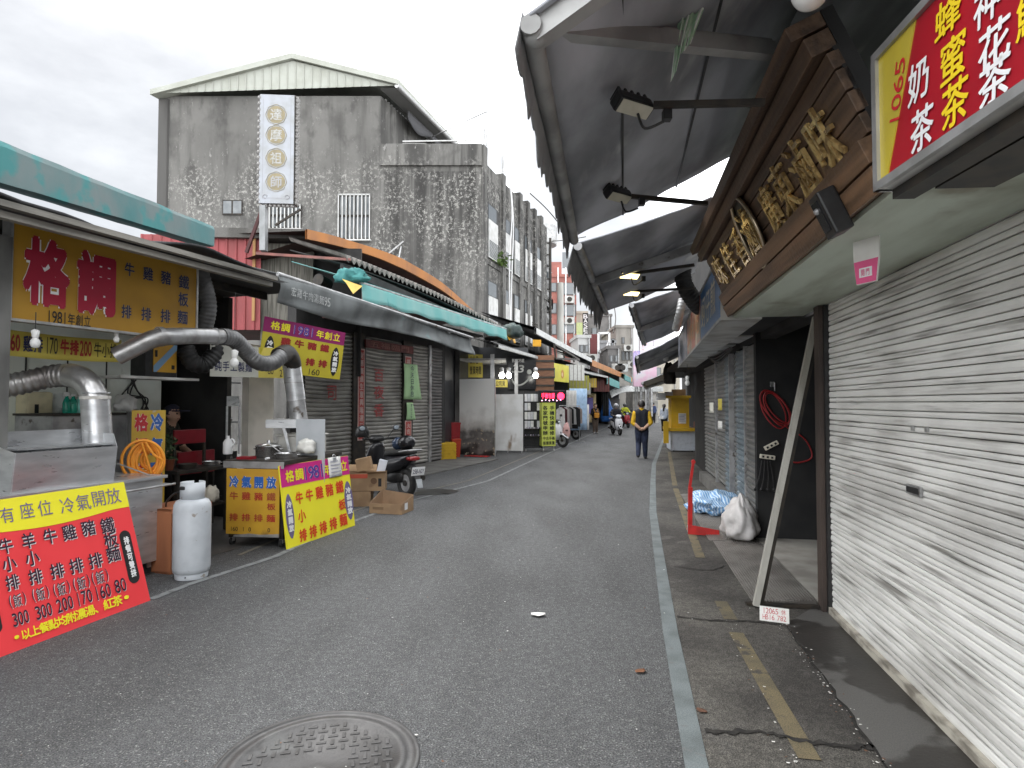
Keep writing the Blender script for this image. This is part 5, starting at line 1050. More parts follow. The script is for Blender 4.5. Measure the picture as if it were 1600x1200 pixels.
FV = F(a-Zv*.32, c-a, (0, 0, 1)); b = B(FV); b.text('宏羅牛肉湯麵95', .16, .98, .06, .19, mat('faded_white_ink', (.42, .43, .42), (.26, .27, .27), s=20, rough=.8), y=-.075, off=.01, skew=.0); b.done('lettering', t)
a2, c2_ = D(560, 435, 11), D(790, 513, 17.8); a2 = D(563, 440, 11); t = thing('fabric_awning', 'bright teal awning with a straight valance above the grey tarpaulin', 'awning', loc=a2)
TEAL2 = mat('teal_awning_cloth', (.14, .39, .375), (.22, .42, .40), s=1.8, det=8, st=(1, 1, .3), rough=.75, c3=(.09, .27, .27), s3=4, t3=.64, w3=.06, st3=(1, 1, .3))
def fb(u, v): p = a2.lerp(c2_, u); return p-Vector((0, 0, .34*v*(1+.06*sin(u*40))))+nn*(.02+.04*v+.012*sin(u*60)*v)
b = B(); b.grid(fb, 80, 4, TEAL2, t=.006); b.done('valance', t)
bk = nn*-1.6+Vector((0, 0, .5)); b = B(); b.grid(lambda u, v: a2.lerp(c2_, u)+bk*v+nn*.02, 20, 4, TEAL2, t=.01); b.done('canopy', t); b = B(); b.tube([a2+nn*.0-Zv*.02, c2_-Zv*.02], .03, STEELD); b.done('front_bar', t)
p = D(548, 430, 10.9); b = B(WF); crumple(b, p+Vector((0, .1, -.02)), .26, .16, .15, mat('dark_teal_cloth', (.03, .15, .15), (.05, .22, .21), s=6, rough=.8), 4.4, .5, n=14); b.done('bunched_tarpaulin', label='bunched dark teal cloth at the left end of the teal awning', cat='cloth')
p = D(545, 440, 10.8); b = B(); b.quad(p+Vector((-.12, 0, .05)), p+Vector((.22, .1, -.06)), p+Vector((.08, 0, -.22)), p+Vector((-.05, 0, -.02)), flat('#e6c368'), t=.006); b.done('paper_pennant', label='small yellow paper pennant under the bunched teal cloth', cat='pennant')

# lean-to tiled roof and orange fascia
TILE = mat('grey_cement_tile', (.20, .185, .17), (.10, .095, .088), s=5, det=7, rough=.9)
e0, e1 = D(540, 400, 11.9), D(786, 512, 18.6); ed = (e1-e0); nb = Vector((-ed.y, ed.x, 0)).normalized(); L_ = ed.length; n = int(L_/.17); b = B()
lean = thing('tiled_roof', 'sagging lean-to roof edged with grey scalloped tiles', 'roof', loc=e0)
rowsP = []
nseg = n*8
for k in range(nseg+1):
    u = k/nseg; p = e0.lerp(e1, u); p.z += .10*sin(u*pi); hgt = .04*cos(k/8*2*pi); rowsP.append([p+Vector((0, 0, hgt-.07)), p+Vector((0, 0, hgt+.0)), p+nb*1.5+Vector((0, 0, hgt+.52))])
b.add([v for r in rowsP for v in r], [(k*3+j, k*3+3+j, k*3+4+j, k*3+1+j) for k in range(nseg) for j in range(2)], TILE); tl = b.done('tile_course', lean)
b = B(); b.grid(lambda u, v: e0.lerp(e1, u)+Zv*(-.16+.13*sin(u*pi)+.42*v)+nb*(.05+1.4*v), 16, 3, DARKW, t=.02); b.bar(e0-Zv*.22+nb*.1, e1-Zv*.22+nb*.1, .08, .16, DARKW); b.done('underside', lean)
b = B(); b.bar(D(400, 396, 11.6), D(548, 406, 12.0), .06, .05, mat('faded_red_steel', (.30, .12, .10), (.20, .09, .08), s=5, rough=.7))
b.done('red_beam', label='thin faded red beam left of the tiled roof', cat='beam')
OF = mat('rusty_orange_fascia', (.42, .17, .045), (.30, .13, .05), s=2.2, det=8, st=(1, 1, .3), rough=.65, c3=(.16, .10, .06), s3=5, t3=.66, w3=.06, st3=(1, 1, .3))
FP = [(480, 358, 12.6, 28), (517, 367, 13.2, 26), (554, 378, 13.9, 24), (589, 389, 14.4, 24), (619, 400, 15.0, 27), (641, 411, 15.6, 26), (690, 441, 17.0, 22), (729, 475, 18.6, 14), (745, 490, 19.4, 8)]
b = B(); up_, lo_ = [], []
for px, py, Y, w in FP: up_.append(D(px, py, Y)); lo_.append(D(px, py+w*.55, Y))
for pts in (up_, lo_): pass
U, Lw = spline(up_, 6), spline(lo_, 6); inn = Vector((-.95, .3, 0))
b.add([v for i in range(len(U)) for v in (U[i], Lw[i], U[i]+inn*.05, Lw[i]+inn*.05)], [f for i in range(len(U)-1) for f in ((4*i, 4*i+4, 4*i+5, 4*i+1), (4*i+2, 4*i+3, 4*i+7, 4*i+6), (4*i, 4*i+2, 4*i+6, 4*i+4), (4*i+1, 4*i+5, 4*i+7, 4*i+3))], OF)
fas = b.done('arched_fascia', label='long arched rusty orange roof fascia below the grey building', cat='roof edge')
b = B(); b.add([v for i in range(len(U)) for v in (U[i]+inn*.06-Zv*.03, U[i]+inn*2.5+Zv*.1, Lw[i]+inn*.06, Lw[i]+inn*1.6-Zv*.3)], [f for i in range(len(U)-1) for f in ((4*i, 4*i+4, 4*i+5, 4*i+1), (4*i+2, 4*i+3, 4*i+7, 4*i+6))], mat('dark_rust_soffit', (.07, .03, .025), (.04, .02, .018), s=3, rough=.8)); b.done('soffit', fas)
# red corrugated shed and grey gutter boards beside the sign
RC = mat('faded_red_sheet', (.36, .075, .08), (.27, .06, .06), s=3, st=(1, 1, .4), rough=.6)
o = D(322, 420, 13.2); RFm = F((o.x, o.y, 0), (1, .06, 0)); za, zb = RFm.hit(360, 430).z, RFm.hit(360, 368).z; xr1 = RFm.hit(402, 390).x; b = B(RFm); P = []; x = -1.4
while x < xr1: P += [(x, 0), (x+.02, -.025), (x+.05, -.025), (x+.07, 0), (x+.17, 0)]; x += .2
q = len(P); b.add([(x, y, z) for z in (za-1.2, zb) for x, y in P], [(k, k+1, q+k+1, q+k) for k in range(q-1)], RC); b.box(-1.4, xr1, .03, 2.2, za-1.2, zb, DARKM); t = b.done('red_sheet_shed', label='red corrugated sheet wall behind the end of the teal roll', cat='shed')
b = B(RFm); z1, z0 = RFm.hit(360, 357, -.05).z, RFm.hit(360, 372, -.05).z; xe = RFm.hit(482, 360, -.05).x; b.box(-.15, xe, -.12, .3, z0, z1, CONC); b.done('flashing', t)
b = B(RFm); xx = RFm.hit(398, 400).x; b.box(xx-.03, xx+.03, -.05, -.0, za-1, zb, mat('pale_orange_post', (.45, .25, .10), rough=.7)); b.done('trim', t)
b = B(RFm); x0, x1 = RFm.hit(404, 440).x, RFm.hit(486, 440).x; b.box(x0, x1, .15, .25, za-1.9, z0-.05, mat('stained_grey_boards', (.22, .21, .18), (.10, .095, .08), s=5, st=(6, 1, .4), rough=.85)); b.box(x0, RFm.hit(560, 440).x, .3, .4, za-2.2, z0-.1, DARKW); b.done('board_wall', t)
b = B(); b.tube([D(497, 437, 12.3), D(512, 445, 12.6)], .13, IRON, n=16); b.done('vent_pipe', label='short grey vent pipe stub under the tiled roof', cat='pipe')
b = B(); b.bar(D(385, 395, 12.9), D(412, 320, 12.9), .06, .06, DARKM); b.bar(D(412, 392, 12.8), D(412, 322, 12.8), .16, .12, mat('pale_grey_column', (.36, .37, .38), (.28, .29, .29), s=4, rough=.7)); b.bar(D(430, 352, 12.8), D(470, 327, 12.8), .04, .04, IRON); sgn_post = b.done('sign_post', label='pale grey post and braces carrying the tall temple sign', cat='post')

# tall white temple sign
o = D(404, 317, 12.7); VF = F(o, (1, .07, 0)); hs = VF.hit(404, 147).z; ws = VF.hit(459, 250).x; t = thing('tall_temple_sign', 'tall white light box with four gold discs and white characters high on the grey building', 'sign', VF)
b = B(VF); b.box(0, ws, 0, .26, 0, hs, mat('chalky_white_sign', (.43, .45, .49), (.36, .37, .38), s=3, rough=.5, c3=(.32, .29, .21), s3=2, t3=.68, w3=.08)); b.done('box', t)
b = B(VF); GD = mat('tarnished_gold_print', (.32, .27, .16), (.25, .215, .14), s=8, rough=.6); GY = mat('grey_scroll_ink', (.36, .36, .38), rough=.7)
for i, (ch, py) in enumerate((('達', 179), ('摩', 211), ('祖', 247), ('師', 284))):
    c = VF.hit(431.5, py); r = ws*.26; b.prism([(c.x+r*cos(a), c.z+r*sin(a)) for a in [2*pi*k/28 for k in range(28)]], -.004, -.001, GD); b.tube([(c.x+r*1.12*cos(a)*(1+.03*cos(8*a)), -.004, c.z+r*1.12*sin(a)*(1+.03*cos(8*a))) for a in [2*pi*k/48 for k in range(48)]], .006, GD, n=5, closed=True)
    b.text(ch, c.x-r*.66, c.x+r*.66, c.z-r*.7, c.z+r*.7, mat('chalky_ink', (.50, .50, .50), (.36, .35, .30), s=20, rough=.6) if i < 3 else mat('pale_grey_ink', (.40, .40, .41), rough=.7), y=-.007, off=.02, gap=0)
for s in (0, 1):
    x = ws*(.1+.8*s); b.box(x-.004, x+.004, -.003, -.0005, hs*.05, hs*.96, GY)
    b.tube(arc((ws*(.18+.64*s), -.004, hs*.06), ws*.06, 0, 5, 10, (1-2*s, 0, 0), (0, 0, 1)), .008, GY, n=5)
b.box(ws*.1, ws*.9, -.003, -.0005, hs*.045, hs*.05, GY); b.done('print', t)
b = B(VF); OLD = mat('old_bulb', (.35, .34, .33), (.16, .15, .14), s=30, rough=.4)
n = 36; pts_ = [(ws+.035, yy+.02*(k % 2), hs*(k+.5)/n) for k in range(n) for yy in (.06, .16)]+[(-.015, .02, hs*(k+.5)/18) for k in range(18)]+[(ws*(k+.5)/8, .07, -.03) for k in range(8)]
b.ball((0, 0, 0), .042, OLD, n=4); bl = b.done('old_bulb', t); z0_ = VF.l(VF.w(0, 0, 0)); Rq = VF.M.to_3x3(); off0 = t.matrix_basis.inverted()
for k, q_ in enumerate(pts_):
    c_ = bl if k == 0 else bl.copy()
    if k: COL.objects.link(c_); c_.parent = t
    c_.location = Vector(q_)
b = B(VF); b.box(ws+.002, ws+.02, 0, .26, 0, hs, IRON); b.done('bulb_board', t)

# ------------------------------------------------------------------ grey concrete building
def concrete(name, base, dark, lightband):
    m = bpy.data.materials.new(name); m.use_nodes = True; n, l = m.node_tree.nodes, m.node_tree.links; p = n['Principled BSDF']; p.inputs['Roughness'].default_value = .9
    tc = n.new('ShaderNodeTexCoord')
    def noi(scale, st, det=7, rough=.55):
        mp = n.new('ShaderNodeMapping'); mp.inputs['Scale'].default_value = st; t = n.new('ShaderNodeTexNoise'); t.inputs['Scale'].default_value = scale; t.inputs['Detail'].default_value = det; t.inputs['Roughness'].default_value = rough; l.new(tc.outputs['Object'], mp.inputs[0]); l.new(mp.outputs[0], t.inputs[0]); return t.outputs['Fac']
    def mr(src, a, b, c=0, d=1):
        r = n.new('ShaderNodeMapRange'); r.interpolation_type = 'SMOOTHSTEP'
        for k, v in zip((1, 2, 3, 4), (a, b, c, d)): r.inputs[k].default_value = v
        l.new(src, r.inputs[0]); return r.outputs[0]
    def mul(a, b, op='MULTIPLY'):
        x = n.new('ShaderNodeMath'); x.operation = op
        for k, v in ((0, a), (1, b)):
            if isinstance(v, (int, float)): x.inputs[k].default_value = v
            else: l.new(v, x.inputs[k])
        return x.outputs[0]
    def mix(f, a, b):
        x = n.new('ShaderNodeMix'); x.data_type = 'RGBA'; l.new(f, x.inputs[0])
        for k, v in ((6, a), (7, b)):
            if isinstance(v, tuple): x.inputs[k].default_value = (*v, 1)
            else: l.new(v, x.inputs[k])
        return x.outputs[2]
    cur = mix(mr(noi(.35, (1, 1, .6)), .35, .65), base, tuple(x*.72 for x in base))
    cur = mix(mul(mr(noi(1.1, (1.6, 1.6, .16), 9), .46, .72), .6), cur, dark)          # water streaks
    cur = mix(mul(mr(noi(2.2, (1, 1, .5), 9), .52, .72), .55), cur, dark)
    sx_ = n.new('ShaderNodeSeparateXYZ'); l.new(tc.outputs['Object'], sx_.inputs[0]); z = sx_.outputs['Z']
    band = mul(mr(mul(z, mul(noi(.5, (1, 1, 1)), 3.0), 'ADD'), lightband[0], lightband[1]), mr(mul(z, mul(noi(.4, (1, 1, 1)), 3.0), 'ADD'), lightband[3], lightband[2]))
    xr_ = mr(sx_.outputs['X'], -4.6, -3.9); cur = mix(mul(mul(xr_, mr(noi(1.4, (1.5, 1.5, .09), 9, .6), .42, .60)), .75), cur, tuple(x*.8 for x in dark)); cur = mix(mul(mr(noi(.8, (1, 1, .7), 6), .50, .66), .5), cur, dark)
    under = mul(mul(xr_, mul(mr(z, 6.0, 11.0), mr(z, 11.35, 11.25))), mr(noi(1.7, (1.8, 1.8, .07), 8, .65), .36, .58)); cur = mix(mul(under, .85), cur, tuple(x*.75 for x in dark))
    peel = mul(mr(noi(7.5, (1, 1, .8), 12, .78), .515, .56), mr(noi(.9, (1, 1, .8), 5), .38, .56)); peel2 = mul(mr(noi(7.5, (1, 1, .45), 8, .75), .58, .61), mr(noi(1.1, (1, 1, .8), 3), .48, .60))
    cur = mix(mul(mul(peel, band), .72), cur, (.43, .42, .39)); cur = mix(mul(peel2, .5), cur, (.42, .41, .39))
    l.new(cur, p.inputs['Base Color']); bp = n.new('ShaderNodeBump'); bp.inputs['Strength'].default_value = .3; bp.inputs['Distance'].default_value = .05; l.new(noi(6, (1, 1, 1), 8), bp.inputs['Height']); l.new(bp.outputs[0], p.inputs['Normal']); return m
CB = concrete('weathered_concrete', (.195, .19, .178), (.045, .043, .041), (7.0, 9.6, 12.4, 13.8))
YB = 25.0; c0 = D(752, 300, YB); AX = ang(atan(315/950.0)); GFc = F((c0.x, c0.y, 0), AX)        # street facade, x along it
def fx(px): return (px-800)/950*YB
zt = lambda py: D(800, py, YB).z
gb = thing('concrete_building', 'big stained grey concrete building with a cream gable roof', 'building', loc=(c0.x, YB, 0))
X0_, X1_, X2_ = fx(243), fx(592), fx(752); ZE, ZP = zt(150), zt(226); LEN = 10.4
b = B(); o1 = AX*LEN; o2 = AX*14
def block(b, xa, xb, z0, z1, y0, off, mt): 
    vs = [(xa, y0, z0), (xb, y0, z0), (xb+off.x, y0+off.y, z0), (xa+off.x, y0+off.y, z0)]; b.add(vs+[(v[0], v[1], z1) for v in vs], [(0, 1, 2, 3), (4, 5, 6, 7), (0, 1, 5, 4), (1, 2, 6, 5), (2, 3, 7, 6), (3, 0, 4, 7)], mt)
block(b, X0_, X1_, 0, ZE, YB, o2, CB); block(b, X1_+.003, X2_, 0, ZP-.9, YB+.004, o1, CB); block(b, X1_, X2_, ZP-.9, ZP, YB-.10, Vector((.05, .18, 0)), CB); b.done('wall', gb)
b = B(); block(b, X0_-.05, X0_+.32, 0, ZE-.15, YB-.08, Vector((.05, .07, 0)), mat('dark_stained_pier', (.10, .097, .092), (.06, .058, .055), s=1, st=(1, 1, .2), rough=.9)); b.done('corner_pier', gb)
# parapet on the street side with stepped piers
b = B(GFc); b.box(0, LEN, -.02, .18, ZP-2.3, ZP-.62, CB)
for x in (.0, 2.4, 5.0, 6.3, 7.6, 8.9): b.box(x, x+.42, -.12, .25, 0, ZP+(-.0 if x == 0 else -.35), CB)
for x in (.5, 2.9): b.tube([(x+.1, .1, ZP-.3), (x+.1, .1, ZP+1.0-.3*(x > 1))], .05, ALU, n=8)
pb_ = b.done('parapet', gb)
b = B(GFc); b.box(.42, LEN, -.06, .0, 7.55, 7.75, CB).box(.42, LEN, -.06, .0, 4.3, 4.5, CB); b.done('ledge', gb)
LOUV = mat('white_louvre', (.62, .62, .61), (.50, .50, .48), s=3, rough=.6); RECESS_SHADE = mat('recess_shade', (.05, .05, .05), rough=.8)  # flat dark slab; the window recess's shade is put into its colour
for fl, (z0, z1) in enumerate(((7.85, 10.2), (4.6, 6.9))):
    for k in range(5 if fl == 0 else 4):
        x = .6+1.75*k+(.1 if k > 0 else 0); f_ = B(GFc).box(x, x+1.35, -.045, -.004, z0, z1, RECESS_SHADE).done('window', gb)
        b = B(GFc); b.box(x+.08, x+1.2, -.10, -.05, z0, z0+(z1-z0)*.70, LOUV)
        for j in range(12): zz = z0+.06+j*.06; b.box(x+.12, x+1.16, -.115, -.101, zz, zz+.025, GLASSD)
        b.done('louvre', f_); b = B(GFc); b.box(x+.1, x+1.1, -.06, -.048, z0+(z1-z0)*.72, z1-.05, GLASSD); b.done('pane', f_)
# gable roof
CRS = mat('cream_sheet_roof', (.43, .445, .395), (.37, .38, .33), s=1.5, rough=.6)
rx, rz = fx(456), zt(92); lx, lz = fx(245)-.1, zt(148); ex, ez_ = fx(618), zt(132)
b = B(); b.add([(lx, YB-.3, lz-.1), (ex, YB-.3, ez_-.2), (rx, YB-.3, rz-.25)], [(0, 1, 2)], CRS); k = 0; x = lx+.3
while x < ex-.2:
    zz = (lz-.1)+(rz-.15-lz)*((x-lx)/(rx-lx)) if x < rx else rz-.25+(ez_-rz)*((x-rx)/(ex-rx)); b.box(x, x+.05, YB-.325, YB-.301, lz-.1+(ez_-lz-.1)*((x-lx)/(ex-lx)), max(zz-.06, lz), mat('cream_rib', (.37, .38, .335), rough=.6)); x += .34
b.done('gable', gb)
b = B(); bk2 = AX*11; 
for (xa, za_, xb, zb_) in ((lx-.15, lz, rx, rz), (rx, rz, ex+.1, ez_)):
    b.add([(xa, YB-.45, za_), (xb, YB-.45, zb_), (xb+bk2.x, YB+bk2.y, zb_), (xa+bk2.x, YB+bk2.y, za_), (xa, YB-.45, za_-.22), (xb, YB-.45, zb_-.22), (xb+bk2.x, YB+bk2.y, zb_-.12), (xa+bk2.x, YB+bk2.y, za_-.12)], [(0, 1, 2, 3), (4, 5, 6, 7), (0, 1, 5, 4), (1, 2, 6, 5), (2, 3, 7, 6), (3, 0, 4, 7)], CRS)
b.add([(X1_, YB-.3, ez_-.32), (ex, YB-.3, ez_-.3), (ex+bk2.x, YB+bk2.y, ez_-.3), (X1_+bk2.x, YB+bk2.y, ez_-.32)], [(0, 1, 2, 3)], mat('grey_eave_soffit', (.22, .22, .215), rough=.8))
rf_ = b.done('gable_roof', gb); b = B(); b.tube([Vector((ex+.05, YB-.4, ez_-.25)), Vector((ex+.05, YB-.4, ez_-.25))+AX*11], .10, mat('steel_gutter_pipe', (.5, .5, .5), rough=.4, metal=.5)); b.done('gutter', rf_)
b = B(); p = Vector((ex-.25, YB-.1, ez_-.45)); b.grid(lambda u, v: p+AX*(1.5+8*u)+Vector((0, 0, -(.35+.5*u+.25*sin(u*15))*v)), 24, 3, mat('dark_rolled_canvas', (.09, .09, .095), rough=.9), t=.02); b.done('rolled_canvas', gb)
b = B()
for k in range(8): q_ = Vector((X1_+.06, YB+.6, 0))+AX*(.25*k); b.box(q_.x-.0, q_.x+.05, q_.y-.04, q_.y+.04, ZP-.1, ZP+2.2, LOUV)
b.done('balcony_grille', gb); b = B(); b.bar((X1_+.9, YB+.1, ZP+.18), (X2_-.4, YB+.1, ZP+.22), .05, .05, LOUV); b.bar((X1_+.9, YB+.1, ZP+.06), (X1_+1.9, YB+.1, ZP+.06), .05, .05, LOUV); b.tube([Vector((ex+.6, YB+4, ez_-.6)), Vector((X2_+.2, YB+.1, ZP+1.45)), Vector((X2_+.2, YB+.1, ZP))], .025, ALU, n=6); b.done('rail', gb)
def wall_window(pa, pb, y0, y1, bars, split):
    xa, xb, z0, z1 = fx(pa), fx(pb), zt(y1), zt(y0); f_ = B().box(xa, xb, YB-.06, YB-.004, z0, z1, IRON).done('window', gb)
    b = B(); w = xb-xa; nP = split
    for k in range(nP): b.box(xa+w*k/nP+.04, xa+w*(k+1)/nP-.03, YB-.068, YB-.061, z0+.05, z1-.05, mat('pale_window_glass', (.16, .175, .185), (.24, .255, .26), s=2, rough=.15))
    b.done('pane', f_)
    if bars:
        b = B()
        for k in range(bars+1): x = xa+w*k/bars; b.box(x-.02, x+.02, YB-.2, YB-.16, z0-.05, z1, LOUV)
        b.box(xa-.05, xb+.05, YB-.21, YB-.07, z0-.1, z0-.04, LOUV).box(xa-.02, xb+.02, YB-.2, YB-.16, z1-.03, z1+.02, LOUV).box(xa, xb, YB-.15, YB-.12, (z0+z1)/2, (z0+z1)/2+.08, IRON); b.done('bars', f_)
wall_window(344, 375, 313, 336, 0, 2); wall_window(528, 577, 306, 374, 8, 4); wall_window(420, 468, 322, 357, 8, 4)
b = B(); b.bar(D(606, 397, YB-.5), D(630, 377, YB-.05), .05, .05, ALU); b.bar(D(623, 405, YB-.4), D(627, 385, YB-.1), .05, .05, ALU); b.done('pipe_bracket', gb)
b = B(GFc)
for k in range(60):
    a = random.random()*6; c = Vector((1.9+random.gauss(0, .3), -.25+random.gauss(0, .1), 7.75+abs(random.gauss(0, .25)))); e1 = Vector((random.gauss(0, 1), random.gauss(0, 1), random.gauss(0, 1))).normalized()*.12; e2 = e1.cross(Vector((.3, .5, 1))).normalized()*.06; b.add([c-e1, c+e2, c+e1, c-e2], [(0, 1, 2, 3)], mat('weed_leaf', (.10, .17, .03), (.07, .12, .03), s=20, rough=.7))
b.done('ledge_weeds', label='small green weeds growing on the ledge of the grey building', cat='plant')
b = B(GFc); b.tube(spline([(3.1, -.2, ZP-.5), (3.3, -.25, ZP-2), (3.0, -.22, 8), (3.2, -.2, 5)], 6), .035, WHI, n=6); b.tube(spline([(3.2, -.2, ZP-.5), (3.5, -.25, ZP-2.4), (3.3, -.22, 7), (3.3, -.2, 5)], 6), .03, WHI, n=6); b.done('white_pipes', label='two thin white pipes running down the side of the grey building', cat='pipe')
# ------------------------------------------------------------------ further along the left
b = B(); pz = D(715, 640, 19.6); b.box(pz.x-.07, pz.x+.07, 19.5, 19.7, 0, 3.8, mat('sooty_post', (.14, .135, .13), (.06, .058, .055), s=3, st=(1, 1, .4), rough=.8)); b.done('street_post', label='sooty square post behind the red bin', cat='post')
def bin_(label, g, w, d, h, c, name='plastic_bin', rim=True, cat='bin'):
    fr = F((g.x, g.y, 0), (1, .3, 0)); t = thing(name, label, cat, fr); b = B(fr); m_ = flat(c, rough=.45); b.add([(-w*.42, -d*.42, 0), (w*.42, -d*.42, 0), (w*.42, d*.42, 0), (-w*.42, d*.42, 0), (-w/2, -d/2, h), (w/2, -d/2, h), (w/2, d/2, h), (-w/2, d/2, h)], [(3, 2, 1, 0), (0, 1, 5, 4), (1, 2, 6, 5), (2, 3, 7, 6), (3, 0, 4, 7), (4, 5, 6, 7)], m_); b.done('body', t)
    b = B(fr); b.box(-w*.54, w*.54, -d*.54, d*.54, h, h+.06, m_, bev=.015); b.done('lid', t); return t
bin_('tall red plastic bin between the post and the soot-stained board', G(709, 711), .36, .34, .98, '#9d1f25'); bin_('lower orange-red crate stack in front of the red bin', G(712, 714), .28, .2, .5, '#b13a1c', name='plastic_crate', cat='crate')
fr = F(G(699, 718), (1, .28, 0)); t = thing('yellow_crate', 'yellow slatted plastic crate standing on the pavement by the shutters', 'crate', fr); YC = flat('#c9a21a', rough=.5); b = B(fr); b.box(-.24, .22, -.2, .3, 0, .50, YC, bev=.02); b.done('body', t); b = B(fr)
for k in range(6): b.box(-.25, .23, -.21, .31, .03+.08*k, .07+.08*k, YC)
b.done('slat', t)
# soot stained boards
def soot(name, z0, z1, x0=None):
    m = bpy.data.materials.new(name); m.use_nodes = True; n, l = m.node_tree.nodes, m.node_tree.links; p = n['Principled BSDF']; p.inputs['Roughness'].default_value = .45
    tc = n.new('ShaderNodeTexCoord'); sp = n.new('ShaderNodeSeparateXYZ'); l.new(tc.outputs['Object'], sp.inputs[0]); nz = n.new('ShaderNodeTexNoise'); nz.inputs['Scale'].default_value = 2.2; nz.inputs['Detail'].default_value = 8; l.new(tc.outputs['Object'], nz.inputs[0])
    a = n.new('ShaderNodeMath'); a.operation = 'MULTIPLY_ADD'; a.inputs[1].default_value = 1.5; l.new(nz.outputs['Fac'], a.inputs[0]); l.new(sp.outputs['Z'], a.inputs[2]); r = n.new('ShaderNodeValToRGB'); mr = n.new('ShaderNodeMapRange'); mr.inputs[1].default_value = .2; mr.inputs[2].default_value = 2.9; l.new(a.outputs[0], mr.inputs[0]); l.new(mr.outputs[0], r.inputs[0])
    e = r.color_ramp.elements; e[0].position = .10; e[0].color = (.012, .012, .012, 1); e[1].position = .74; e[1].color = (.84, .83, .80, 1)
    for pos, c in ((.26, .03), (.36, .20), (.42, .12), (.54, .55)): x = e.new(pos); x.color = (c, c*.96, c*.9, 1)
    n2 = n.new('ShaderNodeTexNoise'); n2.inputs['Scale'].default_value = 7; n2.inputs['Detail'].default_value = 8; l.new(tc.outputs['Object'], n2.inputs[0]); m2 = n.new('ShaderNodeMapRange'); m2.inputs[1].default_value = .60; m2.inputs[2].default_value = .64; l.new(n2.outputs['Fac'], m2.inputs[0]); zz = n.new('ShaderNodeMapRange'); zz.inputs[1].default_value = 1.2; zz.inputs[2].default_value = .7; l.new(sp.outputs['Z'], zz.inputs[0]); mu = n.new('ShaderNodeMath'); mu.operation = 'MULTIPLY'; l.new(m2.outputs[0], mu.inputs[0]); l.new(zz.outputs[0], mu.inputs[1])
    mx_ = n.new('ShaderNodeMix'); mx_.data_type = 'RGBA'; l.new(mu.outputs[0], mx_.inputs[0]); l.new(r.outputs[0], mx_.inputs[6]); mx_.inputs[7].default_value = (.42, .36, .27, 1); l.new(mx_.outputs[2], p.inputs['Base Color']); return m
o = G(718, 711); e = G(773, 713); fr = F(o, e-o); w = (e-o).length; h = fr.hit(745, 592).z; t = thing('soot_stained_board', 'tall pale metal board with its lower half black with soot', 'board', fr); b = B(fr); b.box(0, w, 0, .03, .02, h, soot('soot_stained_paint', 0, 2)); b.done('sheet', t); b = B(fr); b.box(-.012, .0, -.01, .04, 0, h, ALU).box(w, w+.012, -.01, .04, 0, h, ALU); b.done('edge_trim', t)
b = B(fr); b.box(.35, w-.1, -.38, -.08, .004, .02, REDSTEEL); b.done('red_mat', label='flat red plastic mat on the ground before the sooty board', cat='mat')
o = G(773, 707); e = G(817, 708); fr = F(o, e-o); w = (e-o).length; h = fr.hit(795, 616).z; t = thing('white_board', 'shorter white metal board streaked with rust beside the sooty board', 'board', fr); b = B(fr); b.box(0, w, 0, .03, .07, h, mat('rust_streaked_white', (.88, .88, .87), (.74, .73, .70), s=2, rough=.5, c3=(.34, .26, .19), s3=2.2, t3=.57, w3=.16, st3=(1.4, 1, .5))); b.done('sheet', t)
for x in (.03, w*.45, w-.05): b = B(fr); b.box(x, x+.03, .0, .03, 0, .07, STEELD); b.done('leg', t)
# market hall on the left: walls, roofs and stall fronts beyond the shutters
HALL = thing('market_arcade', 'dark arcade of open market stalls beyond the shuttered shop', 'arcade', loc=(-1, 22, 0)); DB = mat('dark_booth_panel', (.05, .052, .056), (.03, .031, .034), s=2, rough=.4)
def wallq(pts, z0, z1, mt, name, par): 
    b = B()
    for (x0, y0), (x1, y1) in zip(pts, pts[1:]):
        d = Vector((x1-x0, y1-y0, 0)).normalized(); nrm = Vector((-d.y, d.x, 0))*.15; b.add([(x0, y0, z0), (x1, y1, z0), (x1+nrm.x, y1+nrm.y, z0), (x0+nrm.x, y0+nrm.y, z0), (x0, y0, z1), (x1, y1, z1), (x1+nrm.x, y1+nrm.y, z1), (x0+nrm.x, y0+nrm.y, z1)], [(0, 1, 2, 3), (4, 5, 6, 7), (0, 1, 5, 4), (1, 2, 6, 5), (2, 3, 7, 6), (3, 0, 4, 7)], mt)
    return b.done(name, par)
wallq([(-2.2, 18), (-1.2, 22.3), (.6, 22.4)], 0, 3.7, DB, 'wall', HALL)
AL = [(-.7, 19.0), (.9, 23.5), (2.2, 28), (4.4, 35), (7.0, 44), (9.6, 54), (14, 70)]
def off(line, d): return [(x-d*.93, y+d*.35) for x, y in line]
wallq(off(AL[1:], 1.6), 0, 4.2, DARKW, 'wall', HALL)
b = B()
for x, y in ((-.62, 19.2), (.15, 21.4)): b = B(); b.box(x-.06, x+.06, y-.06, y+.06, 0, 3.2, ALU); b.done('post', HALL)
b = B(); b.box(-2.2, -.2, 19.6, 22.3, 3.05, 3.1, WHITEP); b.done('ceiling', HALL)
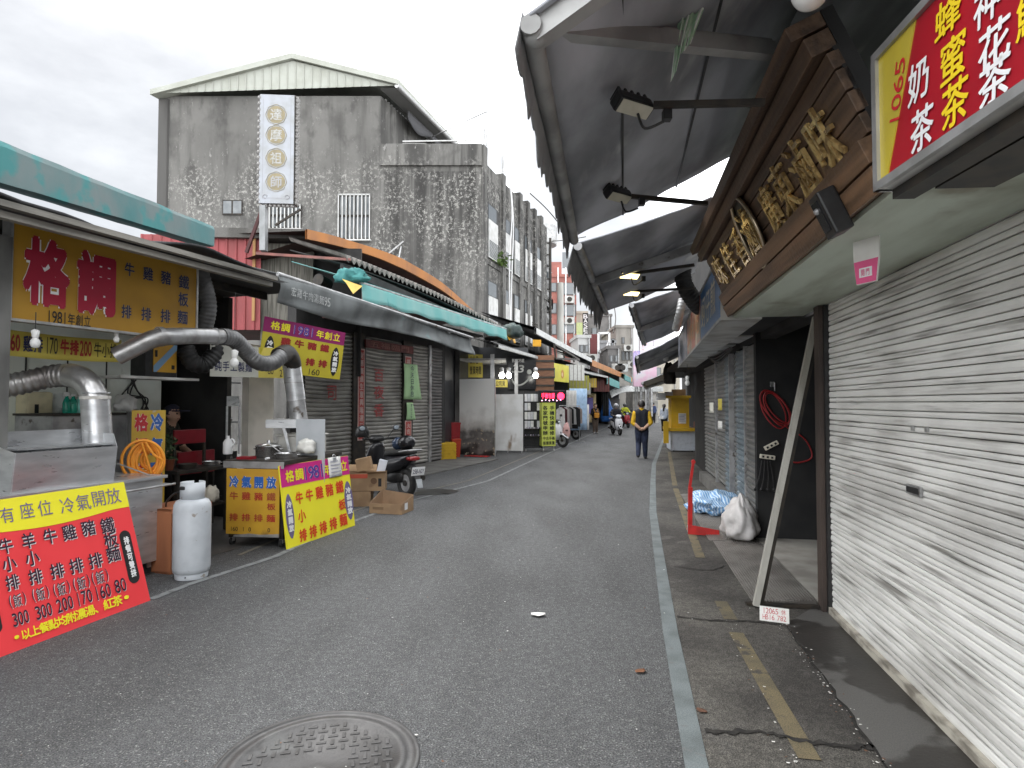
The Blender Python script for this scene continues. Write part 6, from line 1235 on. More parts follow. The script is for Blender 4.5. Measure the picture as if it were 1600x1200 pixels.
# booth graphics: dark panels with white loops
BF = F((-.85, 22.15, 0), (1, .03, 0)); b = B(BF); bx = pbox(BF, 800, 833, 561, 604); t = thing('booth_poster', 'black booth poster with a white curve behind the lit bulbs', 'poster', BF)
b.box(bx[0]-.15, bx[1]+.1, -.03, -.002, bx[2]-.1, bx[3]+.1, BLACKG); b.done('panel', t); b = B(BF); q = [BF.hit(*p, -.05) for p in ((799, 592), (804, 600), (812, 602), (820, 598), (833, 586))]; b.tube(spline(q, 6), .035, flat('#b9b9b4'), n=8); b.text('BYOBI', bx[0], bx[0]+.45, bx[3]-.12, bx[3]+.0, WHI, y=-.034).text('33', bx[0]-.02, bx[0]+.42, bx[3]-.5, bx[3]-.22, flat('#c7c7c2'), y=-.034, skew=.2, off=.03); c = BF.hit(827, 581, -.04); b.disc(c, (0, 1, 0), .09, .01, flat('#aaaaa4')); b.done('print', t)
bx = pbox(BF, 736, 750, 558, 592); b = B(BF); b.box(bx[0]-.05, bx[1]+.12, -1.2, -1.18, bx[2], bx[3], MATS['yellow_banner']).text('營業時間', bx[0], bx[1]+.08, bx[2]+.1, bx[2]+.4, INK, y=-1.205, off=.02).text('公休日一', bx[0], bx[1]+.08, bx[2]+.45, bx[2]+.75, INK, y=-1.205, off=.02); b.done('yellow_notice', label='yellow notice board inside the dark booth left of the bulbs', cat='notice')
bx = pbox(BF, 773, 792, 595, 606); b = B(BF); b.box(bx[0], bx[1], -1.0, -.98, bx[2], bx[3], MATS['yellow_banner']).text('公司貨', bx[0]+.03, bx[1]-.08, bx[2]+.03, bx[3]-.03, INK, y=-1.005, off=.02); b.done('yellow_notice', label='small yellow strip sign above the white streaked board', cat='notice')
for px, py, Y, lb in ((784, 586, 20.5, 'leftmost lit bulb over the phone stall'), (795, 586, 20.6, 'middle lit bulb over the phone stall'), (837, 586, 20.8, 'lit bulb farthest right over the phone stall')): bulb(lb, D(px, py, Y), 2.3, lit=LIT, drop=.8)
# roofs and gutters over the arcade
WG = mat('pale_metal_gutter', (.50, .51, .50), (.38, .39, .38), s=3, st=(1, 1, 2), rough=.5, metal=.3)
def eave(name, label, pts, w, th, mt, mt2=None, rise=.5, cat='roof edge', group=None):
    P = [D(*p) for p in pts]; t = thing(name, label, cat, loc=P[0], group=group); b = B(); Q = spline(P, 4)
    nn_ = [Vector((-(Q[min(i+1, len(Q)-1)]-Q[max(i-1, 0)]).y, (Q[min(i+1, len(Q)-1)]-Q[max(i-1, 0)]).x, 0)).normalized() for i in range(len(Q))]
    b.add([v for i in range(len(Q)) for v in (Q[i], Q[i]-Zv*th, Q[i]+nn_[i]*.08-Zv*th, Q[i]+nn_[i]*.08)], [f for i in range(len(Q)-1) for f in ((4*i, 4*i+4, 4*i+5, 4*i+1), (4*i+1, 4*i+5, 4*i+6, 4*i+2), (4*i+3, 4*i+2, 4*i+6, 4*i+7), (4*i, 4*i+3, 4*i+7, 4*i+4))], mt); b.done('gutter', t)
    b = B(); b.add([v for i in range(len(Q)) for v in (Q[i]+nn_[i]*.04+Zv*.02, Q[i]+nn_[i]*w+Zv*rise, Q[i]+nn_[i]*.04-Zv*th*.5, Q[i]+nn_[i]*w+Zv*(rise-.08))], [f for i in range(len(Q)-1) for f in ((4*i, 4*i+1, 4*i+5, 4*i+4), (4*i+2, 4*i+6, 4*i+7, 4*i+3), (4*i, 4*i+4, 4*i+6, 4*i+2))], mt2 or mt); b.done('roof_sheet', t); return t
GS = mat('dusty_dark_roof_sheet', (.10, .10, .10), (.06, .06, .06), s=3, rough=.7)
eave('stall_roof', 'lower pale gutter and dark roof over the phone stall', [(779, 538, 18.2), (812, 548, 20.5), (850, 560, 23), (884, 575, 26.5)], 1.6, .10, WG, GS, .55)
eave('stall_roof', 'upper pale metal roof edge on black brackets beyond the phone stall', [(838, 512, 22), (870, 530, 25.5), (900, 547, 29.5), (925, 560, 34)], 2.2, .22, WG, GS, .7)
eave('stall_roof', 'orange-edged roof farther along the left stalls', [(925, 562, 34), (955, 575, 40), (988, 590, 50)], 2.5, .35, OF, GS, .7)
eave('stall_roof', 'thin pale roof edge over the clothes stalls', [(884, 570, 26.5), (915, 580, 30), (950, 588, 36)], 1.8, .10, WG, GS, .5)
eave('stall_roof', 'short teal awning edge near the blue tarpaulin', [(949, 588, 36), (968, 597, 41)], 1.4, .45, TEAL2, TEAL2, .3)
eave('stall_roof', 'farthest teal awning edge before the street bends', [(976, 585, 44), (986, 590, 47)], 1.4, .4, TEAL2, TEAL2, .3)
b = B(); q = [D(791, 520, 18.6), D(800, 527, 19), D(806, 540, 19.6)]; b.grid(lambda u, v: D(790+16*u, 526+10*u-4*v+5*sin(u*5)*v, 18.4+1.2*u)+Vector((-.25*v, .15*v, .2*sin(v*2)+.05*sin(u*13))), 10, 5, flat('#e2a921', rough=.6), t=.01); b.done('yellow_tarpaulin', label='yellow tarpaulin flap on the gutter beside the teal awning', cat='tarpaulin')
b = B(); crumple(b, D(800, 520, 19.2), .32, .32, .28, mat('dark_green_tarpaulin', (.035, .06, .055), (.02, .035, .033), s=3, rough=.5), 1.2, .4, n=12); b.done('green_tarpaulin', label='dark green bundled tarpaulin beside the yellow flap', cat='tarpaulin')
b = B(); p = D(839, 536, 22); b.box(p.x-.15, p.x+.15, 22, 22.1, p.z-.12, p.z+.12, flat('#d39a1e')); b.done('yellow_box', label='small yellow box on the roof above the phone stall', cat='box')
b = B()
for (x0, y0, Y0, x1, y1, Y1) in ((866, 538, 24.5, 868, 560, 24.5), (868, 560, 24.5, 905, 562, 28), (866, 538, 24.5, 905, 562, 28), (880, 545, 26, 882, 562, 26), (895, 553, 28, 897, 566, 28)): b.bar(D(x0, y0, Y0), D(x1, y1, Y1), .07, .07, IRON)
b.done('roof_bracket', label='black steel truss under the upper pale roof edge', cat='truss')
b = B(); crumple(b, D(790, 527, 18.9)+Vector((-.4, .3, 0)), .3, .3, .1, IRON, 3.4, .3, n=8); b.done('roof_scrap', label='dark scrap on the roof left of the green tarpaulin', cat='scrap')

# phone stall: racks of cases, LED sign and yellow lettered pillar sign
fr = F((G(819, 705)), (1, .12, 0)); w = .66; h = fr.hit(830, 611).z; t = thing('phone_case_rack', 'black wheeled rack hung with rows of white phone cases', 'display rack', fr); b = B(fr); b.box(0, w, .05, .09, .12, h, BLACKP).box(0, w, -.2, .09, .12, .16, BLACKP).box(0, w, -.12, .09, .5, .53, IRON).box(0, w, -.12, .09, .75, .78, IRON); b.done('frame', t)
b = B(fr)
for r in range(4):
    for k in range(6):
        if (r, k) in ((1, 2), (1, 3), (2, 4), (3, 3), (0, 5)): continue
        x = .02+k*.107; z = h-.42-.31*r+.06; b.box(x, x+.095, .0, .03, z, z+.26, flat(('#d9d9db', '#c9cbd0', '#e2e2df')[(r+k) % 3], rough=.3))
b.done('phone_case', t, label='rows of pale phone cases')
b = B(fr)
for k in range(14): b.box(.02+k*.045, .05+k*.045, -.15, -.05, .53+.25*(k % 2), .58+.25*(k % 2), flat(('#8a7f95', '#b9b4bd', '#4b4f58')[k % 3]))
b.done('small_goods', t)
for x in (.04, w-.04): b = B(fr); b.disc((x, -.1, .05), (1, 0, 0), .05, .03, flat('#c9c9c4'), n=12).box(x-.015, x+.015, -.12, -.08, .05, .13, IRON); b.done('wheel', t)
fr = F(G(847, 706), (1, .18, 0)); w = fr.hit(868, 660).x; z0, z1 = fr.hit(857, 697).z, fr.hit(857, 629).z; t = thing('pillar_sign', 'yellow-green pillar sign with black vertical characters under the LED sign', 'sign', fr)
YG = mat('yellow_green_sign', (.60, .66, .12), (.52, .58, .10), s=3, rough=.45); b = B(fr); b.box(0, w, 0, .4, z0, z1, YG); b.done('box', t); b = B(fr); b.text('手機快速維修', w*.56, w*.92, z0+.36, z1-.1, INK, y=-.004, off=.03, vert=True).text('各家門號申辦', w*.06, w*.42, z0+.36, z1-.1, INK, y=-.004, off=.03, vert=True).text('中古手機', w*.06, w*.94, z0+.2, z0+.33, INK, y=-.004, off=.02).text('維護買賣', w*.06, w*.94, z0+.04, z0+.17, INK, y=-.004, off=.02); b.done('lettering', t)
for x in (.05, w-.05): b = B(fr); b.disc((x, .05, .045), (1, 0, 0), .045, .03, flat('#b9b9b4'), n=12).box(x-.015, x+.015, .03, .07, .04, z0, ALU); b.done('wheel', t)
za, zb = fr.hit(857, 628).z, fr.hit(857, 610).z; xa_, xb_ = fr.hit(841, 620).x, fr.hit(882, 620).x; t = thing('led_sign', 'black LED sign showing glowing red characters above the pillar sign', 'sign', fr, loc=fr.w(0, 0, za)); b = B(fr); b.box(xa_, xb_, -.04, .1, za+.01, zb, BLACKP, bev=.01); b.done('case', t); b = B(fr); LED = mat('red_led', (1, .02, .06), emit=3); hh = zb-za; b.text('手機包膜', xa_+.1, xa_+(xb_-xa_)*.62, za+hh*.3, za+hh*.78, LED, y=-.045, off=.03).disc((xb_-.14, -.045, za+hh*.5), (0, 1, 0), hh*.32, .006, LED)
for k in range(6): b.disc((xa_+.12+.13*k, -.045, za+hh*(.18 if k % 2 else .12)), (0, 1, 0), .022, .006, mat('pink_led', (1, .45, .7), emit=2), n=8)
b.done('lettering', t)
# yellow banner with pictures
TLc, BRc = D(849, 566, 22.5), D(889, 598, 25.5); fr = F((TLc.x, TLc.y, BRc.z), (BRc.x-TLc.x, BRc.y-TLc.y, 0)); W_ = (Vector((BRc.x-TLc.x, BRc.y-TLc.y, 0))).length; H_ = fr.hit(860, 566).z; H2 = fr.hit(850, 593).z; t = thing('picture_banner', 'yellow banner with a dark portrait square hung under the phone stall roof', 'banner', fr); b = B(fr); b.box(0, W_, 0, .02, 0, H_, mat('lemon_banner', (.66, .60, .06), (.58, .52, .06), s=2, rough=.5)); b.done('sheet', t); b = B(fr); b.box(W_*.12, W_*.42, -.006, -.001, H_*.2, H_*.75, BLACKP).disc((W_*.27, -.008, H_*.45), (0, 1, 0), H_*.13, .004, flat('#8d8f95')).disc((W_*.72, -.008, H_*.45), (0, 1, 0), H_*.25, .004, flat('#c58a4a')).disc((W_*.70, -.012, H_*.42), (0, 1, 0), H_*.12, .003, flat('#e6c9a0')); b.done('print', t)
b = B(); a = D(836, 606, 22.3); b.box(a.x, a.x+.7, 22.3, 22.4, a.z-.3, a.z+1.2, mat('brown_timber', (.22, .10, .05), (.15, .07, .04), s=4, st=(1, 1, 6), rough=.6))
for k in range(5): b.box(a.x-.02, a.x+.72, 22.27, 22.299, a.z-.25+.3*k, a.z-.18+.3*k, IRON)
b.done('timber_screen', label='brown timber slat screen behind the LED sign', cat='screen')
# clothes stall
def rack(label, g, n, cols, L=1.3, ang_=.9, hh=1.55):
    fr = F(g, ang(ang_)); t = thing('clothes_rack', label, 'clothes rack', fr); b = B(fr)
    for x in (0, L): b.tube([(x, 0, 0), (x, 0, hh)], .014, ALU, n=8).tube([(x, -.22, .02), (x, .22, .02)], .014, ALU, n=8)
    b.tube([(0, 0, hh), (L, 0, hh)], .014, ALU, n=8); b.done('frame', t)
    for k in range(n):
        x = L*(k+.6)/(n+.2); hl = .75+.25*random.random(); b = B(fr); b.add([(x-.02, -.04, hh-.06), (x+.02, .04, hh-.06), (x-.05, -.2, hh-.16), (x+.04, .2, hh-.16), (x-.06, -.2-.05*random.random(), hh-hl), (x+.05, .22, hh-hl), (x+.05, -.17, hh-hl), (x-.03, .2, hh-hl), (x+.04, -.17, hh-.16), (x-.03, .18, hh-.16)], [(0, 1, 3, 2), (2, 3, 5, 4), (8, 9, 7, 6), (2, 8, 6, 4), (3, 9, 7, 5), (0, 1, 9, 8)], flat(cols[k % len(cols)], rough=.9)); b.done('garment', t)
    return t
rack('rail of pale and dark coats at the front of the clothes stall', G(874, 694), 9, ['#c9c6c4', '#5a2c33', '#d5d0cf', '#8f8a88', '#1b1b1d', '#c2c1c0', '#17171a', '#2a2a2c', '#b9a9a4'], L=1.9, ang_=.55)
b = B(); p = D(885, 668, 23); crumple(b, (p.x, p.y, .55), .13, .11, .36, flat('#cfa6a2', rough=.9), 7.7, .22, n=12); b.box(p.x-.05, p.x+.05, 22.85, 22.87, .60, .66, flat('#6a4a4a')); b.done('pink_bag', label='pale pink hanging shirt with a dark heart below the coat rail', cat='garment')
for i, (px, py0, py1, Y, w, c, lb) in enumerate(((903, 607, 672, 27, .9, '#a9c3dd', 'light blue draped garments on the stall wall'), (893, 610, 640, 26.5, .5, '#c8c6c2', 'grey hanging sheet beside the blue garments'), (915, 632, 672, 28, .4, '#d6d4d2', 'white stacked trays beside the blue garments'), (922, 615, 660, 38, .9, '#cdb98f', 'framed purple poster on the cream stall wall'), (946, 612, 650, 40, .5, '#17181a', 'dark stall opening beside the blue tarpaulin'))):  # the stacked white frames are drawn as one plain sheet
    a, c_ = D(px, py0, Y), D(px, py1, Y); b = B(F((a.x, Y, 0), (1, .5, 0))); m_ = flat(c, rough=.9)
    b.grid(lambda u, v: ((u-.5)*w, .04*sin(u*18+i), c_.z+(a.z-c_.z)*v), 16, 4, m_, t=.02)
    if i == 3: b.box(-w*.28, w*.2, -.06, -.04, c_.z+(a.z-c_.z)*.3, a.z-.25, flat('#7a6fb0')).box(-w*.34, w*.26, -.039, -.035, c_.z+(a.z-c_.z)*.24, a.z-.19, flat('#9d6f3a'))
    b.done(('blue_garments', 'grey_sheet', 'frame_stack', 'framed_poster', 'opening_shade')[i], label=lb, cat=('garments', 'cloth', 'trays', 'poster', 'curtain')[i])  # last one: near-black sheet painting the shade inside a stall opening
b = B(); p = G(949, 665); crumple(b, (p.x, p.y, .95), .5, .45, 1.05, mat('blue_tarpaulin', (.035, .16, .50), (.03, .13, .42), s=3, rough=.45), 9.1, .25, n=16, top=lambda q, d: Vector((q.x*(1-.55*max(0, d.z)), q.y*(1-.55*max(0, d.z)), q.z))); b.done('tarpaulin_bundle', label='tall bundle wrapped in bright blue tarpaulin by the left stalls', cat='tarpaulin')
for i, (px, py, Y, w, h, c, lb) in enumerate(((940, 600, 36, 1.2, .9, '#5b2f2b', 'dark red hanging shop sign beneath the teal awning edge'), (924, 598, 33, .7, .5, '#c9a92a', 'small yellow edged sign under the far roof'), (895, 582, 27, 1.3, .7, '#c9c9c4', 'white slatted sign hung under the thin pale roof'), (905, 598, 29, 1.2, .7, '#8f8d3a', 'olive green awning cloth under the white slatted sign'), (918, 607, 31, .4, .6, '#b9bdbb', 'small pale notice board under the far left roof'))):
    p = D(px, py, Y); fr = F((p.x, Y, p.z), (1, .6, 0)); b = B(fr); b.box(-w/2, w/2, 0, .1, -h/2, h/2, flat(c)); 
    for k in range(6): b.box(-w/2+w*k/6+.02, -w/2+w*k/6+.05, -.01, -.001, -h/2, h/2, flat('#8a8580' if i != 0 else '#3a1c1a'))
    b.done('hanging_sign', label=lb, cat='sign')
# ------------------------------------------------------------------ far buildings
WINF = mat('dark_window_frame', (.10, .10, .10), rough=.5)
def house(label, px0, px1, ytop, Y, depth, mt, rot=.0, wins=(), cat='building', extra=None, name='building'):
    a, c = D(px0, ytop, Y), D(px1, ytop, Y); fr = F((a.x, Y, 0), (cos(rot), sin(rot), 0)); w = fr.hit(px1, 600).x; h = fr.hit(px0, ytop).z; t = thing(name, label, cat, fr)
    b = B(fr); b.box(0, w, 0, depth, 0, h, mt); b.done('wall', t); b = B(fr); b.box(-.1, w+.1, -.1, depth+.1, h, h+.25, mt); b.done('parapet', t)
    for (x0, y0, x1, y1) in wins:
        bx = pbox(fr, x0, x1, y0, y1); f_ = B(fr).box(bx[0]-.06, bx[1]+.06, -.08, -.01, bx[2]-.06, bx[3]+.06, WINF).done('window', t); b = B(fr); n = max(1, int((bx[1]-bx[0])/.9))
        for k in range(n): b.box(bx[0]+(bx[1]-bx[0])*k/n+.04, bx[0]+(bx[1]-bx[0])*(k+1)/n-.04, -.10, -.082, bx[2], bx[3], GLASSD)
        b.done('pane', f_)
    for k in range(2 if wins else 0):
        x0, y0, x1, y1 = wins[(k*2+1) % len(wins)]; bx = pbox(fr, x0, x1, y0, y1); b = B(fr); b.box(bx[0]+.1, bx[0]+.9, -.5, -.02, bx[2]-.8, bx[2]-.2, WHITEP).disc((bx[0]+.5, -.505, bx[2]-.5), (0, 1, 0), .22, .01, IRON, n=14); b.done('air_conditioner', t)
    if wins:
        b = B(fr); bx = pbox(fr, *[wins[0][i] for i in (0, 2, 1, 3)]); b.tube([(w*.9, -.1, 2), (w*.9, -.1, h)], .06, STEELD, n=6); b.done('drain_pipe', t)
    if extra: extra(fr, t, w, h)
    return t
BRK = mat('salmon_brick_tile', (.38, .145, .115), (.30, .115, .095), s=2, rough=.7); PLG = mat('pale_grey_plaster', (.42, .41, .39), (.30, .29, .28), s=.6, det=8, st=(1, 1, .4), rough=.85); DGP = mat('dark_grey_render', (.20, .19, .185), (.14, .135, .13), s=1, rough=.85); CRM = mat('pale_cream_plaster', (.52, .48, .40), (.40, .37, .31), s=.8, st=(1, 1, .4), rough=.8); WHB = mat('white_plaster', (.62, .62, .61), (.48, .48, .47), s=.7, st=(1, 1, .4), rough=.8)
def redx(fr, t, w, h):
    b = B(fr); x = fr.hit(879, 500).x; bx = pbox(fr, 862, 879, 405, 434); b.box(bx[0], bx[1], 1, 6, h, bx[3], BRK); b.done('stair_tower', t); b = B(fr); b.box(bx[0]+1, bx[0]+1.6, .96, .999, h+1.0, h+2.4, GLASSD); b.done('tower_window', t)
    b = B(fr)
    for px in (872, 884): xx = fr.hit(px, 500).x; b.tube([(xx, -.15, h-6), (xx, -.15, h+.8)], .06, WHI, n=6)
    b.done('drain_pipe', t)
house('salmon red tiled building with strips of dark windows', 861, 901, 433, 52, 12, BRK, .0, ((861, 443, 869, 455), (880, 443, 899, 460), (861, 475, 869, 489), (880, 477, 899, 493), (880, 505, 899, 520), (862, 508, 869, 522)), extra=redx)
def scaf(fr, t, w, h):
    b = B(fr)
    for px in (840, 847, 860):
        x = fr.hit(px, 500, -1.2).x; b.tube([(x, -1.2, 3), (x, -1.2, fr.hit(px, 372, -1.2).z)], .09, IRON, n=6)
    for py in (380, 398, 416, 436, 452, 470, 488, 506, 524):
        x0, x1 = fr.hit(838, py, -1.2).x, fr.hit(861, py, -1.2).x; z = fr.hit(850, py, -1.2).z; b.bar((x0, -1.2, z), (x1, -1.2, z), .08, .08, IRON); b.bar((x0, -1.1, z), (x1, -1.1, z-1.2), .07, .18, STEELD)
    b.done('stair_scaffold', t); b = B(fr); b.lathe([(1.0, 0), (1.05, .1), (1.05, 1.2), (.7, 1.5), (0, 1.6)], ALU, n=20, M=Matrix.Translation((fr.hit(848, 372).x, 1, fr.hit(848, 378).z))); b.done('water_tank', t)
house('narrow pale building wrapped in an iron stair frame with a roof water tank', 836, 861, 378, 40, 10, WHB, .0, ((852, 415, 860, 440), (842, 445, 850, 465)), extra=scaf)
house('pale annex with balconies at the foot of the iron stair frame', 770, 838, 470, 33, 5, WHB, .05, ((800, 480, 812, 505), (818, 486, 830, 515), (778, 480, 790, 500)))
b = B(); fr = F(D(775, 520, 31), (1, .1, 0))
for k in range(8): p0 = D(772+2*k, 474+4*k, 30); b.bar(p0, D(840, 508, 32.0)+Vector((0, 0, -.12*k)), .05, .05, IRON) if k < 3 else None
b.bar(D(768, 474, 30), D(836, 512, 33), .1, .22, mat('rusty_rail', (.24, .12, .08), rough=.7)); b.done('rusty_rail', label='rusty sloping rail in front of the pale annex', cat='rail')
b = B(); p = D(876, 600, 40); b.tube([Vector((p.x, 40, 0)), Vector((p.x, 40, D(876, 442, 40).z))], [.28, .2], mat('pale_concrete_pole', (.55, .54, .50), (.42, .41, .38), s=2, st=(1, 1, .3), rough=.8), n=12); b.done('utility_pole', label='pale concrete utility pole before the salmon building', cat='pole')
house('cream corner building with a dark vertical lettered sign', 898, 918, 490, 62, 10, CRM, .0, ((903, 506, 913, 520), (903, 530, 913, 545)))
def vs(px, y0, y1, Y, w, tx, label, c=None, ink=None):
    a = D(px, y1, Y); h = D(px, y0, Y).z-a.z; fr = F(a, (1, .0, 0)); t = thing('vertical_sign', label, 'sign', fr); b = B(fr); b.box(-w/2, w/2, 0, .3, 0, h, c or INK); b.done('box', t)
    if tx: b = B(fr); b.text(tx, -w*.4, w*.4, h*.03, h*.97, ink or WHI, y=-.01, off=.03, vert=True); b.done('lettering', t)
vs(915, 489, 550, 58, .5, 'BASECAFE', 'tall narrow black sign with white vertical letters in the distance'); vs(928, 522, 556, 52, .6, '', 'short dark red vertical sign left of the white steel frame', flat('#6b2f30'))
vs(890, 504, 530, 56, 2.4, '', 'pale green lit billboard below the salmon building', flat('#c6d89a'))
house('dark grey rendered block with one cream window', 917, 956, 494, 68, 12, DGP, .0, ((925, 513, 932, 523), (948, 514, 953, 523)))
house('grey corrugated house behind the white steel frame', 934, 962, 536, 56, 8, mat('grey_corrugated_sheet', (.33, .34, .35), (.25, .26, .27), s=2, st=(8, 1, .2), rough=.6), .0, ((955, 530, 960, 540), (940, 556, 946, 562)))
house('old stone coloured house with narrow columned windows', 962, 990, 512, 58, 9, mat('stone_grey_plaster', (.34, .32, .29), (.24, .23, .21), s=1, st=(1, 1, .4), rough=.85), .0, ((972, 550, 975, 562), (978, 550, 981, 562), (984, 550, 987, 562), (972, 528, 975, 536)))
house('pale tall house at the end of the street', 986, 1062, 560, 78, 10, CRM, -.1, ((1005, 575, 1012, 590), (1025, 575, 1032, 590)))
house('white balconied house just left of the steel gantry', 903, 922, 528, 48, 5, WHB, .05, ((906, 540, 911, 550), (914, 540, 919, 550), (906, 556, 911, 565)))
house('narrow slate grey annex right of the steel gantry', 950, 968, 545, 47, 5, DGP, .0, ((953, 556, 957, 565), (961, 556, 965, 565), (953, 572, 957, 580)))
b = B()
for (x0, y0, x1, y1) in ((935, 521, 935, 560), (952, 520, 952, 562), (935, 521, 952, 520), (935, 552, 952, 540), (942, 556, 951, 535)): b.bar(D(x0, y0, 50), D(x1, y1, 50), .16, .16, WHI)
b.done('steel_gantry', label='white steel frame standing on a roof in the distance', cat='gantry')
# coloured billboards at the bend
def hoarding(label, px0, px1, y0, y1, Y, m1, m2, m3, rot=.0, foot=None):
    a, c = D(px0, y1, Y), D(px1, y0, Y); fr = F((a.x, Y, a.z), (cos(rot), sin(rot), 0)); w = fr.hit(px1, 560).x; h = c.z-a.z; t = thing('billboard', label, 'billboard', fr); b = B(fr); b.box(0, w, 0, .2, 0, h, img('print_'+label[:12].replace(' ', '_'), m1, m2, m3, .8)); b.done('face', t); b = B(fr); b.box(0, w, .2, .4, 0, h, STEELD).box(w*.3, w*.4, .2, .35, -5, 0, STEELD).box(w*.6, w*.7, .2, .35, -5, 0, STEELD); b.done('back_frame', t); return fr, t, w, h
hoarding('tall lilac and purple billboard at the bend of the street', 990, 1000, 548, 604, 46, (.50, .42, .66), (.26, .20, .52), (.66, .50, .60)); hoarding('white billboard with a red blot above the pink one', 1000, 1029, 520, 556, 50, (.68, .64, .68), (.64, .58, .66), (.70, .20, .08)); hoarding('pink billboard with a pale painted figure near the street bend', 990, 1026, 570, 604, 44, (.70, .46, .58), (.66, .60, .64), (.56, .60, .72))
t = thing('roll_up_garage', 'pale grey closed shop front at the bend of the street', 'shop', loc=G(996, 654)); b = B(); p = D(985, 655, 52); q = D(1010, 655, 50); b.box(p.x, q.x+1.2, 51, 54, 0, D(1000, 612, 51).z, SH2); b.done('shutter', t); b = B(); b.box(p.x-5.5, q.x+1.5, 50.4, 51.5, D(1000, 612, 51).z, D(1000, 604, 51).z, WG); b.done('canopy', t)
b = B(); b.grid(lambda u, v: D(955+40*u, 622-12*u-3*sin(u*4), 44+6*u)+Vector((0, .8*v, .5*v)), 10, 3, WG, t=.05); b.done('metal_canopy', label='pale curved metal canopy far down the left side', cat='canopy')

# right-hand shops farther on
RSH = thing('far_shop_row', 'row of dark shop fronts on the right beyond the yellow cart', 'shops', loc=rw(-14, .6)); wallq([tuple(rw(-41, 2.6))[:2], tuple(rw(-25, 1.4))[:2], tuple(rw(-14, .95))[:2], tuple(rw(-8.4, .5))[:2]], 0, 4.0, DARKW, 'wall', RSH)
b = B(RF); b.box(-26, -10.5, .1, 2.2, 2.9, 3.0, GS); b.done('soffit', RSH)
for i, (px, py, Y, lb) in enumerate(((1021, 556, 17, 'frosted bulb hanging under the narrow dark awning'), (1040, 558, 16, 'second frosted bulb hanging right of the first under the dark awning'), (1074, 598, 12, 'bare bulb hanging over the yellow cart'))): bulb(lb, D(px, py, Y), 2.2 if i < 2 else 1.2, drop=.7)
b = B(); p0, p1 = D(1004, 563, 15), D(1019, 556, 15); b.bar(p0, p1, .05, .05, mat('lit_tube', (1, 1, 1), emit=1.6)); b.done('tube_lamp', label='lit white tube lamp under the narrow dark awning', cat='lamp')
b = B(); crumple(b, D(1046, 588, 17), .16, .16, .35, IRON, 5.1, .35, n=12); b.done('hanging_bundle', label='dark bundle hanging under the awning above the yellow cart', cat='bundle')
# yellow snack cart
g = G(1068, 706); fr = F(g, (1, -.16, 0)); PXM = FPX/g.y; YP = mat('yellow_cart_paint', (.68, .42, .025), (.60, .37, .025), s=3, rough=.4); t = thing('snack_cart', 'yellow snack cart with a pillar of yellow panels over a white box on wheels', 'food cart', fr)
def cz(x0, x1, y0, y1, d0, d1, mt, nm, par=None, lab=None):
    bx = pbox(fr, x0, x1, y0, y1); return B(fr).box(bx[0], bx[1], d0, d1, bx[2], bx[3], mt).done(nm, par or t, lab)
cz(1048, 1087, 674, 704, 0, 1.5, flat('#c9ced6', rough=.4), 'white_box'); cz(1042, 1087, 669, 673.5, -.15, 1.6, YP, 'counter'); bd = cz(1050, 1078, 622, 669, .2, 1.3, YP, 'pillar'); cz(1041, 1080, 618, 622, .05, 1.6, YP, 'top_shelf'); cz(1036, 1044, 658, 692, -.2, -.1, YP, 'side_flap'); cz(1061, 1073, 646, 662, .17, .195, PAPER, 'price_sheet', bd)
b = B(fr); h = pbox(fr, 1062, 1072, 648, 660)
for k in range(5): z = h[3]-(h[3]-h[2])*k/5; b.box(h[0], h[1]-.03*(k % 2), .16, .168, z-.025, z, GI)
b.done('lettering', bd)
for x0 in (1053, 1082): h = fr.hit(x0, 706); b = B(fr); b.disc((h.x, .1, .07), (1, 0, 0), .07, .05, RUBBER, n=14).disc((h.x, 1.35, .07), (1, 0, 0), .07, .05, RUBBER, n=14); b.done('wheel', t)
def onshelf(x0, x1, y0, y1, mt, nm, lb, cat, d=.3):
    bx = pbox(fr, x0, x1, y0, y1); B(fr).box(bx[0], bx[1], d, d+.5, bx[2]+.003, bx[3], mt).done(nm, label=lb, cat=cat)
onshelf(1053, 1073, 608, 617.8, CARD, 'cardboard_box', 'brown cardboard box on top of the yellow cart', 'box'); onshelf(1041, 1052, 612, 619, flat('#c9c6cf'), 'paper_stack', 'pale stack of papers at the left of the cart top', 'papers', .2); onshelf(1027, 1040, 614, 625, WHI, 'white_box_sign', 'white box sign hanging beside the top of the yellow cart', 'sign', .0)
p = G(1082, 700); b = B(); b.box(p.x+.25, p.x+.65, p.y+.2, p.y+.7, .0, .45, mat('brown_bricky_crate', (.20, .09, .06), rough=.8)); b.box(p.x+.25, p.x+.65, p.y+.2, p.y+.7, .47, .95, mat('brown_bricky_crate', (.20, .09, .06))); b.done('brown_crates', label='stack of two dark brown crates behind the yellow cart', cat='crate')
# pale shutters pieces hanging cables on right, white scrap on a shutter
for px, py, w, h, c, lb in ((1117, 637, 3.5, 8, '#e2dfd2', 'small white tag on the bluish side shutter'), (1131, 632, 2.5, 9, '#d8c65a', 'yellow cloth tied to the shutter post'), (1131, 664, 3.5, 6, '#e6e4de', 'white hanging strip below the yellow cloth')):
    bx = pbox(RF, px-w/2, px+w/2, py-h, py+h); b = B(RF); b.grid(lambda u, v: (bx[0]+(bx[1]-bx[0])*u, -.06-.02*sin(u*5), bx[2]+(bx[3]-bx[2])*v), 4, 4, flat(c), t=.004); b.done('hanging_tag', label=lb, cat='tag')

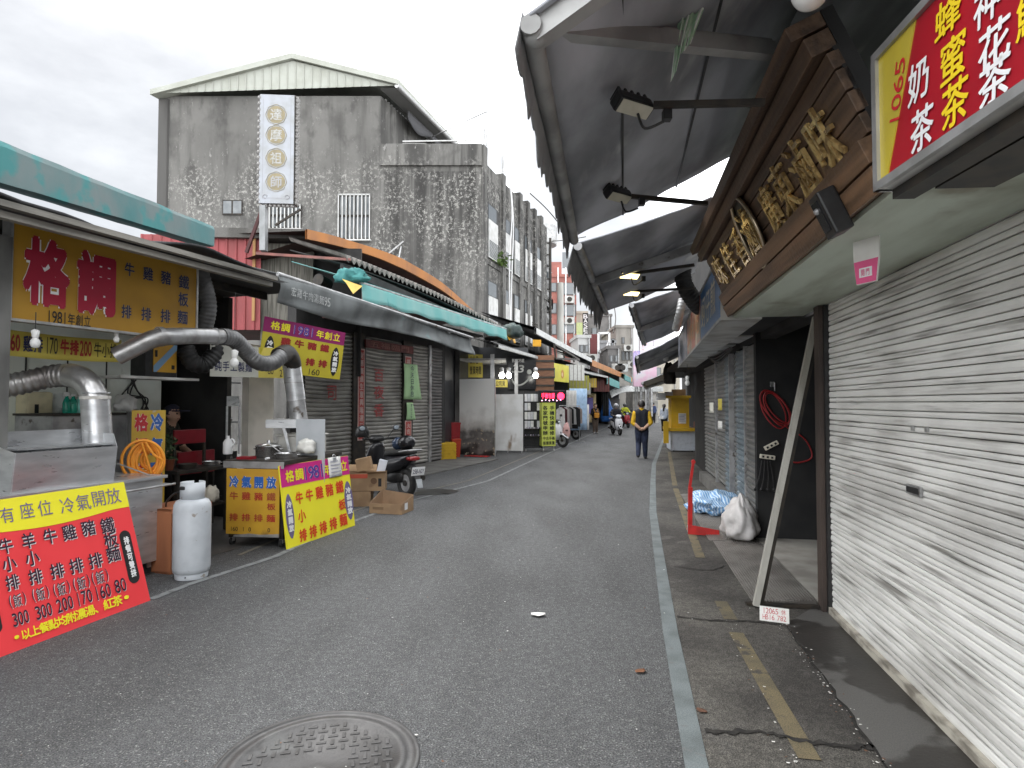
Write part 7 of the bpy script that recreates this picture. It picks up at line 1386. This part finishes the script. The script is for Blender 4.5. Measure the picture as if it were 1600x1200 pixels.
# cables overhead
def cable(pts, label, r=.012): b = B(); b.tube(spline([D(*p) for p in pts], 8), r, IRON, n=5); b.done('overhead_cable', label=label, cat='cable')
cable(((828, 302, 32), (860, 333, 32), (905, 390, 32)), 'thin black cable sloping from the grey building to the right', .03); cable(((862, 377, 40), (885, 375, 38), (915, 370, 34)), 'thin cable crossing from the water tank towards the awnings', .03); cable(((960, 480, 60), (962, 500, 58), (958, 520, 56)), 'thin cable drooping above the distant stone house', .05)

# ------------------------------------------------------------------ people
def person(label, g, h, yaw, J, cols, hair, vox=.02, extra=None, name='person', seat=None):
    """J: segments (a, b, ra, rb, colour key) in body units (height 1), x right, y forward, z up"""
    t = thing(name, label, 'person', loc=g); bm = bmesh.new()
    Rm = Matrix.Translation(g) @ Matrix.Rotation(yaw, 4, 'Z'); SEG = []
    for a, c, ra, rb, key in J:
        a, c = Vector(a)*h, Vector(c)*h; ra, rb = ra*h, rb*h; SEG.append((a, c, ra, rb, key)); d = c-a; L = max(d.length, 1e-4); d.normalize(); u = Vector((0, 1, 0)) if abs(d.y) < .9 else Vector((1, 0, 0)); x = d.cross(u).normalized(); y = x.cross(d); n = 12; rings = []
        prof = [(-ra*cos(pi/2*k/3), ra*sin(pi/2*k/3)) for k in (0, 1, 2, 3)]+[(L+rb*sin(pi/2*k/3), rb*cos(pi/2*k/3)) for k in (0, 1, 2, 3)]
        for s_, r in prof: rings.append([bm.verts.new(a+d*s_+(x*cos(2*pi*k/n)+y*sin(2*pi*k/n))*max(r, .0004)) for k in range(n)])
        for i in range(len(rings)-1):
            for k in range(n): bm.faces.new((rings[i][k], rings[i][(k+1) % n], rings[i+1][(k+1) % n], rings[i+1][k]))
        bm.faces.new(rings[0][::-1]); bm.faces.new(rings[-1])
    me = bpy.data.meshes.new('body'); bm.to_mesh(me); bm.free(); o = bpy.data.objects.new('body', me); COL.objects.link(o)
    md = o.modifiers.new('r', 'REMESH'); md.mode = 'VOXEL'; md.voxel_size = vox; sm = o.modifiers.new('s', 'SMOOTH'); sm.iterations = 3; sm.factor = .5
    bpy.context.view_layer.update(); m2 = bpy.data.meshes.new_from_object(o.evaluated_get(bpy.context.evaluated_depsgraph_get())); bpy.data.objects.remove(o); bpy.data.meshes.remove(me)
    keys = list(cols); 
    for k in keys: m2.materials.append(cols[k])
    for p in m2.polygons:
        c = p.center; best = (9, None)
        for a, e, ra, rb, key in SEG:
            d = e-a; f = max(0, min(1, (c-a).dot(d)/max(d.length_squared, 1e-8))); dd_ = (c-a-d*f).length-(ra+(rb-ra)*f)
            if dd_ < best[0]: best = (dd_, key)
        p.material_index = keys.index(best[1]); p.use_smooth = True
    m2.name = 'body'; ob = bpy.data.objects.new('body', m2); COL.objects.link(ob); ob.parent = t; t.rotation_euler = (0, 0, yaw)
    fr = F((0, 0, 0), (1, 0, 0)); fr.M = Rm; fr.I = fr.M.inverted()
    if hair: hair(fr, t, h)
    if extra: extra(fr, t, h)
    return t
SKIN = mat('skin', (.48, .29, .20), rough=.5); HAIR = mat('black_hair', (.012, .010, .009), (.025, .02, .018), s=40, rough=.5)
def cloth(n, c, c2=None): return mat('cloth_'+n, lin(c), lin(c2) if c2 else tuple(x*.7 for x in lin(c)), s=9, det=6, rough=.85, bump=.15, bs=12)
def legs(hip, kl, fl, kr, fr_, w=.052, trouser='t', shoe='s', toe=1):
    out = []
    for s, k, f in ((-1, kl, fl), (1, kr, fr_)):
        hp = (s*.055, hip[1], hip[2]); out += [(hp, k, .068, .05, trouser), (k, (f[0], f[1], f[2]+.05), .05, .038, trouser), ((f[0], f[1]-.02*toe, f[2]+.022), (f[0]+s*.012, f[1]+.085*toe, f[2]+.018), .026, .020, shoe)]
    return out
def head(c, tilt=0, key='k'):
    x, y, z = c; return [((x, y-.005, z-.085), (x, y, z-.03), .032, .036, key), ((x, y, z+.012), (x, y+.012, z-.022), .056, .046, key), ((x, y+.052, z-.008), (x, y+.064, z-.022), .008, .009, key), ((x-.056, y, z-.005), (x-.060, y-.004, z-.02), .008, .01, key), ((x+.056, y, z-.005), (x+.060, y-.004, z-.02), .008, .01, key)]
def cap(zc, cy=0, back=0, m=None, name='hair', vis=False, fl=1.0):
    def f(fr, t, h):
        b = B(fr); n = 12; M = 24; vs = []
        for i in range(n+1):
            for k in range(M):
                a, ph = pi*.60*i/n, 2*pi*k/M; d = Vector((sin(a)*cos(ph), sin(a)*sin(ph), cos(a))); r = .064*(1+.05*mnoise.noise(d*5)); lo = 0
                if d.y > .25 and i > n*.55: r *= .80
                if d.y < -.1: lo = back*max(0, -d.y)*(i/n)
                vs.append(Vector((d.x*r*h*.98, cy*h+d.y*r*h*1.05-.004*h, (zc+.012+d.z*r*1.03)*h-lo*h)))
        b.add(vs, [(i*M+k, (i+1)*M+k, (i+1)*M+(k+1) % M, i*M+(k+1) % M) for i in range(n) for k in range(M)], m or HAIR, True)
        if vis: b.box(-.05*h, .05*h, (cy+.03)*h, (cy+.12)*h, (zc+.018)*h, (zc+.028)*h, m)
        b.done(name, t)
        b = B(fr)
        for s in (-1, 1): b.ball((s*.022*h, (cy+.057)*h, (zc+.0)*h), .007*h, INK, n=5)
        b.box(-.018*h, .018*h, (cy+.055)*h, (cy+.061)*h, (zc-.043)*h, (zc-.038)*h, flat('#8c4a42')); b.done('face', t)
    return f
def torso(z0=.50, z1=.80, lean=0, key='j', w=.085, r0=.075, r1=.07):
    return [((-.035, 0, z0), (-.05, lean, z1-.02), r0, r1, key), ((.035, 0, z0), (.05, lean, z1-.02), r0, r1, key), ((0, .01, z0), (0, lean+.01, z1-.03), r0, r1*1.05, key), ((-w-.015, lean-.005, z1), (w+.015, lean-.005, z1), .04, .04, key)]
def hand(w, d, up=(0, 0, 1), key='k', s=1.0):
    w, d = Vector(w), Vector(d).normalized(); u = Vector(up); x = d.cross(u).normalized(); out = [(tuple(w), tuple(w+d*.05*s), .016*s, .018*s, key)]
    for i, L in enumerate((.036, .042, .040, .032)):
        p = w+d*.05*s+x*(i-1.5)*.0095*s; q = p+d*L*.55*s-u*.004*s; out += [(tuple(p), tuple(q), .0062*s, .0056*s, key), (tuple(q), tuple(q+(d*.7-u*.7).normalized()*L*.5*s), .0056*s, .005*s, key)]
    out.append((tuple(w+d*.018*s-x*.014*s), tuple(w+d*.048*s-x*.032*s), .0075*s, .006*s, key)); return out
# man walking away, hands behind the back (local +y is the way he faces)
J = torso(.52, .815, -.005, 'v', .088, .083, .077)+head((0, .0, .94))+legs((0, 0, .49), (-.055, .055, .27), (-.065, -.07, .03), (.055, .03, .265), (.062, .07, .0))
J += [((-.115, -.01, .80), (-.155, -.045, .63), .044, .036, 'y'), ((-.155, -.045, .63), (-.035, -.105, .535), .034, .022, 'k'), ((.115, -.01, .80), (.155, -.045, .63), .044, .036, 'y'), ((.155, -.045, .63), (.035, -.105, .525), .034, .022, 'k'), ((-.155, -.045, .63), (-.125, -.062, .60), .037, .033, 'y'), ((.155, -.045, .63), (.125, -.062, .60), .037, .033, 'y'), ((0, -.0, .855), (0, .0, .845), .046, .05, 'y')]+hand((-.035, -.105, .535), (1, -.1, -.25), (0, -1, 0))+hand((.035, -.108, .525), (-1, -.12, -.1), (0, -1, 0))
mg = G(1003, 717)
person('stout person in a dark vest over a yellow shirt walking away with hands clasped behind', mg, 1.70, -.18, J, {'v': cloth('navy', '#20232c'), 'y': cloth('yellow', '#d9ad22'), 'k': SKIN, 't': cloth('dark_jeans', '#262c3f', '#353d55'), 's': BLACKP}, cap(.945, back=.03), vox=.012)
# person standing with a yellow backpack (faces the camera, looking down at hands)
J = torso(.52, .81, .0, 'j')+head((0, .02, .93))+legs((0, 0, .49), (-.05, .01, .27), (-.055, 0, 0), (.05, .01, .27), (.055, .02, 0))+[((-.11, 0, .79), (-.15, .02, .63), .038, .034, 'j'), ((-.15, .02, .63), (-.06, .14, .70), .033, .025, 'j'), ((.11, 0, .79), (.15, .02, .63), .038, .034, 'j'), ((.15, .02, .63), (.05, .14, .72), .033, .025, 'j')]+hand((-.06, .14, .70), (.5, .3, .8))+hand((.05, .14, .72), (-.5, .3, .8))
def pack(fr, t, h):
    b = B(fr); b.box(-.09*h, .09*h, .085*h, .17*h, .52*h, .70*h, flat('#c98a2e', rough=.8), bev=.05)
    for s in (-1, 1): b.bar((s*.06*h, .10*h, .69*h), (s*.07*h, .05*h, .83*h), .03, .02, flat('#c98a2e', rough=.8))
    b.done('backpack', t)
person('person in a dark jacket and brown trousers with a yellow backpack worn in front', G(930, 677), 1.62, pi+.25, J, {'j': cloth('black', '#1d1b1d'), 'k': SKIN, 't': cloth('brown', '#5a4c42'), 's': flat('#b9b5b0')}, cap(.935, .02, back=.02), extra=pack)
# woman in a white jacket with a white bag (seen from behind)
J = torso(.52, .81, .0, 'j', .075)+head((0, .0, .93))+legs((0, 0, .49), (-.05, .05, .27), (-.055, .09, 0), (.05, .0, .27), (.055, -.05, .01))+[((-.10, 0, .79), (-.13, .0, .62), .036, .032, 'j'), ((-.13, 0, .62), (-.10, .08, .52), .03, .024, 'j'), ((.10, 0, .79), (.13, .0, .62), .036, .032, 'j'), ((.13, 0, .62), (.11, .08, .52), .03, .024, 'j')]+hand((-.10, .08, .52), (0, .3, -1))+hand((.11, .08, .52), (0, .3, -1))
def bag(fr, t, h):
    b = B(fr); b.box(-.17*h, -.02*h, -.15*h, -.09*h, .47*h, .56*h, WHI, bev=.03); b.tube(spline([(-.16*h, -.12*h, .55*h), (-.02*h, -.10*h, .70*h), (.08*h, -.03*h, .83*h)], 5), .01, WHI, n=6); b.done('shoulder_bag', t)
    b = B(fr); b.ball((0, -.05*h, .93*h), .045*h, HAIR, n=8, sc=(1.1, .7, 1.2)).tube(spline([(0, -.06*h, .93*h), (-.02*h, -.09*h, .86*h), (-.02*h, -.10*h, .76*h)], 5), [.03*h]*11, HAIR, n=8); b.done('ponytail', t)
person('person in a pale blue jacket with a dark ponytail and a white shoulder bag', G(1038, 676), 1.60, -.25, J, {'j': cloth('pale_blue', '#c3cbd8', '#a9b2c2'), 'k': SKIN, 't': cloth('black', '#1d1b1d'), 's': WHI}, cap(.935, back=.05), extra=bag)
for g, lb, cj, yw in ((G(1021, 661), 'distant person in a blue jacket beyond the yellow cart', '#38466b', -.3), (G(1013, 659), 'distant person in a red coat left of the blue jacket', '#a8213a', -.3)):
    J = torso(.52, .81, .0, 'j', .08)+head((0, .0, .93))+legs((0, 0, .49), (-.05, .03, .27), (-.055, -.02, 0), (.05, .02, .27), (.055, .04, 0))+[((-.11, 0, .79), (-.14, .0, .62), .038, .034, 'j'), ((-.14, 0, .62), (-.12, .05, .48), .03, .022, 'j'), ((.11, 0, .79), (.14, .0, .62), .038, .034, 'j'), ((.14, 0, .62), (.12, .05, .48), .03, .022, 'j')]
    person(lb, g, 1.68, yw, J, {'j': cloth(cj[1:], cj), 'k': SKIN, 't': cloth('black', '#1d1b1d'), 's': BLACKP}, cap(.935, back=.02), vox=.03)
# cook bending in the dark stall
cg = SF.w(sx(252, 1.75, 640)-.02, 1.75, .006)
J = torso(.52, .80, .06, 'j')+head((.0, .12, .90))+legs((0, 0, .49), (-.05, .02, .27), (-.055, 0, 0), (.05, .02, .27), (.055, .02, 0))+[((-.11, .06, .77), (-.14, .10, .62), .038, .034, 'j'), ((-.14, .1, .62), (-.06, .24, .58), .03, .024, 'k'), ((.11, .06, .77), (.14, .10, .62), .038, .034, 'j'), ((.14, .1, .62), (.05, .24, .58), .03, .024, 'k')]+hand((-.06, .24, .58), (.4, 1, -.2))+hand((.05, .24, .58), (-.4, 1, -.2))
person('person in a camouflage top and dark cap bending over the range in the stall', cg, 1.66, -1.75, J, {'j': mat('cloth_camouflage', (.05, .05, .04), (.02, .025, .02), s=14, det=3, lo=.48, hi=.52, rough=.9), 'k': SKIN, 't': cloth('black', '#1d1b1d'), 's': BLACKP}, cap(.905, .12, m=flat('#1b1d33', rough=.8), name='cap', vis=True))

# ------------------------------------------------------------------ scooters
def scooter(label, g, yaw, body, body2=None, plate=None, helmet=None, topcase=False, front_white=False):
    """+y forward, origin under the middle"""
    fr = F((0, 0, 0), (1, 0, 0)); fr.M = Matrix.Translation(g) @ Matrix.Rotation(yaw, 4, 'Z'); fr.I = fr.M.inverted(); t = thing('scooter', label, 'scooter', fr); body2 = body2 or BLACKP
    for y in (-.62, .62):
        w = B(fr); w.tube([(0, y+.20*cos(a), .26+.20*sin(a)) for a in [2*pi*k/28 for k in range(28)]], .058, RUBBER, n=10, closed=True); wo = w.done('wheel', t); w = B(fr); w.disc((0, y, .26), (1, 0, 0), .15, .05, STEELD, n=20).disc((0, y, .26), (1, 0, 0), .05, .10, IRON, n=12); w.done('rim', wo)
    def loft(secs, mt, nm, par=None, n=14):
        b = B(fr); vs = []
        for (y, z, w, h, p) in secs:
            for k in range(n): a = 2*pi*k/n; ca, sa = cos(a), sin(a); vs.append((w*abs(ca)**p*(1 if ca >= 0 else -1), y, z+h*abs(sa)**p*(1 if sa >= 0 else -1)))
        b.add(vs, [(i*n+k, i*n+(k+1) % n, (i+1)*n+(k+1) % n, (i+1)*n+k) for i in range(len(secs)-1) for k in range(n)]+[tuple(range(n))[::-1], tuple(range((len(secs)-1)*n, len(secs)*n))], mt, True); return b.done(nm, par or t)
    loft([(-.86, .74, .05, .03, .8), (-.78, .70, .12, .07, .7), (-.55, .62, .17, .13, .7), (-.25, .56, .18, .17, .7), (-.02, .50, .16, .20, .7), (.05, .44, .13, .15, .7)], body, 'tail_body')
    loft([(-.55, .36, .06, .10, .8), (-.25, .34, .12, .12, .8), (.0, .32, .12, .08, .8)], BLACKP, 'engine')
    loft([(.0, .30, .15, .04, .6), (.38, .30, .16, .05, .6)], body2, 'floorboard')
    b = B(fr); n = 10; vs = []
    for (z, y, w, d) in ((.28, .42, .15, .06), (.45, .45, .20, .09), (.65, .44, .21, .10), (.82, .39, .17, .09), (.92, .35, .10, .06)):
        for k in range(12): a = 2*pi*k/12; vs.append((w*cos(a), y+d*sin(a), z))
    b.add(vs, [(i*12+k, i*12+(k+1) % 12, (i+1)*12+(k+1) % 12, (i+1)*12+k) for i in range(4) for k in range(12)]+[tuple(range(12))[::-1], tuple(range(48, 60))], body, True); b.done('front_shield', t)
    loft([(.38, .44, .05, .03, .8), (.62, .50, .085, .035, .8), (.86, .36, .06, .03, .8)], body, 'front_mudguard')
    b = B(fr); b.tube([(0, .62, .26), (0, .40, .90)], .035, IRON, n=8).tube(spline([(-.34, .28, 1.0), (-.2, .36, .99), (0, .38, .96), (.2, .36, .99), (.34, .28, 1.0)], 5), .016, BLACKP, n=8); 
    for s in (-1, 1): b.tube([(s*.24, .33, .995), (s*.36, .26, 1.0)], .022, RUBBER, n=8)
    b.done('handlebar', t); loft([(.28, .98, .10, .045, .8), (.40, .99, .16, .07, .8), (.47, .95, .12, .05, .8)], body if front_white else BLACKP, 'handlebar_cowl')
    b = B(fr); b.ball((0, .47, .94), .07, flat('#cdd3d6', rough=.1), n=8, sc=(1.3, .35, .7)); b.done('headlight', t)
    for s in (-1, 1):
        b = B(fr); b.tube([(s*.2, .34, 1.0), (s*.30, .32, 1.14), (s*.33, .31, 1.17)], .008, BLACKP, n=6); b.ball((s*.36, .30, 1.19), .07, BLACKP, n=8, sc=(1, .35, .75)); m_ = b.done('mirror', t); b = B(fr); b.ball((s*.36, .285, 1.19), .058, flat('#9aa3ab', rough=.05), n=8, sc=(1, .2, .7)); b.done('mirror_glass', m_)
    loft([(-.80, .80, .10, .03, .7), (-.6, .80, .15, .05, .7), (-.3, .77, .16, .05, .7), (-.05, .74, .11, .05, .7), (.02, .70, .07, .03, .7)], RUBBER, 'seat')
    b = B(fr); b.tube(spline([(-.13, -.55, .80), (-.15, -.85, .84), (0, -.93, .85), (.15, -.85, .84), (.13, -.55, .80)], 6), .016, STEELD, n=8); b.done('grab_rail', t)
    loft([(-.895, .70, .08, .03, .7), (-.86, .70, .12, .04, .7), (-.80, .70, .128, .04, .7)], mat('red_tail_lamp', (.30, .012, .015), rough=.12, spec=.9), 'tail_light')
    b = B(fr); b.quad((-.05, -.80, .60), (.05, -.80, .60), (.055, -1.0, .34), (-.055, -1.0, .34), BLACKP, t=.012).quad((-.06, -1.0, .36), (.06, -1.0, .36), (.05, -1.05, .22), (-.05, -1.05, .22), flat('#a9adb0'), t=.008); b.done('rear_mudguard', t)
    if plate:
        pf = fr.sub(0, -.955, .42, tilt=.28); b = B(pf); b.box(-.13, .13, -.008, .0, 0, .15, WHI, bev=.003); pl = b.done('number_plate', t); b = B(pf); b.text(plate, -.115, .115, .035, .115, INKN, y=-.0105, off=.01); b.done('lettering', pl)
    b = B(fr); b.tube([(.14, -.30, .26), (.16, -.62, .34), (.16, -.90, .36)], [.03, .05, .045], IRON, n=10); b.done('exhaust', t)
    b = B(fr); b.bar((-.1, -.12, .25), (-.22, -.02, .02), .02, .02, IRON); b.done('side_stand', t)
    return t, fr
SBLK = mat('black_scooter_paint', (.016, .016, .019), (.022, .022, .024), s=4, rough=.22)
gs = (G(635, 778)+Vector((0, 0, 0))); hd = Vector((-.68, .733, 0)); gg = gs+hd*.62; yaw = atan2(-hd.x, hd.y)
st, sfr = scooter('black scooter parked by the shutters with its rear plate towards the road', gg, yaw, SBLK, plate='258-NQY')
b = B(sfr); b.ball((.0, -.62, .965), .15, mat('dark_helmet', (.012, .012, .014), rough=.25), n=12, sc=(1.0, 1.1, .85)); b.ball((.0, -.34, .93), .12, mat('navy_helmet', (.03, .045, .08), rough=.12), n=12, sc=(.95, .8, .95)); 
b.done('helmets', label='black and navy helmets resting on the seat of the black scooter', cat='helmet')
b = B(); p = D(566, 676, 11.6); crumple(b, p, .13, .13, .14, mat('matt_black_helmet', (.02, .02, .02), rough=.45), 2.7, .06, n=14); b.done('helmet', label='black helmet hung on the mirror of the black scooter', cat='helmet')
# riders
WSC = mat('white_scooter_paint', (.66, .66, .68), rough=.25)
def rider_person(label, fr, g, yaw, c1, hm, face=True):
    J = torso(.50, .78, .03, 'j')+head((0, .03, .90))+[((-.055, 0, .47), (-.085, .24, .42), .066, .052, 't'), ((-.085, .24, .42), (-.075, .22, .20), .05, .035, 't'), ((-.075, .19, .185), (-.08, .30, .18), .026, .022, 's'), ((.055, 0, .47), (.085, .24, .42), .066, .052, 't'), ((.085, .24, .42), (.075, .22, .20), .05, .035, 't'), ((.075, .19, .185), (.08, .30, .18), .026, .022, 's')]
    for s in (-1, 1): J += [((s*.11, .02, .77), (s*.17, .08, .63), .042, .038, 'j'), ((s*.17, .08, .63), (s*.17, .31, .60), .036, .024, 'j')]+hand((s*.17, .31, .60), (0, 1, .1))
    def hl(f, t, h):
        b = B(f); b.ball((0, .03*h, .915*h), .08*h, hm, n=12, sc=(1, 1.1, .95)); b.done('helmet', t); b = B(f); b.ball((0, .075*h, .895*h), .055*h, flat('#2a2d33', rough=.1), n=8, sc=(1, .55, .6)); b.done('visor', t)
    return person(label, g, 1.68, yaw, J, {'j': c1, 'k': SKIN, 't': cloth('dark_grey', '#33343a'), 's': BLACKP}, None, extra=hl)
g = G(968, 681); yw = pi+.12; scooter('white scooter ridden towards the camera in the middle of the street', g+Vector((0, .9, 0)), yw, WSC, front_white=True)
rider_person('person in a dark jacket and helmet riding the white scooter', None, g+Vector((.03, 1.25, -.02)), yw, cloth('black_jacket', '#26242a'), mat('silver_grey_helmet', (.30, .30, .31), rough=.3))
g2 = G(981, 669); RSC = mat('red_scooter_paint', (.35, .03, .04), rough=.3); scooter('red scooter following just behind the white scooter', g2+Vector((0, .9, 0)), yw, RSC)
rider_person('person in a yellow-green vest riding the red scooter behind', None, g2+Vector((.03, 1.25, -.02)), yw, cloth('lime', '#c3c83a'), mat('matt_grey_helmet', (.08, .08, .085), rough=.5))
g3 = G(886, 700); scooter('scooter with a white front parked half behind the yellow pillar sign', g3+Vector((-.62, .62, 0)), -2.25, WSC)
scooter('dark scooter parked beside the clothes rail', G(905, 688)+Vector((-.6, .8, 0)), -2.2, SBLK)

# ------------------------------------------------------------------ cardboard boxes by the menu board
def obox(name, label, fr, w, d, h, flaps=(), lid=False, mt=CARD, tape=None, group='cardboard boxes by the black scooter', hs=None):
    t = thing(name, label, 'box', fr, group=group); q = .006; hs = hs or (h, h, h, h); b = B(fr)
    P = [(0, 0), (w, 0), (w, d), (0, d)]
    for i in range(4):
        (xa, ya), (xb, yb) = P[i], P[(i+1) % 4]; n = Vector((-(yb-ya), xb-xa, 0)).normalized()*q; b.quad((xa, ya, 0), (xb, yb, 0), (xb, yb, hs[(i+1) % 4]), (xa, ya, hs[i]), mt); b.quad((xa+n.x, ya+n.y, 0), (xb+n.x, yb+n.y, 0), (xb+n.x, yb+n.y, hs[(i+1) % 4]), (xa+n.x, ya+n.y, hs[i]), CARDI); b.quad((xa, ya, hs[i]), (xb, yb, hs[(i+1) % 4]), (xb+n.x, yb+n.y, hs[(i+1) % 4]), (xa+n.x, ya+n.y, hs[i]), CARDI)
    b.add([(0, 0, .003), (w, 0, .003), (w, d, .003), (0, d, .003)], [(0, 1, 2, 3)], CARDI); b.done('carton', t)
    if lid: b = B(fr); b.add([(0, 0, h+.002), (w, 0, h+.002), (w, d, h+.002), (0, d, h+.002)], [(0, 1, 2, 3)], mt); b.add([(0, d*.47, h+.004), (w, d*.47, h+.004), (w, d*.53, h+.004), (0, d*.53, h+.004)], [(0, 1, 2, 3)], mat('brown_tape', (.46, .33, .19), rough=.35)); b.done('lid_flap', t)
    for f in flaps: b = B(fr); b.quad(*f, mt, t=.005); b.done('flap', t)
    return t
g0 = G(577, 802); e0_ = G(616, 804); fr = F((e0_.x, e0_.y, .002), (G(642, 794)-e0_)); wR = (G(642, 794)-e0_).length; dL = .62
b_ = F((e0_.x, e0_.y, .002), (G(642, 794)-e0_)); up_h = .21; wv_ = Vector((g0.x-e0_.x, g0.y-e0_.y, 0)); 
fr2 = F((g0.x, g0.y, .002), e0_-g0); w2 = (e0_-g0).length+.06
t = obox('open_box', 'open empty cardboard box lying on the road in front of the scooter', fr2.sub(0, 0, 0, rot=-.0), w2+.06, .42, .17, hs=(.15, .15, .24, .30))
b = B(fr2); b.box(w2*.12, w2*.5, -.004, -.001, .06, .10, mat('faint_brown_print', (.24, .15, .085), rough=.9)); b.done('print', t)
b = B(fr2); b.box(w2+.061, w2+.064, .1, .2, .05, .15, WHI); b.done('label_sticker', t)
o = D(553, 806, 9.75); fr3 = F((o.x-.02, o.y, 0), (1, .10, 0)); wB = fr3.hit(579, 770).x; hB = fr3.hit(568, 768).z
t = obox('cardboard_box', 'lower closed cardboard box beside the yellow menu board', fr3.sub(-.25, 0, 0), wB+.25, .38, hB, lid=True); 
ff = fr3.sub(-.25, .0, hB+.006); t = obox('cardboard_box', 'upper opened cardboard box with red printing stacked on the lower box', ff, wB+.47, .36, .28, flaps=(((wB+.2, .0, .28), (wB+.47, .0, .28), (wB+.52, -.10, .33), (wB+.2, -.10, .32)), ((.1, .36, .28), (wB+.3, .36, .28), (wB+.3, .44, .38), (.1, .44, .38))))
b = B(ff); PRT = mat('red_box_print', (.50, .09, .05), rough=.8); b.box(.05, wB+.2, -.004, -.001, .205, .27, PRT).disc((wB+.30, -.003, .16), (0, 1, 0), .05, .003, mat('brown_box_print', (.16, .09, .05), rough=.8)).box(wB+.37, wB+.42, -.004, -.001, .07, .20, INK); b.box(.05, .10, -.0065, -.0045, .2, .25, CARD); b.done('print', t)
f4 = ff.sub(.30, .12, .29, roll=-.2); obox('cardboard_box', 'small tilted cardboard box on top of the stack', f4, .24, .17, .2, lid=True)
f5 = ff.sub(.60, .1, .285, roll=.25); b = B(f5); b.box(0, .13, 0, .06, 0, .22, flat('#d5d9e2'), bev=.004); b.done('white_carton', label='white paper carton leaning in the top of the stacked box', cat='carton')
